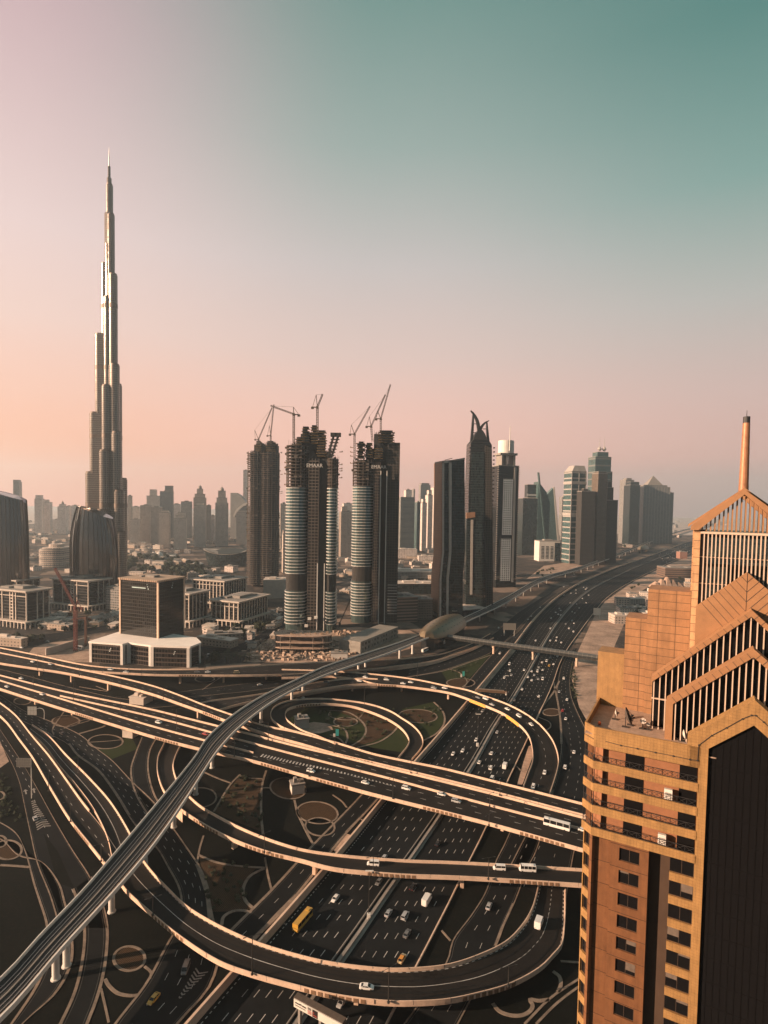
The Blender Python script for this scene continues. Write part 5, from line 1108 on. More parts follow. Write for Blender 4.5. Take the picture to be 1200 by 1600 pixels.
# ================================================================== hazy skyline behind
def T(x0, x1, yt, Y, mat, label, steps=(), crown=None, piers=None, d=34, rot=14, name='apartment_tower', pmat=None):
    tower(name, label, x0, x1, yt, Y, d, rot, mat, steps=steps, crown=crown, piers=piers, pmat=pmat, cat='tower')
T(18, 29, 753, 2500, M_GREY, 'slender hazy tower with notched top peeping over the left curved sail tower', ((.0, .9, 750),))
T(51, 64, 780, 2600, M_HAZE_ROSE, 'taller of the hazy rosy twin towers right of the cut off sail tower', ((.1, .9, 774),))
T(64, 77, 785, 2660, M_HAZE_ROSE, 'shorter of the hazy rosy twin towers, with rounded shoulder', ((.1, .7, 781),))
T(87, 101, 792, 2600, M_HAZE_ROSE, 'hazy rosy tower with domed top left of the front sail tower', ((.15, .85, 788),), 'dome')
T(100, 109, 791, 2900, M_HAZE_ROSE, 'faint narrow tower close behind the domed rosy tower')
T(110, 119, 790, 2900, M_HAZE_ROSE, 'faint tower half hidden by the pointed tip of the sail tower')
T(80, 90, 812, 3000, M_HAZE_ROSE, 'faint low tower in the haze left of the domed rosy tower')
T(196, 204, 775, 2200, M_HAZE_TAN, 'thin tower touching the right flank of the tallest tower')
T(203, 216, 792, 2500, M_HAZE_BEIGE, 'pale tower with crane in the haze right of the tallest tower')
T(200, 217, 812, 2050, M_HAZE_BEIGE, 'low pale block with crenellated top at the foot of the tallest tower', (), None, 6)
T(216, 233, 790, 2150, M_HAZE_TAN, 'tan tower with dark left edge, second right of the tallest tower', (), None, 5)
T(226, 249, 775, 2450, M_HAZE_BEIGE, 'wide pale tower stepped up to a narrow top block', ((.2, .7, 765),))
T(232, 250, 793, 2100, M_HAZE_TAN, 'ribbed tan tower in front of the wide stepped tower', (), None, 6)
T(247, 268, 768, 2350, M_GREY, 'grey blunt tower with bright top block, tallest of the pale cluster', ((.35, 1, 759),), None, 5)
T(245, 263, 801, 1950, M_HAZE_BEIGE, 'nearer pale ribbed tower at the front of the cluster', ((.1, .9, 798),), None, 5)
T(268, 289, 810, 1900, M_HAZE_BEIGE, 'nearest pale slab with stepped crown left of the twin domed towers', ((.1, .9, 805), (.3, .9, 801)), None, 6)
T(266, 281, 788, 2700, M_HAZE_ROSE, 'faint flat tower behind the nearest pale slab')
T(280, 298, 784, 2500, M_HAZE_TAN, 'dusky flat topped tower left of the first domed tower', (), None, 4)
T(299, 320, 778, 2150, M_HAZE_TAN, 'first of two tiered towers with small domes, the left one', ((.08, .92, 772), (.25, .75, 764)), 'dome', 5)
T(300, 320, 790, 2000, M_HAZE_BEIGE, 'pale tower front with arched top just before the left tiered domed tower', ((.2, .8, 786),), None, 7)
T(319, 329, 790, 2250, M_GREY, 'narrow grey tower between the two tiered domed towers')
T(326, 335, 806, 2300, M_HAZE_ROSE, 'short rosy tower between the two tiered domed towers')
T(333, 355, 786, 2050, M_HAZE_TAN, 'second of two tiered towers with small domes, the right one', ((.08, .92, 778), (.2, .8, 767)), 'dome', 5)
T(366, 386, 801, 2150, M_HAZE_BEIGE, 'pale flat topped tower in front of the round shouldered tower', ((.1, .9, 798),), None, 5)
root = thing('round_shouldered_tower', 'grey tower whose top curves down to the right beside the farther unfinished tower', 'tower', at(372, 850, 2500) * [1, 1, 0])
m = MB(); m.ext((0, 2500, 0), X3, Z3, np.array([0, 1.0, 0]), pol([(360, 770), (368, 770), (375, 774), (381, 781), (386, 791), (388, 802), (388, 850), (360, 850)], 2500), 0, 40); m.build('glass_body', M_GREY, root)
m = MB(); m.ext((0, 2490, 0), X3, Z3, np.array([0, 1.0, 0]), pol([(364, 806), (370, 795), (380, 787), (388, 785), (388, 789), (380, 791), (372, 798), (366, 808)], 2490), 0, 9); m.build('curved_band', GREYF, root)
T(377, 387, 735, 2700, M_HAZE_ROSE, 'tallest pale tower directly behind the farther unfinished tower')
T(435, 448, 787, 1900, M_HAZE_BEIGE, 'pale ribbed tower in the gap left of the middle unfinished tower', (), None, 3)
T(437, 446, 835, 1300, M_HAZE_TAN, 'low tan tower in the gap left of the middle unfinished tower', ((.2, .8, 830),))
T(529, 552, 800, 1700, M_HAZE_TAN, 'tan ribbed tower in the gap between the two banded unfinished towers', ((.05, .5, 792),), None, 6)
T(534, 552, 787, 2500, M_HAZE_BEIGE, 'wide pale tower behind the tan ribbed tower')
T(622, 648, 780, 1900, M_STRIPE, 'teal banded glass office right of the unfinished towers', ((.0, .95, 777),))
T(631, 643, 766, 2700, M_HAZE_ROSE, 'pale tower with small pitched cap behind the teal banded office', (), 'pyramid')
T(643, 648, 765, 2750, M_GREY, 'thin grey tower behind the teal banded office')
T(648, 657, 785, 1950, M_TEAL, 'narrow teal office attached right of the banded office')
T(654, 672, 758, 2800, M_GREY, 'grey shield shaped tower in the haze left of the bent tower', ((.1, .9, 755),))
T(656, 667, 786, 2000, M_HAZE_ROSE, 'white stepped apartment tower left of the bent tower', ((.3, .9, 780),))
T(665, 676, 774, 2050, M_HAZE_ROSE, 'white apartment tower with terraces touching the bent tower', ((.3, .95, 766),))
T(674, 690, 762, 2150, M_HAZE_BEIGE, 'pale tower hidden behind the brown flank of the bent tower', ((.3, .9, 758),))
# round layered office, boat shaped opera house, small domes, white long hall
root = thing('layered_office', 'rounded office with stacked curved floors between the two sail towers', 'office building', G(75, 886)); c = G(75, 888); Yl = c[1]; rX = (xpx(95, Yl) - xpx(53, Yl)) / 2
m = MB(); m.prism(oval(c[0], Yl + 30, rX - 2, 28, 28, .7), -.1, 44); m.build('glass_body', M_GREY, root); m = MB()
for z in np.arange(3, 46, 4.6): m.prism(oval(c[0] + (z > 40) * 4, Yl + 30, rX - (z > 40) * 4, 30, 28, .7), z, z + 2.2)
m.prism(oval(c[0] + 3, Yl + 30, rX * .5, 14, 16), 46, 54); m.build('floor_ring', M_HAZE_TAN, root)
root = thing('opera_house', 'boat shaped dark opera house with upswept rim behind the farther unfinished tower', 'opera house', G(350, 884)); c = G(350, 886); Yo = c[1]; a_, b_ = xpx(312, Yo), xpx(390, Yo)
m = MB(); rings = []
for t, k in ((0, .80), (.5, .9), (1, 1.0)): rings.append([((a_ + b_) / 2 + (p[0]) * k, Yo + 35 + p[1] * k, t * (31 + 12 * (abs(p[0]) / ((b_ - a_) / 2)) ** 2)) for p in oval(0, 0, (b_ - a_) / 2, 34, 32)])
m.sweep(rings); m.build('glass_hull', M_DTEAL, root); m = MB(); rings2 = [[(p[0], p[1], p[2]) for p in rings[2]], [((a_ + b_) / 2 + (p[0] - (a_ + b_) / 2) * .3, Yo + 35 + (p[1] - Yo - 35) * .3, 37) for p in rings[2]]]; rings2 = [[(p[0], p[1], p[2] - 1.2) for p in rings2[0]]] + rings2
m.sweep(rings2); m.build('roof', CONCD, root)
for px, py, r, lb in ((249, 872, 11, 'white dome among low buildings behind the dark park'), (240, 868, 7, 'small white dome behind the dark park')):
    c = G(px, py); m = MB(); m.lathe(c, [(r, 0), (r, r * .5), (r * .9, r * .9), (r * .6, r * 1.35), (r * .2, r * 1.55), (.1, r * 1.6)], 16); solo('dome', m, WHITE, lb, 'dome', origin=tuple(c))
for px, py, ln, lb in ((266, 872, 44, 'curved white canopy right of the white dome'), (308, 884, 34, 'white tent like canopy in the park behind the black cube tower')):
    c = G(px, py); m = MB(); m.sweep([[c + np.array([ln * (t - .5), s * 12, 7 * math.sin(math.pi * (.15 + .7 * t)) + 3 * (1 - abs(s))]) for s in (-1, 0, 1)] for t in np.linspace(0, 1, 10)], closed=False); solo('canopy', m, WHITE, lb, 'canopy', origin=tuple(c))
# ------------------------------------------------------------------ nearer low buildings
def low(name, label, pix, z, mat, w, d, rot=0, roof=True, group=None, cat='building', extra=True):
    c = G(*pix); a = rad(rot); u = np.array([math.cos(a), math.sin(a), 0]); v = np.array([-math.sin(a), math.cos(a), 0]); o = c - u * w / 2
    root = thing(name, label, cat, c, group); fbox(mat, root, 'wall', o, u, v, 0, w, 0, d, -.2, z)
    m = MB(); m.frame(o, u, v, Z3, -.4, w + .4, -.4, d + .4, z, z + .8)
    if extra: m.frame(o, u, v, Z3, w * .2, w * .45, d * .3, d * .7, z + .8, z + 3.2); m.frame(o, u, v, Z3, w * .6, w * .75, d * .2, d * .5, z + .8, z + 2.2)
    m.build('roof', CONCD if random.random() < .5 else FRM, root); return root, o, u, v
low('low_office', 'tan five storey office with horizontal bands beside the truss bridge', (636, 972), 34, facade('banded_tan', (.26, .18, .14), (.04, .035, .03), 70, 4.2, 1, .5, .2), 30, 40, 18, cat='office building')
low('low_office', 'brown block behind the truss bridge at the left of the bent tower', (662, 968), 28, M_BROWN, 26, 30, 14, cat='office building')
m = MB(); a, b = at(652, 945, 830), at(678, 944, 830)
m.bar(a, b, 6, .8); m.bar(a + Z3 * 9, b + Z3 * 9, 6, .8)
for k in range(6): p = a + (b - a) * k / 6; q = a + (b - a) * (k + .5) / 6 + Z3 * 9; r = a + (b - a) * (k + 1) / 6; m.bar(p, q, .7); m.bar(q, r, .7)
solo('truss_bridge', m, CONCW, 'pale zigzag truss bridge between the brown block and the bent tower', 'bridge', origin=tuple(a * [1, 1, 0]))
low('mall_block', 'long flat grey hall between the unfinished towers and the bent tower', (650, 905), 16, M_GREY, 120, 60, 6)
low('mall_block', 'long dark flat hall nearer than the grey hall, left of the bent tower', (655, 928), 18, M_DTEAL, 90, 40, 8)
low('villa_block', 'pale flat blocks with arched fronts left of the bent tower', (636, 872), 26, M_HAZE_ROSE, 60, 30, 6)
low('villa_block', 'pale low block touching the brown flank of the bent tower', (668, 878), 16, M_HAZE_ROSE, 50, 30, 4)
low('pale_podium', 'blank beige podium wall at the right foot of the farther unfinished tower', (432, 935), 30, FRM, 44, 40, 6)
low('dark_podium', 'dark podium at the foot of the clawed tower beside the metro', (735, 966), 12, M_DTEAL, 60, 40, 30)
low('site_office', 'white site office block beneath the round concrete podium', (530, 1031), 6.5, WHITE, 17, 8, 4)
low('site_office', 'pale site hut on the sand left of the round concrete podium', (393, 1014), 6, FRM, 9, 7, 0)
low('garden_kiosk', 'small beige plant room inside the inner loop', (473, 1138), 6, FRM, 9, 8, 20)
low('garden_kiosk', 'small beige plant room on the planted field below the main flyover', (466, 1241), 5, FRM, 7, 6, 20)
low('garden_kiosk', 'small beige plant room against the far side of the main flyover', (213, 1101), 5, FRM, 13, 8, -15)
low('garden_kiosk', 'beige cabin below the near edge of the main flyover on the left', (199, 1153), 5, FRM, 8, 6, -15)
low('perimeter_block', 'low pale arcade building with flat roof, right of the white podium', (333, 1010), 8, M_LOW, 46, 14, -22)
low('perimeter_block', 'low pale building with rooftop garden behind the arcade', (352, 1001), 7, M_LOW, 40, 16, 20)
low('perimeter_block', 'grey gridded block between the sail tower and black cube tower', (178, 955), 34, M_GREY, 30, 30, -20)
low('perimeter_block', 'low pale wall and gatehouse at the left below the white framed office', (10, 1010), 9, M_LOW, 40, 8, -15)
low('perimeter_block', 'low pale gatehouse right of the red crane', (90, 985), 7, M_LOW, 34, 12, -18)
m = MB(); a, b = G(72, 1024), G(140, 1004); d = unit(b - a); s = np.array([-d[1], d[0], 0]); m.frame(a, d, s, Z3, 0, np.linalg.norm(b - a), 0, 1, 0, 7)
solo('site_wall', m, FRM, 'pale retaining wall of the pit left of the white podium', 'wall', origin=tuple(a))
# tent roofs and big shop right of the sand strip
root = thing('tent_hall', 'sandy pleated tent shaped roof right of the highway strip', 'hall', G(1046, 922)); c = G(1046, 922)
m = MB()
for k in range(5): q = c + np.array([-22 + k * 11, 0, 0]); m.prism([(q[0] - 7, q[1]), (q[0] + 7, q[1]), (q[0] + 7, q[1] + 26), (q[0] - 7, q[1] + 26)], 5, 15 + 5 * (2 - abs(k - 2)), [(q[0] - .5, q[1] + 8), (q[0] + .5, q[1] + 8), (q[0] + .5, q[1] + 16), (q[0] - .5, q[1] + 16)])
m.box(c[0] - 30, c[0] + 30, c[1] + 1, c[1] + 25, -.1, 5); m.build('pleated_roof', SAND, root)
low('brown_hall', 'brown banded hall beyond the tent shaped roof', (1070, 903), 22, facade('banded_brown', (.22, .15, .115), (.04, .034, .03), 80, 5, 1, .45, .3), 90, 50, -4)
low('red_house', 'reddish house with stepped top right of the far highway', (1068, 873), 22, plain('red_render', (.30, .16, .12), .9), 24, 24, 0)
rr = random.Random(21); n = 0
def sprawl(nn, xr, yr, label, grp, hmin=5, hmax=14, mats=(M_LOW, M_HAZE_BEIGE, M_HAZE_ROSE, M_HAZE_TAN), avoid=None, name='low_house', cat='house', wr=(12, 34)):
    for k in range(nn):
        for _ in range(20):
            px, py = rr.uniform(*xr), yr[0] + (yr[1] - yr[0]) * rr.random() ** 1.3
            if avoid is None or not avoid(px, py): break
        else: continue
        w = rr.uniform(*wr); h = rr.uniform(hmin, hmax)
        low(name, label, (px, py), h, mats[rr.randrange(len(mats))], w, rr.uniform(10, 24), rr.uniform(-25, 25), group=grp, cat=cat, extra=rr.random() < .6)
hw_x = lambda py: np.interp(py, [832, 850, 880, 905, 930, 960, 1000], [1180, 1100, 1000, 955, 900, 855, 820])
sprawl(46, (0, 130), (822, 880), 'pale low building in the rosy haze on the far left', 'low buildings in the far left haze')
sprawl(60, (195, 400), (835, 905), 'pale low building in the haze around the dark park', 'low buildings round the park', avoid=lambda x, y: 300 < x < 395 and 850 < y < 892)
sprawl(44, (540, 700), (838, 900), 'pale low building in the haze between the unfinished towers and the bent tower', 'low buildings left of the bent tower')
sprawl(36, (810, 1010), (826, 862), 'faint low building in the haze below the right hand towers', 'low buildings below the right hand towers', 6, 16, (M_GREY, M_HAZE_BEIGE, M_HAZE_TAN), avoid=lambda x, y: x > hw_x(y) - 60)
sprawl(50, (970, 1110), (882, 985), 'low flat roofed shop crowded between the sand strip and the orange tower', 'low shops right of the highway', 5, 12, avoid=lambda x, y: x < hw_x(y) + 92)
sprawl(40, (1000, 1190), (806, 845), 'faint low building in the haze at the far right horizon', 'low buildings at the far right horizon', 8, 22, (M_GREY, M_HAZE_TAN), avoid=lambda x, y: abs(x - hw_x(y)) < 40)
sprawl(90, (0, 135), (815, 895), 'tiny pale villa in the rosy sprawl at the far left', 'villas in the far left sprawl', 4, 10, name='villa', cat='villa', wr=(9, 18), avoid=lambda x, y: y > 870 and 50 < x < 98)
sprawl(110, (196, 440), (826, 870), 'tiny pale villa in the hazy sprawl below the domed towers', 'villas below the domed towers', 4, 12, name='villa', cat='villa', wr=(9, 20), avoid=lambda x, y: 300 < x < 395 and y > 850)
sprawl(60, (530, 700), (840, 935), 'small flat shed left of the bent tower', 'sheds left of the bent tower', 4, 9, name='shed', cat='shed', wr=(8, 22))
sprawl(40, (60, 190), (940, 985), 'small pale annex among the office blocks on the left', 'annexes among the left office blocks', 3, 7, name='annex', cat='building', wr=(6, 14), avoid=lambda x, y: 70 < x < 172 and y < 968)
sprawl(30, (300, 440), (955, 1000), 'small pale annex right of the black cube tower', 'annexes right of the black cube tower', 3, 6, name='annex', cat='building', wr=(5, 12), avoid=lambda x, y: (326 < x < 422 and y < 988) or y > 1004)
# ================================================================== the orange tower beside the camera
Q0 = np.array([33.6, 89.0, 0]); NU = unit([.875, -.485, 0]); NV = np.array([-NU[1], NU[0], 0])
def NP(px, py, v):
    d = ray(px, py); o = np.array([0, 0, HCAM]); t = (np.dot(Q0 - o, NV) + v) / np.dot(d, NV); p = o + d * t
    return float(np.dot(p - Q0, NU)), float(p[2])
def tile_mat(name, col, tw, th, joint=.045, var=.10):
    """stone panels with thin dark joints, each panel a little different"""
    m, t, b = newmat(name); g = t.nodes.new('ShaderNodeNewGeometry'); sp = mnode(t, 'ShaderNodeSeparateXYZ'); t.links.new(g.outputs['Position'], sp.inputs[0]); sn = mnode(t, 'ShaderNodeSeparateXYZ'); t.links.new(g.outputs['True Normal'], sn.inputs[0])
    u = mmath(t, 'SUBTRACT', mmath(t, 'MULTIPLY', sp.outputs[1], sn.outputs[0]), mmath(t, 'MULTIPLY', sp.outputs[0], sn.outputs[1]))
    uu = mmath(t, 'DIVIDE', mmath(t, 'ADD', u, 500.3), tw); vv = mmath(t, 'DIVIDE', mmath(t, 'ADD', sp.outputs[2], .2), th)
    e = lambda x, s: mmath(t, 'LESS_THAN', mmath(t, 'ABSOLUTE', mmath(t, 'SUBTRACT', mmath(t, 'FRACT', x), .5)), .5 - joint / s)
    ok = mmath(t, 'MULTIPLY', e(uu, tw), e(vv, th)); cb = mnode(t, 'ShaderNodeCombineXYZ'); t.links.new(mmath(t, 'FLOOR', uu), cb.inputs[0]); t.links.new(mmath(t, 'FLOOR', vv), cb.inputs[1])
    w = mnode(t, 'ShaderNodeTexWhiteNoise', noise_dimensions='2D'); t.links.new(cb.outputs[0], w.inputs['Vector'])
    c = mmix(t, w.outputs['Value'], tuple(x * (1 - var) for x in col), tuple(x * (1 + var) for x in col)); st = mnode(t, 'ShaderNodeVectorMath', operation='MULTIPLY'); t.links.new(g.outputs['Position'], st.inputs[0]); st.inputs[1].default_value = (1.6, 1.6, .14)
    n = mmath(t, 'MULTIPLY', mrange(t, mnoise(t, .7, 5), .3, .7, .84, 1.13), mrange(t, mnoise(t, 1.0, 4, st.outputs[0]), .35, .7, 1.08, .80)); n2 = mrange(t, mnoise(t, 6, 3), .3, .7, .93, 1.07)
    c = mmix(t, 1.0, mmix(t, 1.0, c, n, 'MULTIPLY'), n2, 'MULTIPLY'); t.links.new(mmix(t, ok, tuple(x * .28 for x in col), c), b.inputs['Base Color']); b.inputs['Roughness'].default_value = .6; return m
GOLD = tile_mat('golden_plaster', (.32, .18, .07), 60, 60, .0, .0); GOLDT = tile_mat('golden_fine_tile', (.32, .18, .066), .45, .45, .008, .04)
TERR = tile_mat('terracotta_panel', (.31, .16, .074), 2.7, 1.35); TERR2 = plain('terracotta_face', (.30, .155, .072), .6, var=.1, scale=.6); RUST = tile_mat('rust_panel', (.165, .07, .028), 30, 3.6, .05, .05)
CREAM = plain('cream_louvre', (.56, .43, .34), .5, var=.06, scale=.8); BLK = plain('black_glazing', (.008, .008, .009), .2, var=.0, spec=.05); BROWNW = plain('brown_balcony_wall', (.26, .115, .055), .8, var=.12, scale=.8)
DECKT = tile_mat('terrace_paving', (.36, .26, .20), .9, .9, .03, .1)
near = thing('gabled_tower', 'orange high rise with stepped gables, louvres and spire filling the right edge of the photo', 'tower', Q0 + NU * 8)
def npart(name, mat, mb, parent=None): return mb.build(name, mat, parent or near)
def nbox(mb, u0, u1, v0, v1, z0, z1): mb.frame(Q0, NU, NV, Z3, u0, u1, v0, v1, z0, z1)
def next_(mb, poly, v0, v1): mb.ext(Q0, NU, Z3, NV, poly, v0, v1)
uA = NP(1180, 1094, 0)[0]; uc0 = NP(1090, 1230, 0)[0]; uc1 = NP(1107, 1175, 0)[0]
zp = NP(947.5, 1139.6, 0)[1]; PIT = 3.56; zp2 = zp - 3.1; ZT = zp - 1.2; CHu, CHv = -1.72, 1.58
chd = unit(NU * CHu + NV * CHv); chn = np.array([chd[1], -chd[0], 0]); 
if np.dot(chn, NU) > 0: chn = -chn
CHL = math.hypot(CHu, CHv)
def cbox(mb, a, b, d0, d1, z0, z1): mb.frame(Q0, chd, chn, Z3, a, b, d0, d1, z0, z1)
uR = 2 * uA - uc1; uE = 2 * uA
# core volume
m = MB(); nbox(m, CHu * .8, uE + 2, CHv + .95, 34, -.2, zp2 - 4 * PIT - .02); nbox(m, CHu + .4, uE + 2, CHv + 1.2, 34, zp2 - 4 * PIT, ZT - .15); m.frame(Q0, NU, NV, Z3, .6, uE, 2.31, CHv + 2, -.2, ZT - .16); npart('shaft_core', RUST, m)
m = MB(); nbox(m, -1.5, uc1 + 1, .3, 15.6, ZT - .14, ZT); npart('terrace_floor', DECKT, m)
# parapet and balcony bands wrap the front and the chamfer
bands = [(zp2, zp)] + [(zp2 - PIT * k - 0.0 + .0, zp2 - PIT * k + 1.25) for k in range(1, 5)]
m = MB()
for z0, z1 in bands:
    nbox(m, 0, uc0 + .2, 0, .32, z0, z1); cbox(m, 0, CHL, -.32, 0, z0, z1)
nbox(m, CHu, CHu + .3, CHv, 15.5, zp2, zp); npart('balcony_band', GOLDT, m)
m = MB()
for z0, z1 in bands[1:]: nbox(m, .2, uc0, .32, 2.3, z0, z0 + .25); cbox(m, .1, CHL, -2.0, -.32, z0, z0 + .25)
nbox(m, .2, uc0, .32, 2.3, zp2, zp2 + .3); npart('balcony_slab', BROWNW, m)
m = MB(); g = MB()
for k in range(1, 5):
    z0 = zp2 - PIT * k; z1 = z0 + PIT
    nbox(m, .2, uc0 + .1, 2.0, 2.25, z0 + .2, z1); cbox(m, 0, CHL, -2.0, -1.8, z0 + .2, z1)
    for a, b in ((NP(975, 1250, 2)[0], NP(1004, 1250, 2)[0]), (NP(1060, 1250, 2)[0], uc0 - .1)): g = MB(); nbox(g, a, b, 1.9, 2.02, z0 + .4, z1 - .25); npart('balcony_window', BLK, g)
npart('balcony_wall', BROWNW, m)
m = MB()      # railings: dark rails with crossed braces
for k in range(1, 5):
    zb = zp2 - PIT * k + 1.25
    for z in (.08, .95):
        nbox(m, 0, uc0, .14, .2, zb + z - .03, zb + z + .03); cbox(m, 0, CHL, -.2, -.14, zb + z - .03, zb + z + .03)
    n = 11
    for i in range(n):
        a, b = uc0 * i / n, uc0 * (i + 1) / n; P = lambda u, z: Q0 + NU * u + NV * .17 + Z3 * z
        m.bar(P(a, zb), P(b, zb + .95), .035); m.bar(P(b, zb), P(a, zb + .95), .035); nbox(m, a - .03, a + .03, .14, .2, zb, zb + .95)
    for i in range(3):
        a, b = CHL * i / 3, CHL * (i + 1) / 3; P = lambda u, z: Q0 + chd * u - chn * .17 + Z3 * z
        m.bar(P(a, zb), P(b, zb + .95), .035); m.bar(P(b, zb), P(a, zb + .95), .035); cbox(m, a - .03, a + .03, -.2, -.14, zb, zb + .95)
    for f in (.0, .98): cbox(m, CHL * f, CHL * f + .08, -.3, -.2, zb - .2, zb + 2.3)
npart('railing', DARKM, m)
# column right of the balconies and the first gable, one plain face round the black glazing
def gab(u0, zb, z0, uA_, zA): return [(u0, zb), (u0, z0), (uA_, zA), (2 * uA_ - u0, z0), (2 * uA_ - u0, zb)]
uL, zL = NP(1074.3, 1152, 0); _, zA1 = NP(1180.2, 1094.2, 0); uI, zI = NP(1107.5, 1170, 0); _, zAi = NP(1180.2, 1134, 0)
m = MB()
next_(m, [(uL, zp2), (uL, zL), (uA, zA1), (uA, zAi), (uc1, zI), (uc1, -.1), (uc0, -.1), (uc0, zp2)], 0, 2.4)
next_(m, [(2 * uA - a, b) for a, b in reversed([(uL, zp2), (uL, zL), (uA, zA1), (uA, zAi), (uc1, zI), (uc1, -.1), (uc0, -.1), (uc0, zp2)])], 0, 2.4)
npart('front_gable', GOLDT, m)
m = MB(); next_(m, gab(uc1 - .3, -.1, zI, uA, zAi + .2), .5, 2.2); bg = npart('black_glazing', BLK, m)
m = MB()
for i in range(1, 12):
    u = uc1 + (uR - uc1) * i / 12; nbox(m, u - .03, u + .03, .44, .5, 0, zI + (zAi - zI) * (1 - abs(u - uA) / (uA - uc1)) - .2)
for z in np.arange(2, zI, PIT): nbox(m, uc1, uR, .45, .5, z - .03, z + .03)
npart('glazing_bar', plain('black_bar', (.007, .007, .0075), .5, var=0, spec=.05), m, bg)
m = MB()      # cable run clipped along the face
def wire(pts, v=-.06, w=.07):
    q = [Q0 + NU * a + NV * v + Z3 * b for a, b in [NP(x, y, 0) for x, y in pts]]
    for a, b in zip(q, q[1:]): m.bar(a, b, w)
    for p in q[1:-1]: m.frame(p, NU, NV, Z3, -.1, .1, -.08, .05, -.1, .1)
wire([(946, 1158), (970, 1164.5), (996, 1169.5), (1024, 1175.5), (1052, 1181), (1078, 1186.5), (1090, 1188), (1092, 1164), (1112, 1149), (1135, 1137), (1160, 1123), (1174, 1117.5), (1181, 1118), (1193, 1128), (1202, 1136)])
a = Q0 + chd * 0 + chn * .06; m.bar(Q0 + chn * .06 + Z3 * (zp - 1.9), Q0 + chd * CHL + chn * .06 + Z3 * (zp - 1.9), .07); npart('cable_run', DARKM, m)
# gables two and three, louvred
def louvres(name, u0, u1, zb, top, v, n, w=.16, d=.35, mat=CREAM):
    m = MB()
    for i in range(n + 1):
        u = u0 + (u1 - u0) * i / n; zt = top(u)
        if zt > zb + .3: nbox(m, u - w / 2, u + w / 2, v, v + d, zb, zt)
    return npart(name, mat, m)
def gtop(u0, z0, ua, za): return lambda u: z0 + (za - z0) * max(0, 1 - abs(u - ua) / max(ua - u0, 1e-6))
v2 = 4.0; u2, z2a = NP(1040.5, 1095.4, v2); uA2, zA2 = NP(1178.2, 1014.5, v2); u2i, z2i = NP(1051.6, 1100.2, v2); _, zA2i = NP(1178.2, 1027.3, v2)
zb2 = ZT - .3
m = MB()
for sg in (0, 1):
    poly = [(u2, zb2), (u2, z2a), (uA2, zA2), (uA2, zA2i), (u2i, z2i), (u2i, zb2)]
    next_(m, poly if not sg else [(2 * uA2 - a, b) for a, b in reversed(poly)], v2, v2 + 2.6)
fr = npart('second_gable', TERR2, m)
def joints(parent, u0, z0, ua, za, dz, v, n, vt=0):
    m = MB()
    for sg in (1, -1):
        for i in range(1, n):
            t = i / n; u = u0 + (ua - u0) * t; z = z0 + (za - z0) * t; uu = ua - sg * (ua - u)
            P = Q0 + NU * uu + NV * (v - .02) + Z3 * z; sl = unit(NU * sg * (ua - u0) + Z3 * (za - z0)); nn = unit(np.cross(NV, sl)); nn = nn if nn[2] < 0 else -nn
            ln = min(dz, abs(ua - u) / max(abs(np.dot(nn, NU)), 1e-6)); m.bar(P, P + nn * ln, .05)
    return m.build('panel_joint', DARKM, parent)
joints(fr, u2, z2a, uA2, zA2, .95, v2, 13)
m = MB(); next_(m, gab(u2i - .2, zb2, z2i, uA2, zA2i + .1), v2 + 1.6, v2 + 2.2); npart('black_glazing', BLK, m)
louvres('louvre', u2i + .35, 2 * uA2 - u2i - .35, zb2, gtop(u2i, z2i, uA2, zA2i), v2 + .25, 24)
v3 = 7.5; u3, z3a = NP(1017.8, 1057.5, v3); uA3, zA3 = NP(1174.6, 953.3, v3); u3i, z3i = NP(1021, 1062, v3); _, zA3i = NP(1174.6, 962.5, v3)
m = MB()
for sg in (0, 1):
    poly = [(u3, z3a - .9), (u3, z3a), (uA3, zA3), (uA3, zA3 - 1.0)]
    next_(m, poly if not sg else [(2 * uA3 - a, b) for a, b in reversed(poly)], v3, v3 + 2.2)
fr = npart('third_gable', TERR2, m); joints(fr, u3, z3a, uA3, zA3, 1.0, v3, 15)
m = MB(); next_(m, gab(u3 + .1, zb2, z3a - .8, uA3, zA3 - .8), v3 + 1.4, v3 + 2.0); npart('black_glazing', BLK, m)
louvres('louvre', u3 + .4, 2 * uA3 - u3 - .4, zb2, gtop(u3, z3a - .9, uA3, zA3 - 1.0), v3 + .2, 30)
m = MB(); nbox(m, u3 + .1, u2, v3 + .15, v3 + .5, NP(1030, 1093, v3)[1] - .08, NP(1030, 1093, v3)[1] + .08); npart('louvre_rail', CREAM, m)
v4 = 9.8; u4, z4a = NP(1087.6, 948, v4); uA4, zA4 = NP(1168.1, 894.8, v4)
m = MB(); next_(m, gab(u4, zb2, z4a, uA4, zA4), v4, v4 + 1.2); fr = npart('fourth_gable', TERR2, m)
joints(fr, u4, z4a, uA4, zA4, 6.5, v4, 9)
m = MB(); P = Q0 + NV * (v4 - .02); m.bar(P + NU * uA4 + Z3 * zA4, P + NU * uA4 + Z3 * (zA4 - 6), .05); m.build('panel_joint', DARKM, fr)
# stepped walls at the back of the terrace
m = MB(); a, b = NP(932, 1090, 15.4), NP(976.5, 1020, 15.4); nbox(m, a[0], b[0] + .4, 15.4, 20, ZT - .2, NP(937, 1017.5, 15.4)[1]); npart('golden_wall', GOLD, m)
m = MB(); a, b = NP(974.5, 1050, 15.1), NP(1010, 1050, 15.1); nbox(m, a[0], b[0] + .3, 15.1, 21, ZT - .2, NP(990, 965.5, 15.1)[1]); npart('panelled_wall', TERR, m)
m = MB(); a, b = NP(1010, 1000, 14.7), NP(1079, 950, 14.7); nbox(m, a[0], b[0], 14.7, 21.5, ZT - .2, NP(1040, 922.5, 14.7)[1]); npart('panelled_wall', TERR, m)
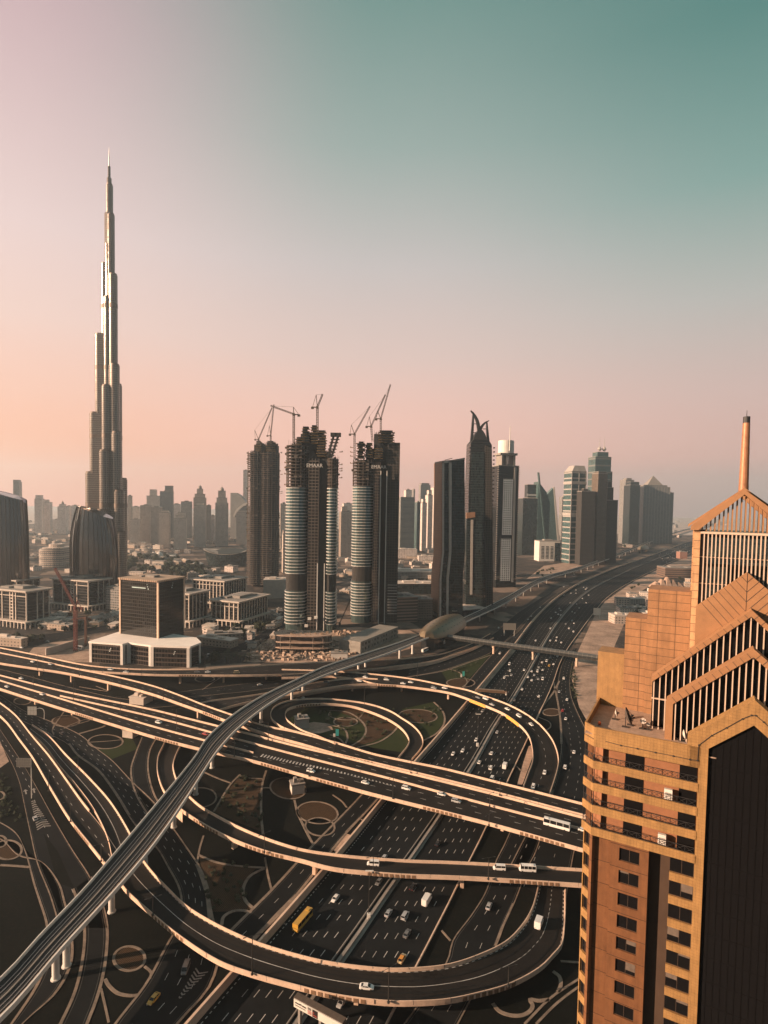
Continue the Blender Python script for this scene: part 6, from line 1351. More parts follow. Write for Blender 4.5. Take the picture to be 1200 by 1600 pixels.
# lantern with open louvred roof and spire
v5 = 11.4; uPL = NP(1081.6, 900, v5)[0]; uPR = NP(1091.8, 900, v5)[0]; uA5, zA5 = NP(1164, 765, v5 - .6); zE = NP(1084, 827, v5)[1]; uW = uA5 - uPL
m = MB(); nbox(m, uPL, uPR, v5, v5 + 1.2, ZT, zE); nbox(m, 2 * uA5 - uPR, 2 * uA5 - uPL, v5, v5 + 1.2, ZT, zE)
nbox(m, uPL - .25, uPL + .5, v5 + 6, v5 + 7.4, ZT, zE + .3); nbox(m, uPL, uPR, v5 + 13, v5 + 14, ZT, zE); nbox(m, 2 * uA5 - uPR, 2 * uA5 - uPL, v5 + 13, v5 + 14, ZT, zE); npart('lantern_pillar', tile_mat('pillar_panel', (.50, .29, .15), 3, 1.35), m)
m = MB(); nbox(m, uPL + .1, uPL + .4, v5 + 1.2, v5 + 6, ZT, zE); npart('lantern_side_wall', TERR, m)
m = MB()
for sg in (0, 1):
    poly = [(uPL - .5, zE - .1), (uPL - .5, zE + .5), (uA5, zA5), (uA5, zA5 - .75), (uPL + .6, zE - .1)]
    next_(m, poly if not sg else [(2 * uA5 - a, b) for a, b in reversed(poly)], v5 - .6, v5 + .6); next_(m, poly if not sg else [(2 * uA5 - a, b) for a, b in reversed(poly)], v5 + 12.5, v5 + 13.6)
    poly = [(uPL - .9, zE + .35), (uPL - .9, zE + .75), (uA5, zA5 + .35), (uA5, zA5)]
    next_(m, poly if not sg else [(2 * uA5 - a, b) for a, b in reversed(poly)], v5 + .6, v5 + 5.0)
npart('lantern_roof', TERR2, m)
tp = gtop(uPL + .4, zE, uA5, zA5 - .75)
louvres('lantern_louvre', uPR + .55, 2 * uA5 - uPR - .55, ZT, lambda u: zE - .3, v5 + .1, 19, .17, .3)
louvres('roof_louvre', uPR + .2, 2 * uA5 - uPR - .2, zE - .2, tp, v5 + .1, 19, .2, 1.3, TERR2)
m = MB(); nbox(m, uPR, 2 * uA5 - uPR, v5 - .05, v5 + .3, zE - .65, zE - .3)
for py in (872, 914): z = NP(1130, py, v5)[1]; nbox(m, uPR, 2 * uA5 - uPR, v5 + .4, v5 + .55, z - .06, z + .06)
npart('lantern_rail', CREAM, m)
m = MB(); nbox(m, uPR, uPR + .9, v5 + .5, v5 + 1.1, ZT, zE)
for py in (838, 884): z = NP(1130, py, v5 + 6)[1]; nbox(m, uPR, 2 * uA5 - uPR, v5 + 6, v5 + 6.6, z - .25, z + .25)
poly = [NP(1095, 950, v5 + 5), NP(1150, 890, v5 + 5), NP(1150, 960, v5 + 5)]; nbox(m, uA5 - 1.6, uA5 + 5, v5 + 5, v5 + 8, ZT, NP(1150, 886, v5 + 5)[1]); npart('dark_frame', DARKM, m)
gm, t, b = newmat('lantern_glass'); b.inputs['Base Color'].default_value = (.02, .03, .03, 1); b.inputs['Roughness'].default_value = .06
mx = mnode(t, 'ShaderNodeMixShader'); tr = mnode(t, 'ShaderNodeBsdfTransparent'); tr.inputs[0].default_value = (.72, .80, .78, 1); mx.inputs[0].default_value = .22
t.links.new(tr.outputs[0], mx.inputs[1]); t.links.new(b.outputs[0], mx.inputs[2]); t.links.new(mx.outputs[0], t.nodes['Material Output'].inputs[0])
m = MB(); nbox(m, uPR, 2 * uA5 - uPR, v5 + .7, v5 + .74, ZT, zE); npart('glass_pane', gm, m)
c = Q0 + NU * (uA5 + .0) + NV * (v5 + 3.0); dz = lambda py: zpx(1167, py, c[1])
u_s = float(np.dot(at(1164.5, 700, c[1]) - Q0, NU)); c = at(1164.6, 700, c[1]) * [1, 1, 0]
m = MB(); z0, z1 = dz(775), dz(661); zs = np.linspace(z0, z1, 7)
for i in range(6): r = .72 - .035 * i; m.cyl(c + Z3 * zs[i], c + Z3 * (zs[i + 1] - .05), r, r - .02, 16); m.cyl(c + Z3 * (zs[i + 1] - .05), c + Z3 * zs[i + 1], r - .06, r - .06, 16)
sp_ = npart('spire', plain('spire_metal', (.36, .17, .09), .5, metal=.2, var=.15), m); m = MB(); m.cyl(c + Z3 * z1, c + Z3 * (z1 + 1.0), .5, .5, 14); m.cyl(c + Z3 * (z1 + 1), c + Z3 * dz(641), .06, .03, 6); m.build('spire_tip', DARKM, sp_)
# the shaft below the balconies
zl = zp2 - 4 * PIT; u_m0 = NP(951, 1400, .35)[0]; u_m1 = NP(1011, 1400, .35)[0]; u_w0, u_w1 = NP(965, 1400, .35)[0], NP(997, 1400, .35)[0]; u_d = NP(1044, 1400, .3)[0]
m = MB(); nfl = int(zl / PIT); FRMW = plain('window_frame_bronze', (.06, .04, .03), .5, var=.1); BLIND = plain('window_blind', (.13, .10, .08), .8, var=.2, scale=1.5); rw = random.Random(12)
for k in range(nfl + 1):
    zt = zl - k * PIT; zb = max(zt - PIT, -.1)
    if zt < 1: break
    zw0, zw1 = zt - 3.0, zt - .95
    for a, b in ((u_m0, u_w0), (u_w1, u_m1)): nbox(m, a, b, .35, 2.3, zb, zt)
    nbox(m, u_w0, u_w1, .35, 2.3, zb, zw0); nbox(m, u_w0, u_w1, .35, 2.3, zw1, zt)
    def win(f, u0_, u1_, d0, z0_, z1_, sub=True):
        g = MB(); f(g, u0_, u1_, d0, d0 + .08, z0_, z1_); w = npart('window', BLK, g)
        if k > 14: return
        s_ = -.03 if f is nbox else .08; g = MB(); um = u0_ + (u1_ - u0_) * .5
        for q in ((u0_, u0_ + .07, z0_, z1_), (u1_ - .07, u1_, z0_, z1_), (um - .035, um + .035, z0_, z1_), (u0_ + .07, u1_ - .07, z1_ - .07, z1_), (u0_ + .07, u1_ - .07, z0_, z0_ + .07)): f(g, q[0], q[1], d0 + s_, d0 + s_ + .03, q[2], q[3])
        npart('window_frame', FRMW, g, w)
        if rw.random() < .4:
            h_ = rw.uniform(.2, .7); c_ = rw.random() < .5; g = MB(); f(g, u0_ + .08 if c_ else um + .04, um - .04 if c_ else u1_ - .08, d0 + s_ * .5, d0 + s_ * .5 + .012, z1_ - (z1_ - z0_) * h_, z1_ - .08); npart('window_blind', BLIND, g, w)
    win(nbox, u_w0, u_w1, .62, zw0, zw1); win(nbox, u_d, uc0, .42, zb + 1.25, zt); win(cbox, CHL * .1, CHL * .8 - .2, -.48, zb + 1.3, zt)
    g = MB(); nbox(g, u_d, uc0 + .1, .05, .35, zb, zb + 1.25); npart('spandrel', GOLDT, g)
    g = MB(); cbox(g, CHL * .1, CHL * .8, -.4, -.04, zb, zb + 1.3); cbox(g, CHL * .8 - .2, CHL * .8, -.4, -.05, zb + 1.3, zt); npart('spandrel', GOLDT, g)
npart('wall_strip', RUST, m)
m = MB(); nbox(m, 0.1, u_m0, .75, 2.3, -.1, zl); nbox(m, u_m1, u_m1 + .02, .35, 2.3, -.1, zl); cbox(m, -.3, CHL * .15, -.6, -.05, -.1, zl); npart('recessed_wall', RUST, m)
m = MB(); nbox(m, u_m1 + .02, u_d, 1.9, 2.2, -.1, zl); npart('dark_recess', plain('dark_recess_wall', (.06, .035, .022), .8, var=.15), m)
# things standing on the terrace and balconies
def put(px, py, z): return G(px, py, z)
def dish(px, py, r, yaw, tilt, mat, label, ph=1.2, mesh=False):
    p = put(px, py, ZT); root = thing('satellite_dish', label, 'satellite dish', p, 'satellite dishes on the terrace')
    m = MB(); m.cyl(p, p + Z3 * ph, .07, .07, 8); m.frame(p, NU, NV, Z3, -.5, .5, -.3, .3, 0, .12); m.build('stand', DARKM, root)
    d = np.array([math.sin(rad(yaw)) * math.cos(rad(tilt)), math.cos(rad(yaw)) * math.cos(rad(tilt)), math.sin(rad(tilt))]); x = unit(np.cross(d, Z3)); y = np.cross(x, d); c = p + Z3 * ph
    rings = []
    for t in (0, .35, .7, 1): rings.append([c + (x * math.cos(w) + y * math.sin(w)) * r * max(t, .01) + d * (r * .35 * t * t) for w in np.linspace(0, 2 * math.pi, 21)[:-1]])
    m = MB(); m.sweep(rings + [[q + d * .04 for q in rg] for rg in reversed(rings)], caps=False); m.build('reflector', mat, root)
    m = MB(); f = c + d * r * .75
    for w in (0, 2.1, 4.2): m.bar(c + (x * math.cos(w) + y * math.sin(w)) * r * .9 + d * r * .3, f, .05)
    if mesh:
        for w in np.linspace(0, math.pi * 2, 13)[:-1]: m.bar(c, c + (x * math.cos(w) + y * math.sin(w)) * r + d * r * .37, .05)
    m.cyl(f - d * .1, f + d * .2, .12, .12, 8); m.build('feed_arm', DARKM, root)
WD = plain('white_dish', (.62, .56, .5), .5, var=.05); KD = plain('dark_mesh_dish', (.075, .06, .05), .6, var=.1)
dish(977, 1136, 1.45, 115, 22, KD, 'big dark mesh satellite dish seen edge on, on the terrace of the orange tower', 1.7, True)
dish(961, 1124, .6, 120, 12, WD, 'white satellite dish left of the big mesh dish', 1.1)
dish(985, 1133, .65, 118, 15, WD, 'white satellite dish right of the big mesh dish', 1.2)
dish(1004, 1139, .45, 200, 25, WD, 'larger of two small round dishes on one stand by the louvres', 1.3)
dish(1012, 1140, .3, 190, 25, WD, 'smallest round dish by the louvres on the terrace', .9)
dish(1066, 1158, .7, 112, 10, WD, 'tall white dish squeezed beside the foot of the front gable', 1.1)
p = put(936.5, 1133, ZT); m = MB(); m.lathe(p, [(.02, ZT), (.2, ZT + .05), (.3, ZT + .3), (.2, ZT + .55), (.02, ZT + .6)], 14); solo('orange_ball', m, plain('orange_plastic', (.65, .12, .03), .5, var=0), 'small orange ball like lamp on the corner of the terrace', 'lamp', origin=tuple(p))
for px, py, k, lb in ((1044, 1243, 2, 'white cooling unit standing on the second balcony from the top'), (1034, 1316, 4, 'white cooling unit standing on the lowest balcony')):
    zb = zp2 - PIT * k + .25; u = NP(px, py, 1.0)[0]; root = thing('cooling_unit', lb, 'air conditioner', Q0 + NU * u + NV + Z3 * zb); m = MB(); nbox(m, u - .55, u + .55, .7, 1.2, zb, zb + 2.4); m.build('casing', WHITE, root); m = MB()
    m2 = [nbox(m, u - .4, u + .4, .66, .7, zb + .3 + j * .25, zb + .42 + j * .25) for j in range(7)]; m.build('grille', CONCD, root)
# ================================================================== vehicles
CARGLASS = plain('car_glass', (.012, .013, .015), .08, var=0); TYRE = plain('tyre', (.012, .012, .012), .9, var=0); LAMPM = plain('lamp_lens', (.6, .6, .56), .2, var=0); TAILM = plain('tail_lens', (.35, .02, .015), .3, var=0)
PAINTS = {'white': (.72, .71, .69), 'silver': (.36, .37, .38), 'grey': (.14, .145, .15), 'dark': (.02, .021, .024), 'red': (.35, .05, .05), 'yellow': (.50, .29, .05), 'cream': (.58, .46, .28), 'orange': (.60, .26, .05)}
PM = {k: plain('paint_' + k, v, .3, var=.05, scale=1.0) for k, v in PAINTS.items()}
def profile_loft(mb, secs):
    """secs: (x, half width at bottom, half width at top, z bottom, z top); a closed body lofted along x"""
    rings = []
    for x, wb, wt, zb, zt in secs:
        k = zb + (zt - zb) * .55; rings.append([(x, -wb, zb), (x, wb, zb), (x, wb * 1.02, k), (x, wt, zt), (x, -wt, zt), (x, -wb * 1.02, k)])
    mb.sweep(rings)
SPECS = {   # length, width, bonnet/boot shape, cabin (x0,x1 bottom, x2,x3 top, z)
    'saloon car': dict(L=4.7, W=1.85, hood=.92, deck=1.0, roof=1.45, c=(-2.0, 1.25, -1.25, .45)), 'coupe': dict(L=4.6, W=1.9, hood=.85, deck=.95, roof=1.32, c=(-1.9, 1.2, -1.0, .3)),
    'off-roader': dict(L=4.9, W=1.98, hood=1.12, deck=1.2, roof=1.85, c=(-2.38, 1.2, -2.15, .65)), 'van': dict(L=5.2, W=1.95, hood=1.15, deck=1.25, roof=2.15, c=(-2.55, 1.9, -2.45, 1.2)),
    'minibus': dict(L=7.0, W=2.1, hood=1.2, deck=1.3, roof=2.65, c=(-3.45, 3.0, -3.35, 2.4)), 'coach': dict(L=12.2, W=2.55, hood=1.5, deck=1.5, roof=3.3, c=(-6.05, 6.0, -6.0, 5.8)), 'bus': dict(L=10.5, W=2.5, hood=1.4, deck=1.4, roof=3.1, c=(-5.2, 5.15, -5.15, 5.0)),
    'box truck': dict(L=6.6, W=2.2, hood=1.3, deck=1.0, roof=2.2, c=(1.5, 3.0, 1.6, 2.6))}
PROTO = {}
def proto(kind, color, full):
    key = (kind, color, full)
    if key in PROTO: return PROTO[key]
    s = SPECS[kind]; L, W = s['L'] / 2, s['W'] / 2; b = MB()
    profile_loft(b, [(-L, W * .82, W * .78, .42, s['deck'] * .86), (-L + .25, W * .96, W * .9, .3, s['deck']), (s['c'][0], W, W * .93, .26, s['deck']), (s['c'][1], W, W * .93, .26, s['hood'] + .04), (L - .5, W * .97, W * .88, .28, s['hood'] * .9), (L, W * .8, W * .72, .4, s['hood'] * .68)])
    x0, x1, x2, x3 = s['c']; zt = s['roof']; g = MB(); zb = s['deck'] - .05; wt = W * (.94 if kind in ('coach', 'bus', 'minibus', 'box truck') else .74 if kind != 'van' else .86)
    g.add([(x0, -W * .92, zb), (x1, -W * .92, zb), (x1, W * .92, zb), (x0, W * .92, zb), (x2, -wt, zt - .07), (x3, -wt, zt - .07), (x3, wt, zt - .07), (x2, wt, zt - .07)], [(0, 1, 5, 4), (1, 2, 6, 5), (2, 3, 7, 6), (3, 0, 4, 7), (4, 5, 6, 7)])
    r = MB(); r.box(x2 - .05, x3 + .08, -wt * 1.02, wt * 1.02, zt - .08, zt)
    if kind in ('coach', 'bus', 'minibus'):
        r.box(x2 + .8, x2 + 2.2, -wt * .6, wt * .6, zt, zt + .22); r.box(x0, x1, -W * .99, W * .99, s['deck'] - .1, s['deck'] + (.0)); 
        for f in (.0, .25, .5, .75, .985): xx = x0 + (x1 - x0) * f; r.box(xx, xx + .14, -W * .97, W * .97, s['deck'], zt - .05)
    else:
        for sy in (-1, 1):
            for (xa, xb) in ((x0, x2), (x1, x3)): r.bar((xa, sy * W * .9, zb), (xb, sy * wt * .99, zt - .06), .09)
            xm = (x2 + x3) / 2 - .1; r.bar((xm, sy * W * .925, zb), (xm, sy * wt * 1.0, zt - .06), .09)
    if kind == 'box truck': r.box(-L + .02, 1.3, -W * 1.05, W * 1.05, .75, 3.0)
    parts = {'body': (b, PM[color]), 'windows': (g, CARGLASS), 'roof': (r, PM[color if color != 'orange' else 'orange'])}
    if color == 'orange': parts['body'] = (b, PM['cream'])
    out = []
    if full:
        for n_, (mb, mt) in parts.items(): out.append((n_, mb, mt))
        for sx in (L * .62, -L * .60):
            for sy in (-1, 1): w = MB(); w.cyl((sx, sy * (W - .22), .34), (sx, sy * (W + .01), .34), .34, .34, 12); out.append(('wheel', w, TYRE))
        for sy in (-1, 1):
            w = MB(); w.box(L - .16, L - .02, sy * W * .6 - .2, sy * W * .6 + .2, s['hood'] * .52, s['hood'] * .72); out.append(('headlight', w, LAMPM))
            w = MB(); w.box(-L + .0, -L + .14, sy * W * .65 - .18, sy * W * .65 + .18, s['deck'] * .62, s['deck'] * .82); out.append(('tail_light', w, TAILM))
        out = [(n_, meshof(n_, mb, [mt])) for n_, mb, mt in out]
    else:
        a = MB(); a.mi = 0; mats = [PM['cream' if color == 'orange' else color], CARGLASS, TYRE, PM[color]]
        for i, mb in ((0, b), (1, g), (3, r)): a.mi = i; a.add(mb.v, mb.f)
        a.mi = 2
        for sx in (L * .62, -L * .60):
            for sy in (-1, 1): a.box(sx - .32, sx + .32, sy * W - .2 if sy > 0 else -W, W if sy > 0 else -W + .2, .02, .62)
        out = meshof('car', a, mats)
    PROTO[key] = out; return out
def meshof(name, mb, mats):
    me = bpy.data.meshes.new(name); me.from_pydata([tuple(v) for v in mb.v], [], mb.f)
    for m in mats: me.materials.append(m)
    if len(mats) > 1: me.polygons.foreach_set('material_index', mb.m)
    me.update(); return me
OBN = {'saloon car': 'saloon_car', 'coupe': 'coupe_car', 'off-roader': 'off_road_car', 'van': 'van', 'minibus': 'minibus', 'coach': 'coach', 'bus': 'bus', 'box truck': 'box_truck'}
def tangent(C, p):
    k = int(np.argmin(np.linalg.norm(C[:, :2] - p[:2], axis=1))); a, b = C[max(0, k - 1)], C[min(len(C) - 1, k + 1)]; return unit(b - a), C[k][2]
def vehicle(kind, color, px, C, flip, label, full=True, group=None, h=None, z=.035):
    hh = h if h is not None else None
    if hh is None:
        p = G(px[0], px[1], 5.0); 
        for _ in range(6): t, hh = tangent(C, p); p = G(px[0], px[1], hh + .5)
    p = G(px[0], px[1], hh + .5); t, _ = tangent(C, p); d = -t if flip else t; yaw = math.atan2(d[1], d[0]); pitch = -math.asin(max(-1, min(1, d[2])))
    loc = (p[0], p[1], hh + z); cat = {'saloon car': 'car', 'coupe': 'car', 'off-roader': 'car', 'coach': 'bus', 'minibus': 'bus', 'box truck': 'truck'}.get(kind, kind)
    me = proto(kind, color, full)
    if full:
        o = thing(OBN[kind], label, cat, loc, group)
        for n_, m_ in me: c = bpy.data.objects.new(n_, m_); COL.objects.link(c); c.parent = o
    else:
        o = bpy.data.objects.new(OBN[kind], me); COL.objects.link(o); o.location = loc; tag(o, label, cat, group)
    o.rotation_euler = (0, pitch, yaw); return o
SV = 'saloon car'; OFR = 'off-roader'
vehicle('coupe', 'white', (573, 1542), cC, False, 'white low coupe alone on the bottom of the near loop')
vehicle('box truck', 'white', (842, 1444), cC, False, 'white box truck at the right end of the near loop')
vehicle('van', 'white', (583, 1350), eC, True, 'white van in the middle of the middle ramp bridge')
vehicle('van', 'white', (780, 1357), eC, True, 'white van just behind the minibus on the middle ramp bridge')
vehicle('minibus', 'white', (824, 1359), eC, True, 'white minibus with dark windows near the right end of the middle ramp bridge')
vehicle('coach', 'white', (870, 1291), mC, False, 'long white coach on the main flyover near the orange tower')
vehicle(SV, 'white', (911, 1297), mC, False, 'white car ahead of the coach, touching the orange tower in view')
for i, (px, c_) in enumerate((((486, 1205), 'white'), ((571, 1223), 'white'), ((635, 1232), 'white'), ((690, 1241), 'white'), ((713, 1252), 'silver'))):
    vehicle(SV if i % 2 else OFR, c_, px, mC, False, ['white off-roader beside the start of the hatched strip on the main flyover', 'white car beside the tapering end of the hatched strip', 'white off-roader first past the hatched strip on the main flyover', 'white car second past the hatched strip on the main flyover', 'silver off-roader between the white cars and the coach on the main flyover'][i])
vehicle(SV, 'white', (66, 1085), mC, False, 'white car on the near carriageway of the main flyover, second from the left edge'); vehicle(SV, 'white', (11, 1073), mC, False, 'white car on the main flyover closest to the left edge')
vehicle(OFR, 'white', (248, 1129), mC, False, 'white car left of the metro crossing on the main flyover'); vehicle(SV, 'red', (321, 1147), mC, False, 'red car passing under the left side of the metro on the main flyover')
vehicle(SV, 'white', (33, 1060), mC, False, 'white car on the farthest lane of the main flyover near the left edge')
for px, c_, k, lb in (((51, 1034), 'white', SV, 'white car on the far flyover nearest the left edge'), ((79, 1038), 'silver', SV, 'silver car on the far flyover, second from the left edge'), ((173, 1046), 'white', OFR, 'white off-roader on the far flyover under the podium corner'), ((197, 1050), 'white', SV, 'white car on the far flyover just right of the off-roader'), ((308, 1050), 'grey', SV, 'grey car on the far flyover below the right end of the podium'), ((325, 1050), 'white', SV, 'white car next to the grey car on the far flyover'), ((370, 1051), 'cream', 'van', 'cream van on the far flyover right of the podium')):
    vehicle(k, c_, px, aC, False, lb, False)
for px, c_, lb in (((406, 1070), 'white', 'white car on the road behind the far flyover piers'), ((347, 1077), 'dark', 'dark car on the road between the far and ramp flyovers'), ((464, 1077), 'white', 'white car on the joining ramp under the metro')):
    vehicle(SV, c_, px, bC if c_ == 'white' and px[0] > 450 else aC, False, lb, False, h=(4.6 if px[0] > 450 else .05))
LBV = [((510, 1066), 'grey'), ((562, 1064), 'white'), ((571, 1058), 'white'), ((604, 1062), 'white'), ((630, 1068), 'white'), ((642, 1066), 'white'), ((678, 1075), 'silver'), ((695, 1075), 'white'), ((747, 1090), 'grey'), ((759, 1092), 'white'), ((769, 1101), 'silver'), ((793, 1108), 'white'), ((811, 1119), 'white'), ((830, 1132), 'white'), ((851, 1207), 'white'), ((833, 1230), 'white')]
ORD = ['first', 'second', 'third', 'fourth', 'fifth', 'sixth', 'seventh', 'eighth', 'ninth', 'tenth', 'eleventh', 'twelfth', 'thirteenth', 'fourteenth', 'fifteenth', 'sixteenth', 'seventeenth', 'eighteenth', 'nineteenth', 'twentieth', 'twenty-first', 'twenty-second', 'twenty-third', 'twenty-fourth', 'twenty-fifth', 'twenty-sixth', 'twenty-seventh', 'twenty-eighth', 'twenty-ninth', 'thirtieth', 'thirty-first', 'thirty-second', 'thirty-third', 'thirty-fourth', 'thirty-fifth', 'thirty-sixth', 'thirty-seventh', 'thirty-eighth']
for i, (px, c_) in enumerate(LBV): vehicle(SV if i % 3 else OFR, c_, px, bC, False, f'{c_} car, {ORD[i]} along the big curved ramp from the metro end', px[0] > 740)
def szr(cars, side, flip, where, C=MD, full=lambda y: y > 1300):
    for i, (px, c_, k) in enumerate(sorted(cars, key=lambda q: -q[0][1])):
        nm = k if k != SV else 'car'; vehicle(k, c_, px, C, flip, f'{c_} {nm}, {ORD[i]} {where}', full(px[1]), h=.03)
W_, S_, D_, G_ = 'white', 'silver', 'dark', 'grey'
szr([((524, 1404), W_, SV), ((473, 1441), 'yellow', 'bus'), ((600, 1341), S_, SV), ((592, 1378), G_, SV), ((534, 1566), S_, SV)], 'L', True, 'up from the bottom on the carriageway left of the median')
szr([((708, 1178), W_, SV), ((723, 1173), W_, SV), ((744, 1156), W_, SV), ((754, 1111), S_, SV), ((788, 1059), W_, SV), ((799, 1055), S_, SV), ((797, 1048), W_, SV), ((796, 1038), W_, 'van'), ((819, 1047), W_, SV)], 'L', True, 'beyond the main flyover on the carriageway left of the median')
szr([((607, 1427), S_, SV), ((633, 1431), S_, OFR), ((667, 1408), W_, 'box truck'), ((636, 1459), G_, SV), ((628, 1498), 'orange', SV), ((645, 1386), D_, SV), ((684, 1318), D_, SV)], 'R', False, 'up from the near loop on the carriageway right of the median')
szr([((749, 1191), W_, SV), ((767, 1200), W_, OFR), ((789, 1198), W_, 'box truck'), ((769, 1217), W_, 'van'), ((768, 1177), W_, SV), ((777, 1144), S_, SV), ((804, 1094), G_, SV), ((842, 1088), W_, SV), ((816, 1077), W_, SV), ((831, 1063), W_, SV), ((841, 1061), S_, SV), ((848, 1061), W_, 'van'), ((835, 1055), S_, SV), ((825, 1058), W_, SV), ((831, 1049), W_, SV), ((840, 1049), W_, 'van'), ((848, 1047), W_, SV), ((842, 1043), S_, SV), ((858, 1040), 'yellow', OFR), ((865, 1038), W_, SV), ((847, 1035), W_, SV), ((854, 1033), W_, 'van'), ((871, 1025), W_, SV), ((860, 1028), S_, SV)], 'R', False, 'beyond the main flyover on the carriageway right of the median')
szr([((897, 1175), W_, SV), ((883, 1199), W_, OFR), ((884, 1123), W_, SV), ((879, 1110), 'red', SV), ((886, 1093), W_, SV), ((874, 1081), S_, SV), ((881, 1060), W_, OFR)], 'S', False, 'up the slip road beside the sand strip', RB)
szr([((860, 1001), W_, SV), ((870, 996), W_, SV), ((869, 1001), W_, SV), ((877, 1004), W_, SV), ((889, 982), W_, OFR), ((896, 987), W_, OFR), ((894, 970), W_, SV), ((897, 974), W_, SV), ((884, 975), S_, SV), ((894, 956), W_, SV), ((898, 958), W_, SV), ((905, 950), W_, SV), ((901, 944), W_, SV), ((916, 942), W_, SV), ((891, 942), S_, SV), ((920, 930), W_, SV), ((910, 935), W_, SV), ((904, 962), D_, SV)], 'R', False, 'beyond the footbridge on the carriageway right of the median')
szr([((837, 1001), W_, SV), ((868, 957), W_, SV), ((874, 951), W_, SV), ((876, 954), W_, SV), ((872, 960), W_, SV), ((876, 961), W_, SV), ((861, 966), W_, SV), ((860, 982), W_, SV), ((892, 927), W_, SV), ((900, 927), W_, SV), ((900, 922), W_, SV), ((904, 914), W_, SV), ((912, 918), W_, SV), ((917, 919), W_, SV), ((915, 921), W_, 'van'), ((881, 930), S_, SV)], 'L', True, 'beyond the footbridge on the carriageway left of the median')
szr([((781, 1021), W_, OFR), ((830, 963), W_, SV), ((825, 968), W_, SV), ((844, 949), W_, SV), ((779, 981), W_, SV), ((881, 917), W_, SV)], 'C', True, 'up the side road between the metro and the retaining wall', LW)
vehicle(SV, 'silver', (764, 1416), RB, False, 'silver car alone on the collector road right of the great highway', h=.03)
RRC = (RR[0] + RR[1]) / 2
vehicle('van', 'grey', (290, 1514), RRC, False, 'grey van above the taxi on the feeder road at the bottom', h=.03); vehicle(SV, 'yellow', (240, 1561), RRC, False, 'yellow taxi with black roof on the feeder road at the bottom', h=.03)
vehicle(SV, 'silver', (55, 1279), RRC, True, 'silver car by the chevrons at the fork on the lower left', h=.03)
vehicle(SV, 'dark', (97, 1146), RRC, True, 'dark blue car on the feeder road left of the gantry sign', h=.03)
for px, c_, lb in (((123, 1013), W_, 'white coach parked by the building site wall'), ((333, 1026), W_, 'white coach turning right of the white podium'), ((664, 1017), W_, 'white coach stopped beneath the station')):
    vehicle('coach', c_, px, (mtC if px[0] > 600 else aC), False, lb, False, h=.03)
for px, lb in (((34, 1012), 'white car on the boulevard left of the pit'), ((74, 1002), 'white car on the boulevard above the pit wall'), ((386, 1002), 'white car on the boulevard near the round concrete podium')): vehicle(SV, W_, px, aC, False, lb, False, h=.03)
rr = random.Random(9); n = 0     # the far traffic
for k in range(130):
    i = rr.randrange(72, 128); f = rr.choice([.12, .2, .28, .36, .44, .58, .66, .74, .82, .9]) ; base = LW[i] * (1 - f) + RB[i] * f; base = base + (LW[i + 1] - LW[i]) * rr.random(); 
    if base[1] < 1150: continue
    me = proto(SV if rr.random() < .8 else OFR, rr.choice(['white', 'white', 'white', 'silver', 'grey']), False); o = bpy.data.objects.new('saloon_car', me); COL.objects.link(o); o.location = (base[0], base[1], .05)
    t = unit(LW[i + 1] - LW[i]) * (-1 if f < .5 else 1); o.rotation_euler = (0, 0, math.atan2(t[1], t[0])); tag(o, 'tiny pale car in the distant traffic where the great highway bends away', 'car', 'distant cars on the great highway')
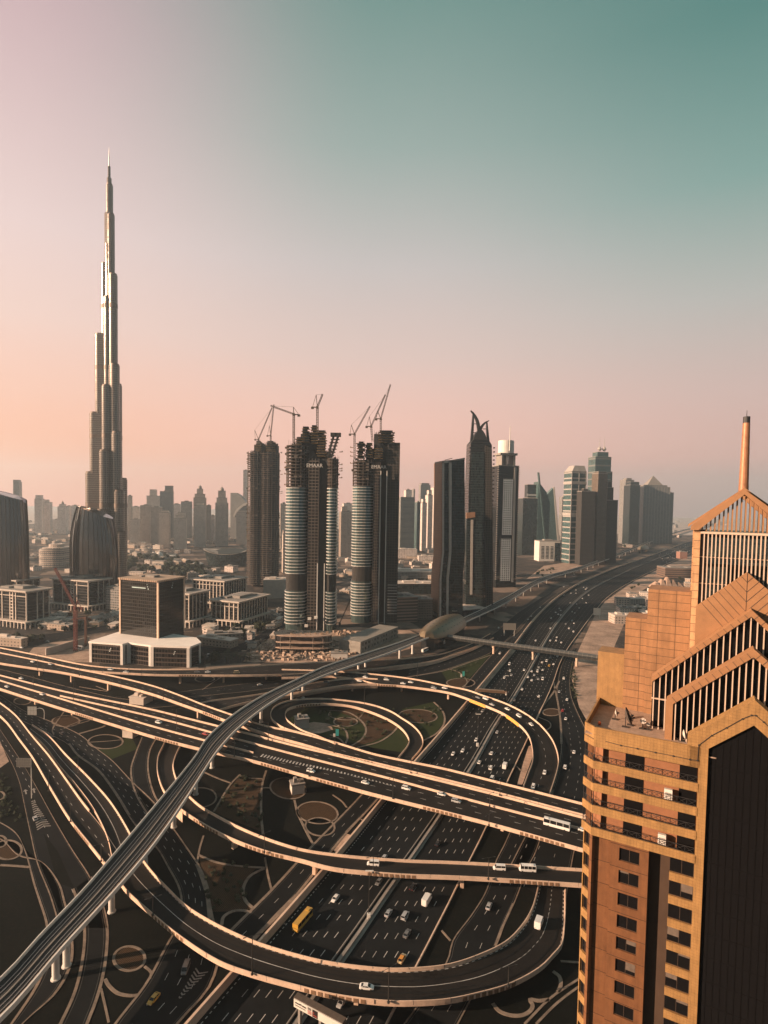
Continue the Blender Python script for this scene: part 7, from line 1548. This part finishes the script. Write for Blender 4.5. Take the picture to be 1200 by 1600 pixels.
# ================================================================== street lamps
LMP = plain('lamp_post_dark', (.03, .028, .026), .5, var=.1)
def lamp(base, top, h, label, ang=25, w=.2, arm=2.6):
    p = G(*base, h); z1 = zpx(top[0], top[1], p[1]); root = thing('street_lamp', label, 'street lamp', p, 'street lamps of the interchange'); m = MB(); m.cyl(p, (p[0], p[1], z1), w, w * .6, 8); m.cyl(p, p + Z3 * .5, w * 2.2, w * 2.2, 8); m.build('pole', LMP, root)
    a = rad(ang); d = np.array([math.cos(a), math.sin(a), 0]); t = np.array([p[0], p[1], z1])
    m = MB(); m.bar(t - d * arm, t + d * arm, .09); m.build('arm', LMP, root)
    for s in (-1, 1): m = MB(); q = t + d * arm * s; m.frame(q, d, np.array([-d[1], d[0], 0]), Z3, -.45, .45, -.16, .16, -.12, .04); m.build('lamp_head', LMP, root)
LL = [((59, 1046), (59, 1023), 10, 'far flyover below the left white framed office'), ((124, 1056), (124, 1040), 10, 'point where the far flyover and the ramp flyover part'), ((52, 1074), (52, 1056), 10, 'main flyover at the left, above the gantry sign'), ((115, 1094), (115, 1060), 10, 'far barrier of the main flyover below the red crane'), ((189, 1076), (189, 1042), 10, 'near parapet of the ramp flyover under the podium corner'),
      ((188, 1118), (188, 1088), 10, 'middle barrier of the main flyover left of the beige cabin'), ((255, 1092), (255, 1074), 10, 'near parapet of the ramp flyover below the podium'), ((322, 1116), (322, 1092), 10, 'near parapet of the ramp flyover just left of the metro'), ((276, 1140), (276, 1108), 10, 'main flyover between the white car and the metro'), ((366, 1182), (366, 1156), 10, 'main flyover just right of the metro crossing'),
      ((419, 1156), (419, 1128), 10, 'gore where the inner loop leaves the main flyover'), ((522, 1176), (522, 1152), 10, 'barrier beside the inner loop planting'), ((569, 1104), (569, 1072), 4, 'outer parapet of the inner loop'), ((483, 1213), (483, 1180), 10, 'near parapet beside the first white off-roader'), ((614, 1248), (614, 1214), 10, 'near parapet beside the tip of the hatched strip'), ((642, 1208), (642, 1182), 10, 'far parapet above the great highway wall'),
      ((583, 1364), (583, 1338), 7.6, 'middle ramp parapet at the white van'), ((781, 1243), (781, 1220), 10, 'far parapet of the main flyover over the carriageways'), ((765, 1260), (765, 1240), 10, 'pink middle barrier of the main flyover'), ((764, 1290), (764, 1272), 10, 'near parapet above the last main flyover pier'), ((763, 1374), (763, 1340), 7.6, 'middle ramp parapet left of the white vans'), ((394, 1523), (394, 1462), 7, 'outer parapet of the near loop at the lower left'),
      ((239, 1430), (239, 1402), 7, 'outer parapet of the near loop right of the metro'), ((607, 1567), (607, 1512), 7, 'outer parapet of the near loop at its lowest point'), ((413, 1332), (413, 1302), 7.6, 'near parapet of the middle ramp above the curved path'), ((794, 1542), (794, 1510), 5, 'outer parapet of the near loop at the lower right'), ((76, 1236), (76, 1206), 6, 'left parapet of the straight elevated ramp'), ((110, 1284), (110, 1252), 6.4, 'left parapet of the straight elevated ramp, lower down'),
      ((158, 1346), (158, 1318), 7, 'end of the straight elevated ramp beside the metro'), ((122, 1208), (122, 1184), 5.4, 'narrow island between the straight ramp and the near loop'), ((460, 1074), (460, 1048), 7, 'joining ramp under the metro'), ((652, 1058), (652, 1036), 8.6, 'far parapet of the big curved ramp'), ((320, 1054), (320, 1030), 10, 'far flyover right of the white podium')]
for i, (b, t, h, lb) in enumerate(LL): lamp(b, t, h, ' '.join(f'dark street lamp on the {lb}'.split()[:16]), 15 + 7 * (i % 5))
for base, top, lb in (((576, 1436), (577, 1361), 'tall thin camera mast on the median below the middle ramp'), ((746, 1166), (748, 1116), 'tall thin camera mast on the median beyond the main flyover'), ((791, 1086), (793, 1056), 'thin camera mast beside the gantry behind the curved ramp')):
    p = G(*base); z1 = zpx(top[0], top[1], p[1]); root = thing('camera_mast', lb, 'mast', p); m = MB(); m.cyl(p, (p[0], p[1], z1), .14, .09, 8); m.build('pole', LMP, root); m = MB(); m.box(p[0] - 1.6, p[0] + 1.6, p[1] - .2, p[1] + .2, z1 - .1, z1 + .25); m.build('cross_arm', CONCW, root); m = MB(); m.box(p[0] - .7, p[0] + .7, p[1] - .6, p[1] + .6, 0, 2.2); m.build('cabinet', CONCW, root)
# ================================================================== signs
SIGNB = plain('sign_back', (.17, .165, .15), .6, var=.15, scale=1.5); SIGNW = plain('sign_face', (.62, .60, .55), .5, var=.05)
def panel(px0, py0, px1, py1, Y, label, mast=None, grid=(6, 2), mat=None, name='road_sign', posts=()):
    a, b = at(px0, py0, Y), at(px1, py1, Y); root = thing(name, label, 'sign', (a + b) / 2 * [1, 1, 0]); x0, x1 = sorted((a[0], b[0])); z0, z1 = sorted((a[2], b[2]))
    m = MB(); m.box(x0, x1, Y, Y + .15, z0, z1); m.build('panel', mat or SIGNB, root); m = MB()
    for i in range(grid[0] + 1): x = x0 + (x1 - x0) * i / max(1, grid[0]); m.box(x - .07, x + .07, Y - .12, Y - .005, z0, z1)
    for j in range(grid[1] + 1): z = z0 + (z1 - z0) * j / max(1, grid[1]); m.box(x0, x1, Y - .14, Y - .01, z - .07, z + .07)
    m.build('panel_frame', CONCD, root); m = MB()
    for q in posts:
        if len(q) == 1: x = x0 + (x1 - x0) * q[0]; m.cyl((x, Y + .6, -.1), (x, Y + .6, z1), .22, .18, 8)
    if mast:
        P = spline(np.array([G(*mast[0])] + [at(x, y, Y + .5) for x, y in mast[1:]]), 16)
        for p, q in zip(P, P[1:]): m.cyl(p, q, .2, .2, 8)
    if m.v: m.build('mast', CONCW, root)
    return root
panel(43, 1117, 57, 1104, G(69, 1124)[1], 'pale direction sign seen from behind on a curved arm over the feeder road', ((69, 1124), (69, 1112), (67, 1108), (62, 1106.5), (56, 1108)), (6, 2), SIGNW)
panel(26, 1198, 48, 1185, 300, 'grey grid backed direction sign over the left road', None, (6, 3), None, 'road_sign', ((.98,),))
panel(927, 961, 939, 950, G(939, 966)[1], 'white billboard on a post at the edge of the sand strip', None, (1, 1), SIGNW, 'billboard', ((.9,),))
panel(786, 984, 806, 974, G(800, 994)[1], 'pale wide road sign over the side road beyond the footbridge', None, (3, 1), SIGNB, 'road_sign', ((.1,), (.9,)))
panel(-4, 1116, 6, 1112, 470, 'small sign arm at the left edge beside the straight ramp', ((6, 1128), (6.5, 1118), (4, 1113), (-2, 1112)), (2, 1), SIGNW)
p0, p1 = G(742, 1092), G(792, 1096); root = thing('sign_gantry', 'dark sign gantry spanning the left carriageway just behind the curved ramp', 'gantry', (p0 + p1) / 2); a, b = p0 + Z3 * 7.5, p1 + Z3 * 7.5; m = MB(); lattice(m, a, b, 1.4, 18, .14); m.build('beam', RUBBLE, root); m = MB(); m.cyl(p0, a, .3, .3, 8); m.cyl(p1, b, .3, .3, 8); m.build('post', LMP, root)
m = MB(); d = unit(b - a); L = np.linalg.norm(b - a); m.frame(a, d, np.array([-d[1], d[0], 0]), Z3, L * .1, L * .9, .9, 1.05, -1.2, 1.4); m.build('panel', SIGNB, root)
# big roadside banner board at the bottom
hb = 7.0; a = G(459, 1573, hb); b = G(534, 1614, hb); d = unit(b - a); s = np.array([-d[1], d[0], 0]); L = np.linalg.norm(b - a) * 1.0
root = thing('advertising_gantry', 'white advertising board on a brown roofed bridge at the bottom edge', 'billboard', (a + b) / 2 * [1, 1, 0])
m = MB(); m.frame(a, d, s, Z3, -.3, L, .3, 2.4, -.2, 2.7); m.build('bridge_box', plain('brown_sheeting', (.09, .065, .048), .8, var=.2, scale=.8), root); m = MB(); m.frame(a, d, s, Z3, 0, L, 0, .28, 0, 2.5); bd = m.build('board', SIGNW, root)
m = MB(); m2 = MB(); bk = MB(); rq = random.Random(4)
bk.frame(a, d, s, Z3, 6.9, 8.9, -.03, -.01, .12, 2.4); bk.build('dark_panel', plain('dark_print', (.02, .012, .012), .5, var=0), bd)
for (x0, x1, z, hh) in ((.5, 2.3, 1.45, .5), (3.1, 4.7, 1.45, .5), (.6, 1.2, .75, .28), (1.35, 4.3, .75, .28)):
    x = x0
    while x < x1: w = rq.uniform(.10, .2); m.frame(a, d, s, Z3, x, x + w, -.04, -.012, z, z + hh * rq.uniform(.7, 1)); x += w + .07
P = a + d * 2.7 - s * .03 + Z3 * 1.75; m.add([P - Z3 * .42, P + d * .3, P + Z3 * .42, P - d * .3], [(0, 1, 2, 3)])
for z in (2.0, 1.6):
    x = 5.2
    while x < 6.5: w = rq.uniform(.1, .22); m.frame(a, d, s, Z3, x, x + w, -.04, -.012, z, z + .28); x += w + .06
for z in (1.15, .75, .35):
    x = 5.2
    while x < 6.6: w = rq.uniform(.14, .3); m2.frame(a, d, s, Z3, x, x + w, -.04, -.012, z, z + .25); x += w + .06
for x, z, w in ((7.1, 1.3, .5), (7.1, .6, 1.2), (8.0, .5, .6)): m2.frame(a, d, s, Z3, x, x + w, -.06, -.035, z, z + .25)
m.build('dark_print', plain('black_print', (.015, .015, .016), .5, var=0), bd); m2.build('red_print', plain('red_print', (.35, .06, .05), .5, var=0), bd)
m = MB()
for u in (1.0, L * .5): m.frame(a, d, s, Z3, u, u + .8, .8, 1.8, -hb, -.2)
m.build('support', CONCD, root)
for px, py, lb, c_ in ((722, 1064, 'small teal feather flags on the turf beside the planted oval', (.03, .30, .27)), (524, 1160, 'teal and white banner pole inside the inner loop', (.03, .30, .30))):
    p = G(px, py); root = thing('banner_pole', lb, 'banner', p); m = MB(); m.cyl(p, p + Z3 * 9, .12, .08, 8); m.build('pole', LMP, root); m = MB(); m.box(p[0] + .1, p[0] + 2.2, p[1] - .06, p[1] + .06, 4.5, 9); m.build('banner', plain('teal_cloth', c_, .7), root); m = MB(); m.box(p[0] - 1.6, p[0] - .1, p[1] - .06, p[1] + .06, 3.5, 6); m.build('banner', WHITE, root)
# ================================================================== trees
def leafmat(name, a, b_):
    m, t, b = newmat(name); n = mnoise(t, .9, 4); c = mmix(t, mrange(t, n, .35, .65), a, b_); t.links.new(c, b.inputs['Base Color']); b.inputs['Roughness'].default_value = .8; return m
LEAF = leafmat('leaves', (.020, .030, .014), (.050, .060, .026)); BARK = plain('bark', (.10, .075, .05), .95)
def tree_meshes(seed, R, H, n, squash=.8):
    q = random.Random(seed); mb = MB(); cl = []
    for k in range(9):
        w = q.random() * 6.28; r = R * .62 * q.random() ** .5; cl.append((r * math.cos(w), r * math.sin(w), H + R * squash * q.uniform(-.45, .55), R * q.uniform(.3, .55)))
    for k in range(n):
        c = q.choice(cl); v = np.array([q.gauss(0, 1), q.gauss(0, 1), q.gauss(0, 1)]); v /= np.linalg.norm(v); p = np.array(c[:3]) + v * c[3] * q.uniform(.6, 1.08); x = unit([q.gauss(0, 1), q.gauss(0, 1), q.gauss(0, .6)]); y = unit(np.cross(x, v + .3)); s = R * q.uniform(.09, .17)
        mb.quad(p - x * s - y * s * .6, p + x * s - y * s * .6, p + x * s + y * s * .6, p - x * s + y * s * .6)
    t = MB(); t.cyl((0, 0, -.1), (0, 0, H), R * .07, R * .04, 7)
    for k in range(4): w = k * 1.6; t.bar((0, 0, H * .6), (R * .45 * math.cos(w), R * .45 * math.sin(w), H + R * .1), R * .04)
    return meshof('crown', mb, [LEAF]), meshof('trunk', t, [BARK])
def palm_meshes(seed):
    q = random.Random(seed); mb = MB(); H = 6.5
    for k in range(22):
        w = q.random() * 6.28; e = q.uniform(-.2, .9); L = q.uniform(2.0, 2.8); d = np.array([math.cos(w), math.sin(w), 0]); s = np.array([-d[1], d[0], 0]); pts = [np.array([0, 0, H]) + d * L * t + Z3 * (L * (e * t - 1.0 * t * t)) for t in np.linspace(0, 1, 6)]
        for i in range(5): wd = .34 * (1 - i / 6); mb.quad(pts[i] - s * wd, pts[i] + s * wd, pts[i + 1] + s * wd * .8, pts[i + 1] - s * wd * .8)
    t = MB(); t.cyl((0, 0, -.1), (.1, 0, H), .24, .16, 8); return meshof('crown', mb, [LEAF]), meshof('trunk', t, [BARK])
TM = [tree_meshes(1, 4.2, 4.2, 420), tree_meshes(2, 3.4, 3.4, 360, .9), tree_meshes(3, 5.0, 4.6, 460, .7)]; PMs = [palm_meshes(1), palm_meshes(2)]
BU = [tree_meshes(7, 1.3, .9, 160)]
def plant_tree(px, py, kind, label, group, s=1.0, h=0):
    me = (TM if kind == 'tree' else PMs if kind == 'palm' else BU); cr, tk = me[rr.randrange(len(me))]; p = G(px, py, h); name = {'tree': 'shade_tree', 'palm': 'palm_tree', 'bush': 'bush'}[kind]
    o = thing(name, label, {'palm': 'palm tree'}.get(kind, kind), p, group); o.rotation_euler = (0, 0, rr.random() * 6.28); s *= rr.uniform(.8, 1.25); o.scale = (s, s, s * rr.uniform(.9, 1.15))
    for n_, m_ in (('crown', cr), ('trunk', tk)): c = bpy.data.objects.new(n_, m_); COL.objects.link(c); c.parent = o
def scatter(nn, poly, kind, label, group, s=1.0):
    xs = [p[0] for p in poly]; ys = [p[1] for p in poly]; k = 0
    while k < nn:
        x, y = rr.uniform(min(xs), max(xs)), rr.uniform(min(ys), max(ys)); c = False
        for i in range(len(poly)):
            (x1, y1), (x2, y2) = poly[i], poly[i - 1]
            if (y1 > y) != (y2 > y) and x < (x2 - x1) * (y - y1) / (y2 - y1) + x1: c = not c
        if c: plant_tree(x, y, kind, label, group, s); k += 1
scatter(110, [(196, 866), (250, 872), (290, 878), (330, 893), (330, 905), (290, 906), (240, 900), (196, 896)], 'tree', 'dark tree in the dense park behind the black cube tower', 'trees of the dark park', 1.7)
scatter(16, [(0, 998), (84, 998), (84, 1004), (0, 1010)], 'tree', 'dark round tree in front of the white framed office at the left', 'trees before the left office', 1.0)
scatter(22, [(60, 966), (190, 958), (190, 985), (60, 992)], 'tree', 'dark tree among the roads between the red crane and the office blocks', 'trees round the red crane', .9)
scatter(14, [(298, 1020), (345, 1028), (345, 1037), (298, 1037)], 'tree', 'dark tree beside the right end of the white podium', 'trees right of the podium', .9)
scatter(22, [(330, 990), (420, 968), (440, 976), (400, 990), (350, 1008), (318, 1004)], 'tree', 'dark tree on the terrace gardens below the white piered blocks', 'trees below the white piered blocks', .85)
scatter(26, [(624, 912), (684, 906), (684, 922), (624, 926)], 'tree', 'dark tree in the row left of the bent tower', 'trees left of the bent tower', 1.1)
scatter(16, [(345, 1026), (400, 1032), (385, 1038), (345, 1037)], 'palm', 'small palm on the corner between the podium and the site', 'palms by the building site')
scatter(24, [(893, 1038), (901, 1050), (903, 1090), (897, 1094), (890, 1060)], 'bush', 'small dark bush along the edge of the sand strip', 'bushes along the sand strip', 1.1)
scatter(30, [(985, 915), (1075, 890), (1080, 960), (985, 985)], 'tree', 'dark tree among the low shops beyond the sand strip', 'trees among the low shops', .8)
scatter(14, [(880, 868), (1000, 850), (1000, 856), (880, 874)], 'tree', 'faint tree below the right hand towers', 'trees below the right hand towers', 1.2)
scatter(14, [(838, 893), (870, 888), (855, 900), (838, 902)], 'bush', 'dark hedge like bush on the sand lot', 'bushes on the sand lot', 3)
scatter(40, [(375, 1212), (412, 1218), (409, 1300), (334, 1269)], 'bush', 'small dark shrub in the brown field below the main flyover', 'shrubs in the field below the main flyover', 1.0)
scatter(40, [(470, 1106), (560, 1104), (620, 1133), (600, 1150), (540, 1160), (500, 1120)], 'bush', 'small dark shrub in the planting of the inner loop', 'shrubs in the inner loop', 1.1)
scatter(30, [(312, 1338), (400, 1356), (380, 1410), (328, 1425)], 'bush', 'small dark shrub in the brown field above the near loop', 'shrubs above the near loop', .9)
scatter(30, [(0, 1200), (40, 1280), (30, 1290), (0, 1280)], 'bush', 'small dark shrub on the verge at the far left', 'shrubs on the left verge', .9)
scatter(24, [(600, 1108), (690, 1100), (694, 1128), (664, 1150)], 'bush', 'small dark shrub round the planted oval right of the inner loop', 'shrubs right of the inner loop', 1.1)
scatter(18, [(700, 1050), (750, 1030), (735, 1056), (715, 1070)], 'bush', 'small dark shrub on the turf below the footbridge', 'shrubs below the footbridge', 1.1)
# ================================================================== haze over the city
def haze():
    m = bpy.data.materials.new('haze_air'); m.use_nodes = True; t = m.node_tree; t.nodes.clear()
    o = t.nodes.new('ShaderNodeOutputMaterial'); v = t.nodes.new('ShaderNodeVolumePrincipled')
    v.inputs['Color'].default_value = HAZE_C; v.inputs['Density'].default_value = HAZE_D; v.inputs['Anisotropy'].default_value = HAZE_G
    v.inputs['Density Attribute'].default_value = ''
    t.links.new(v.outputs[0], o.inputs['Volume'])
    try: m.cycles.homogeneous_volume = True
    except Exception as e: print('hv', e)
    mb = MB(); mb.box(-9500, 9500, -700, 12000, -1.06, 836)
    ob = solo('haze', mb, m, 'pale dusty haze hanging over the whole city', 'haze', origin=(0, 0, -1.06)); ob['kind'] = 'stuff'
HAZE_C = (.72, .89, 1.0, 1); HAZE_D = .0001; HAZE_G = .5
haze()
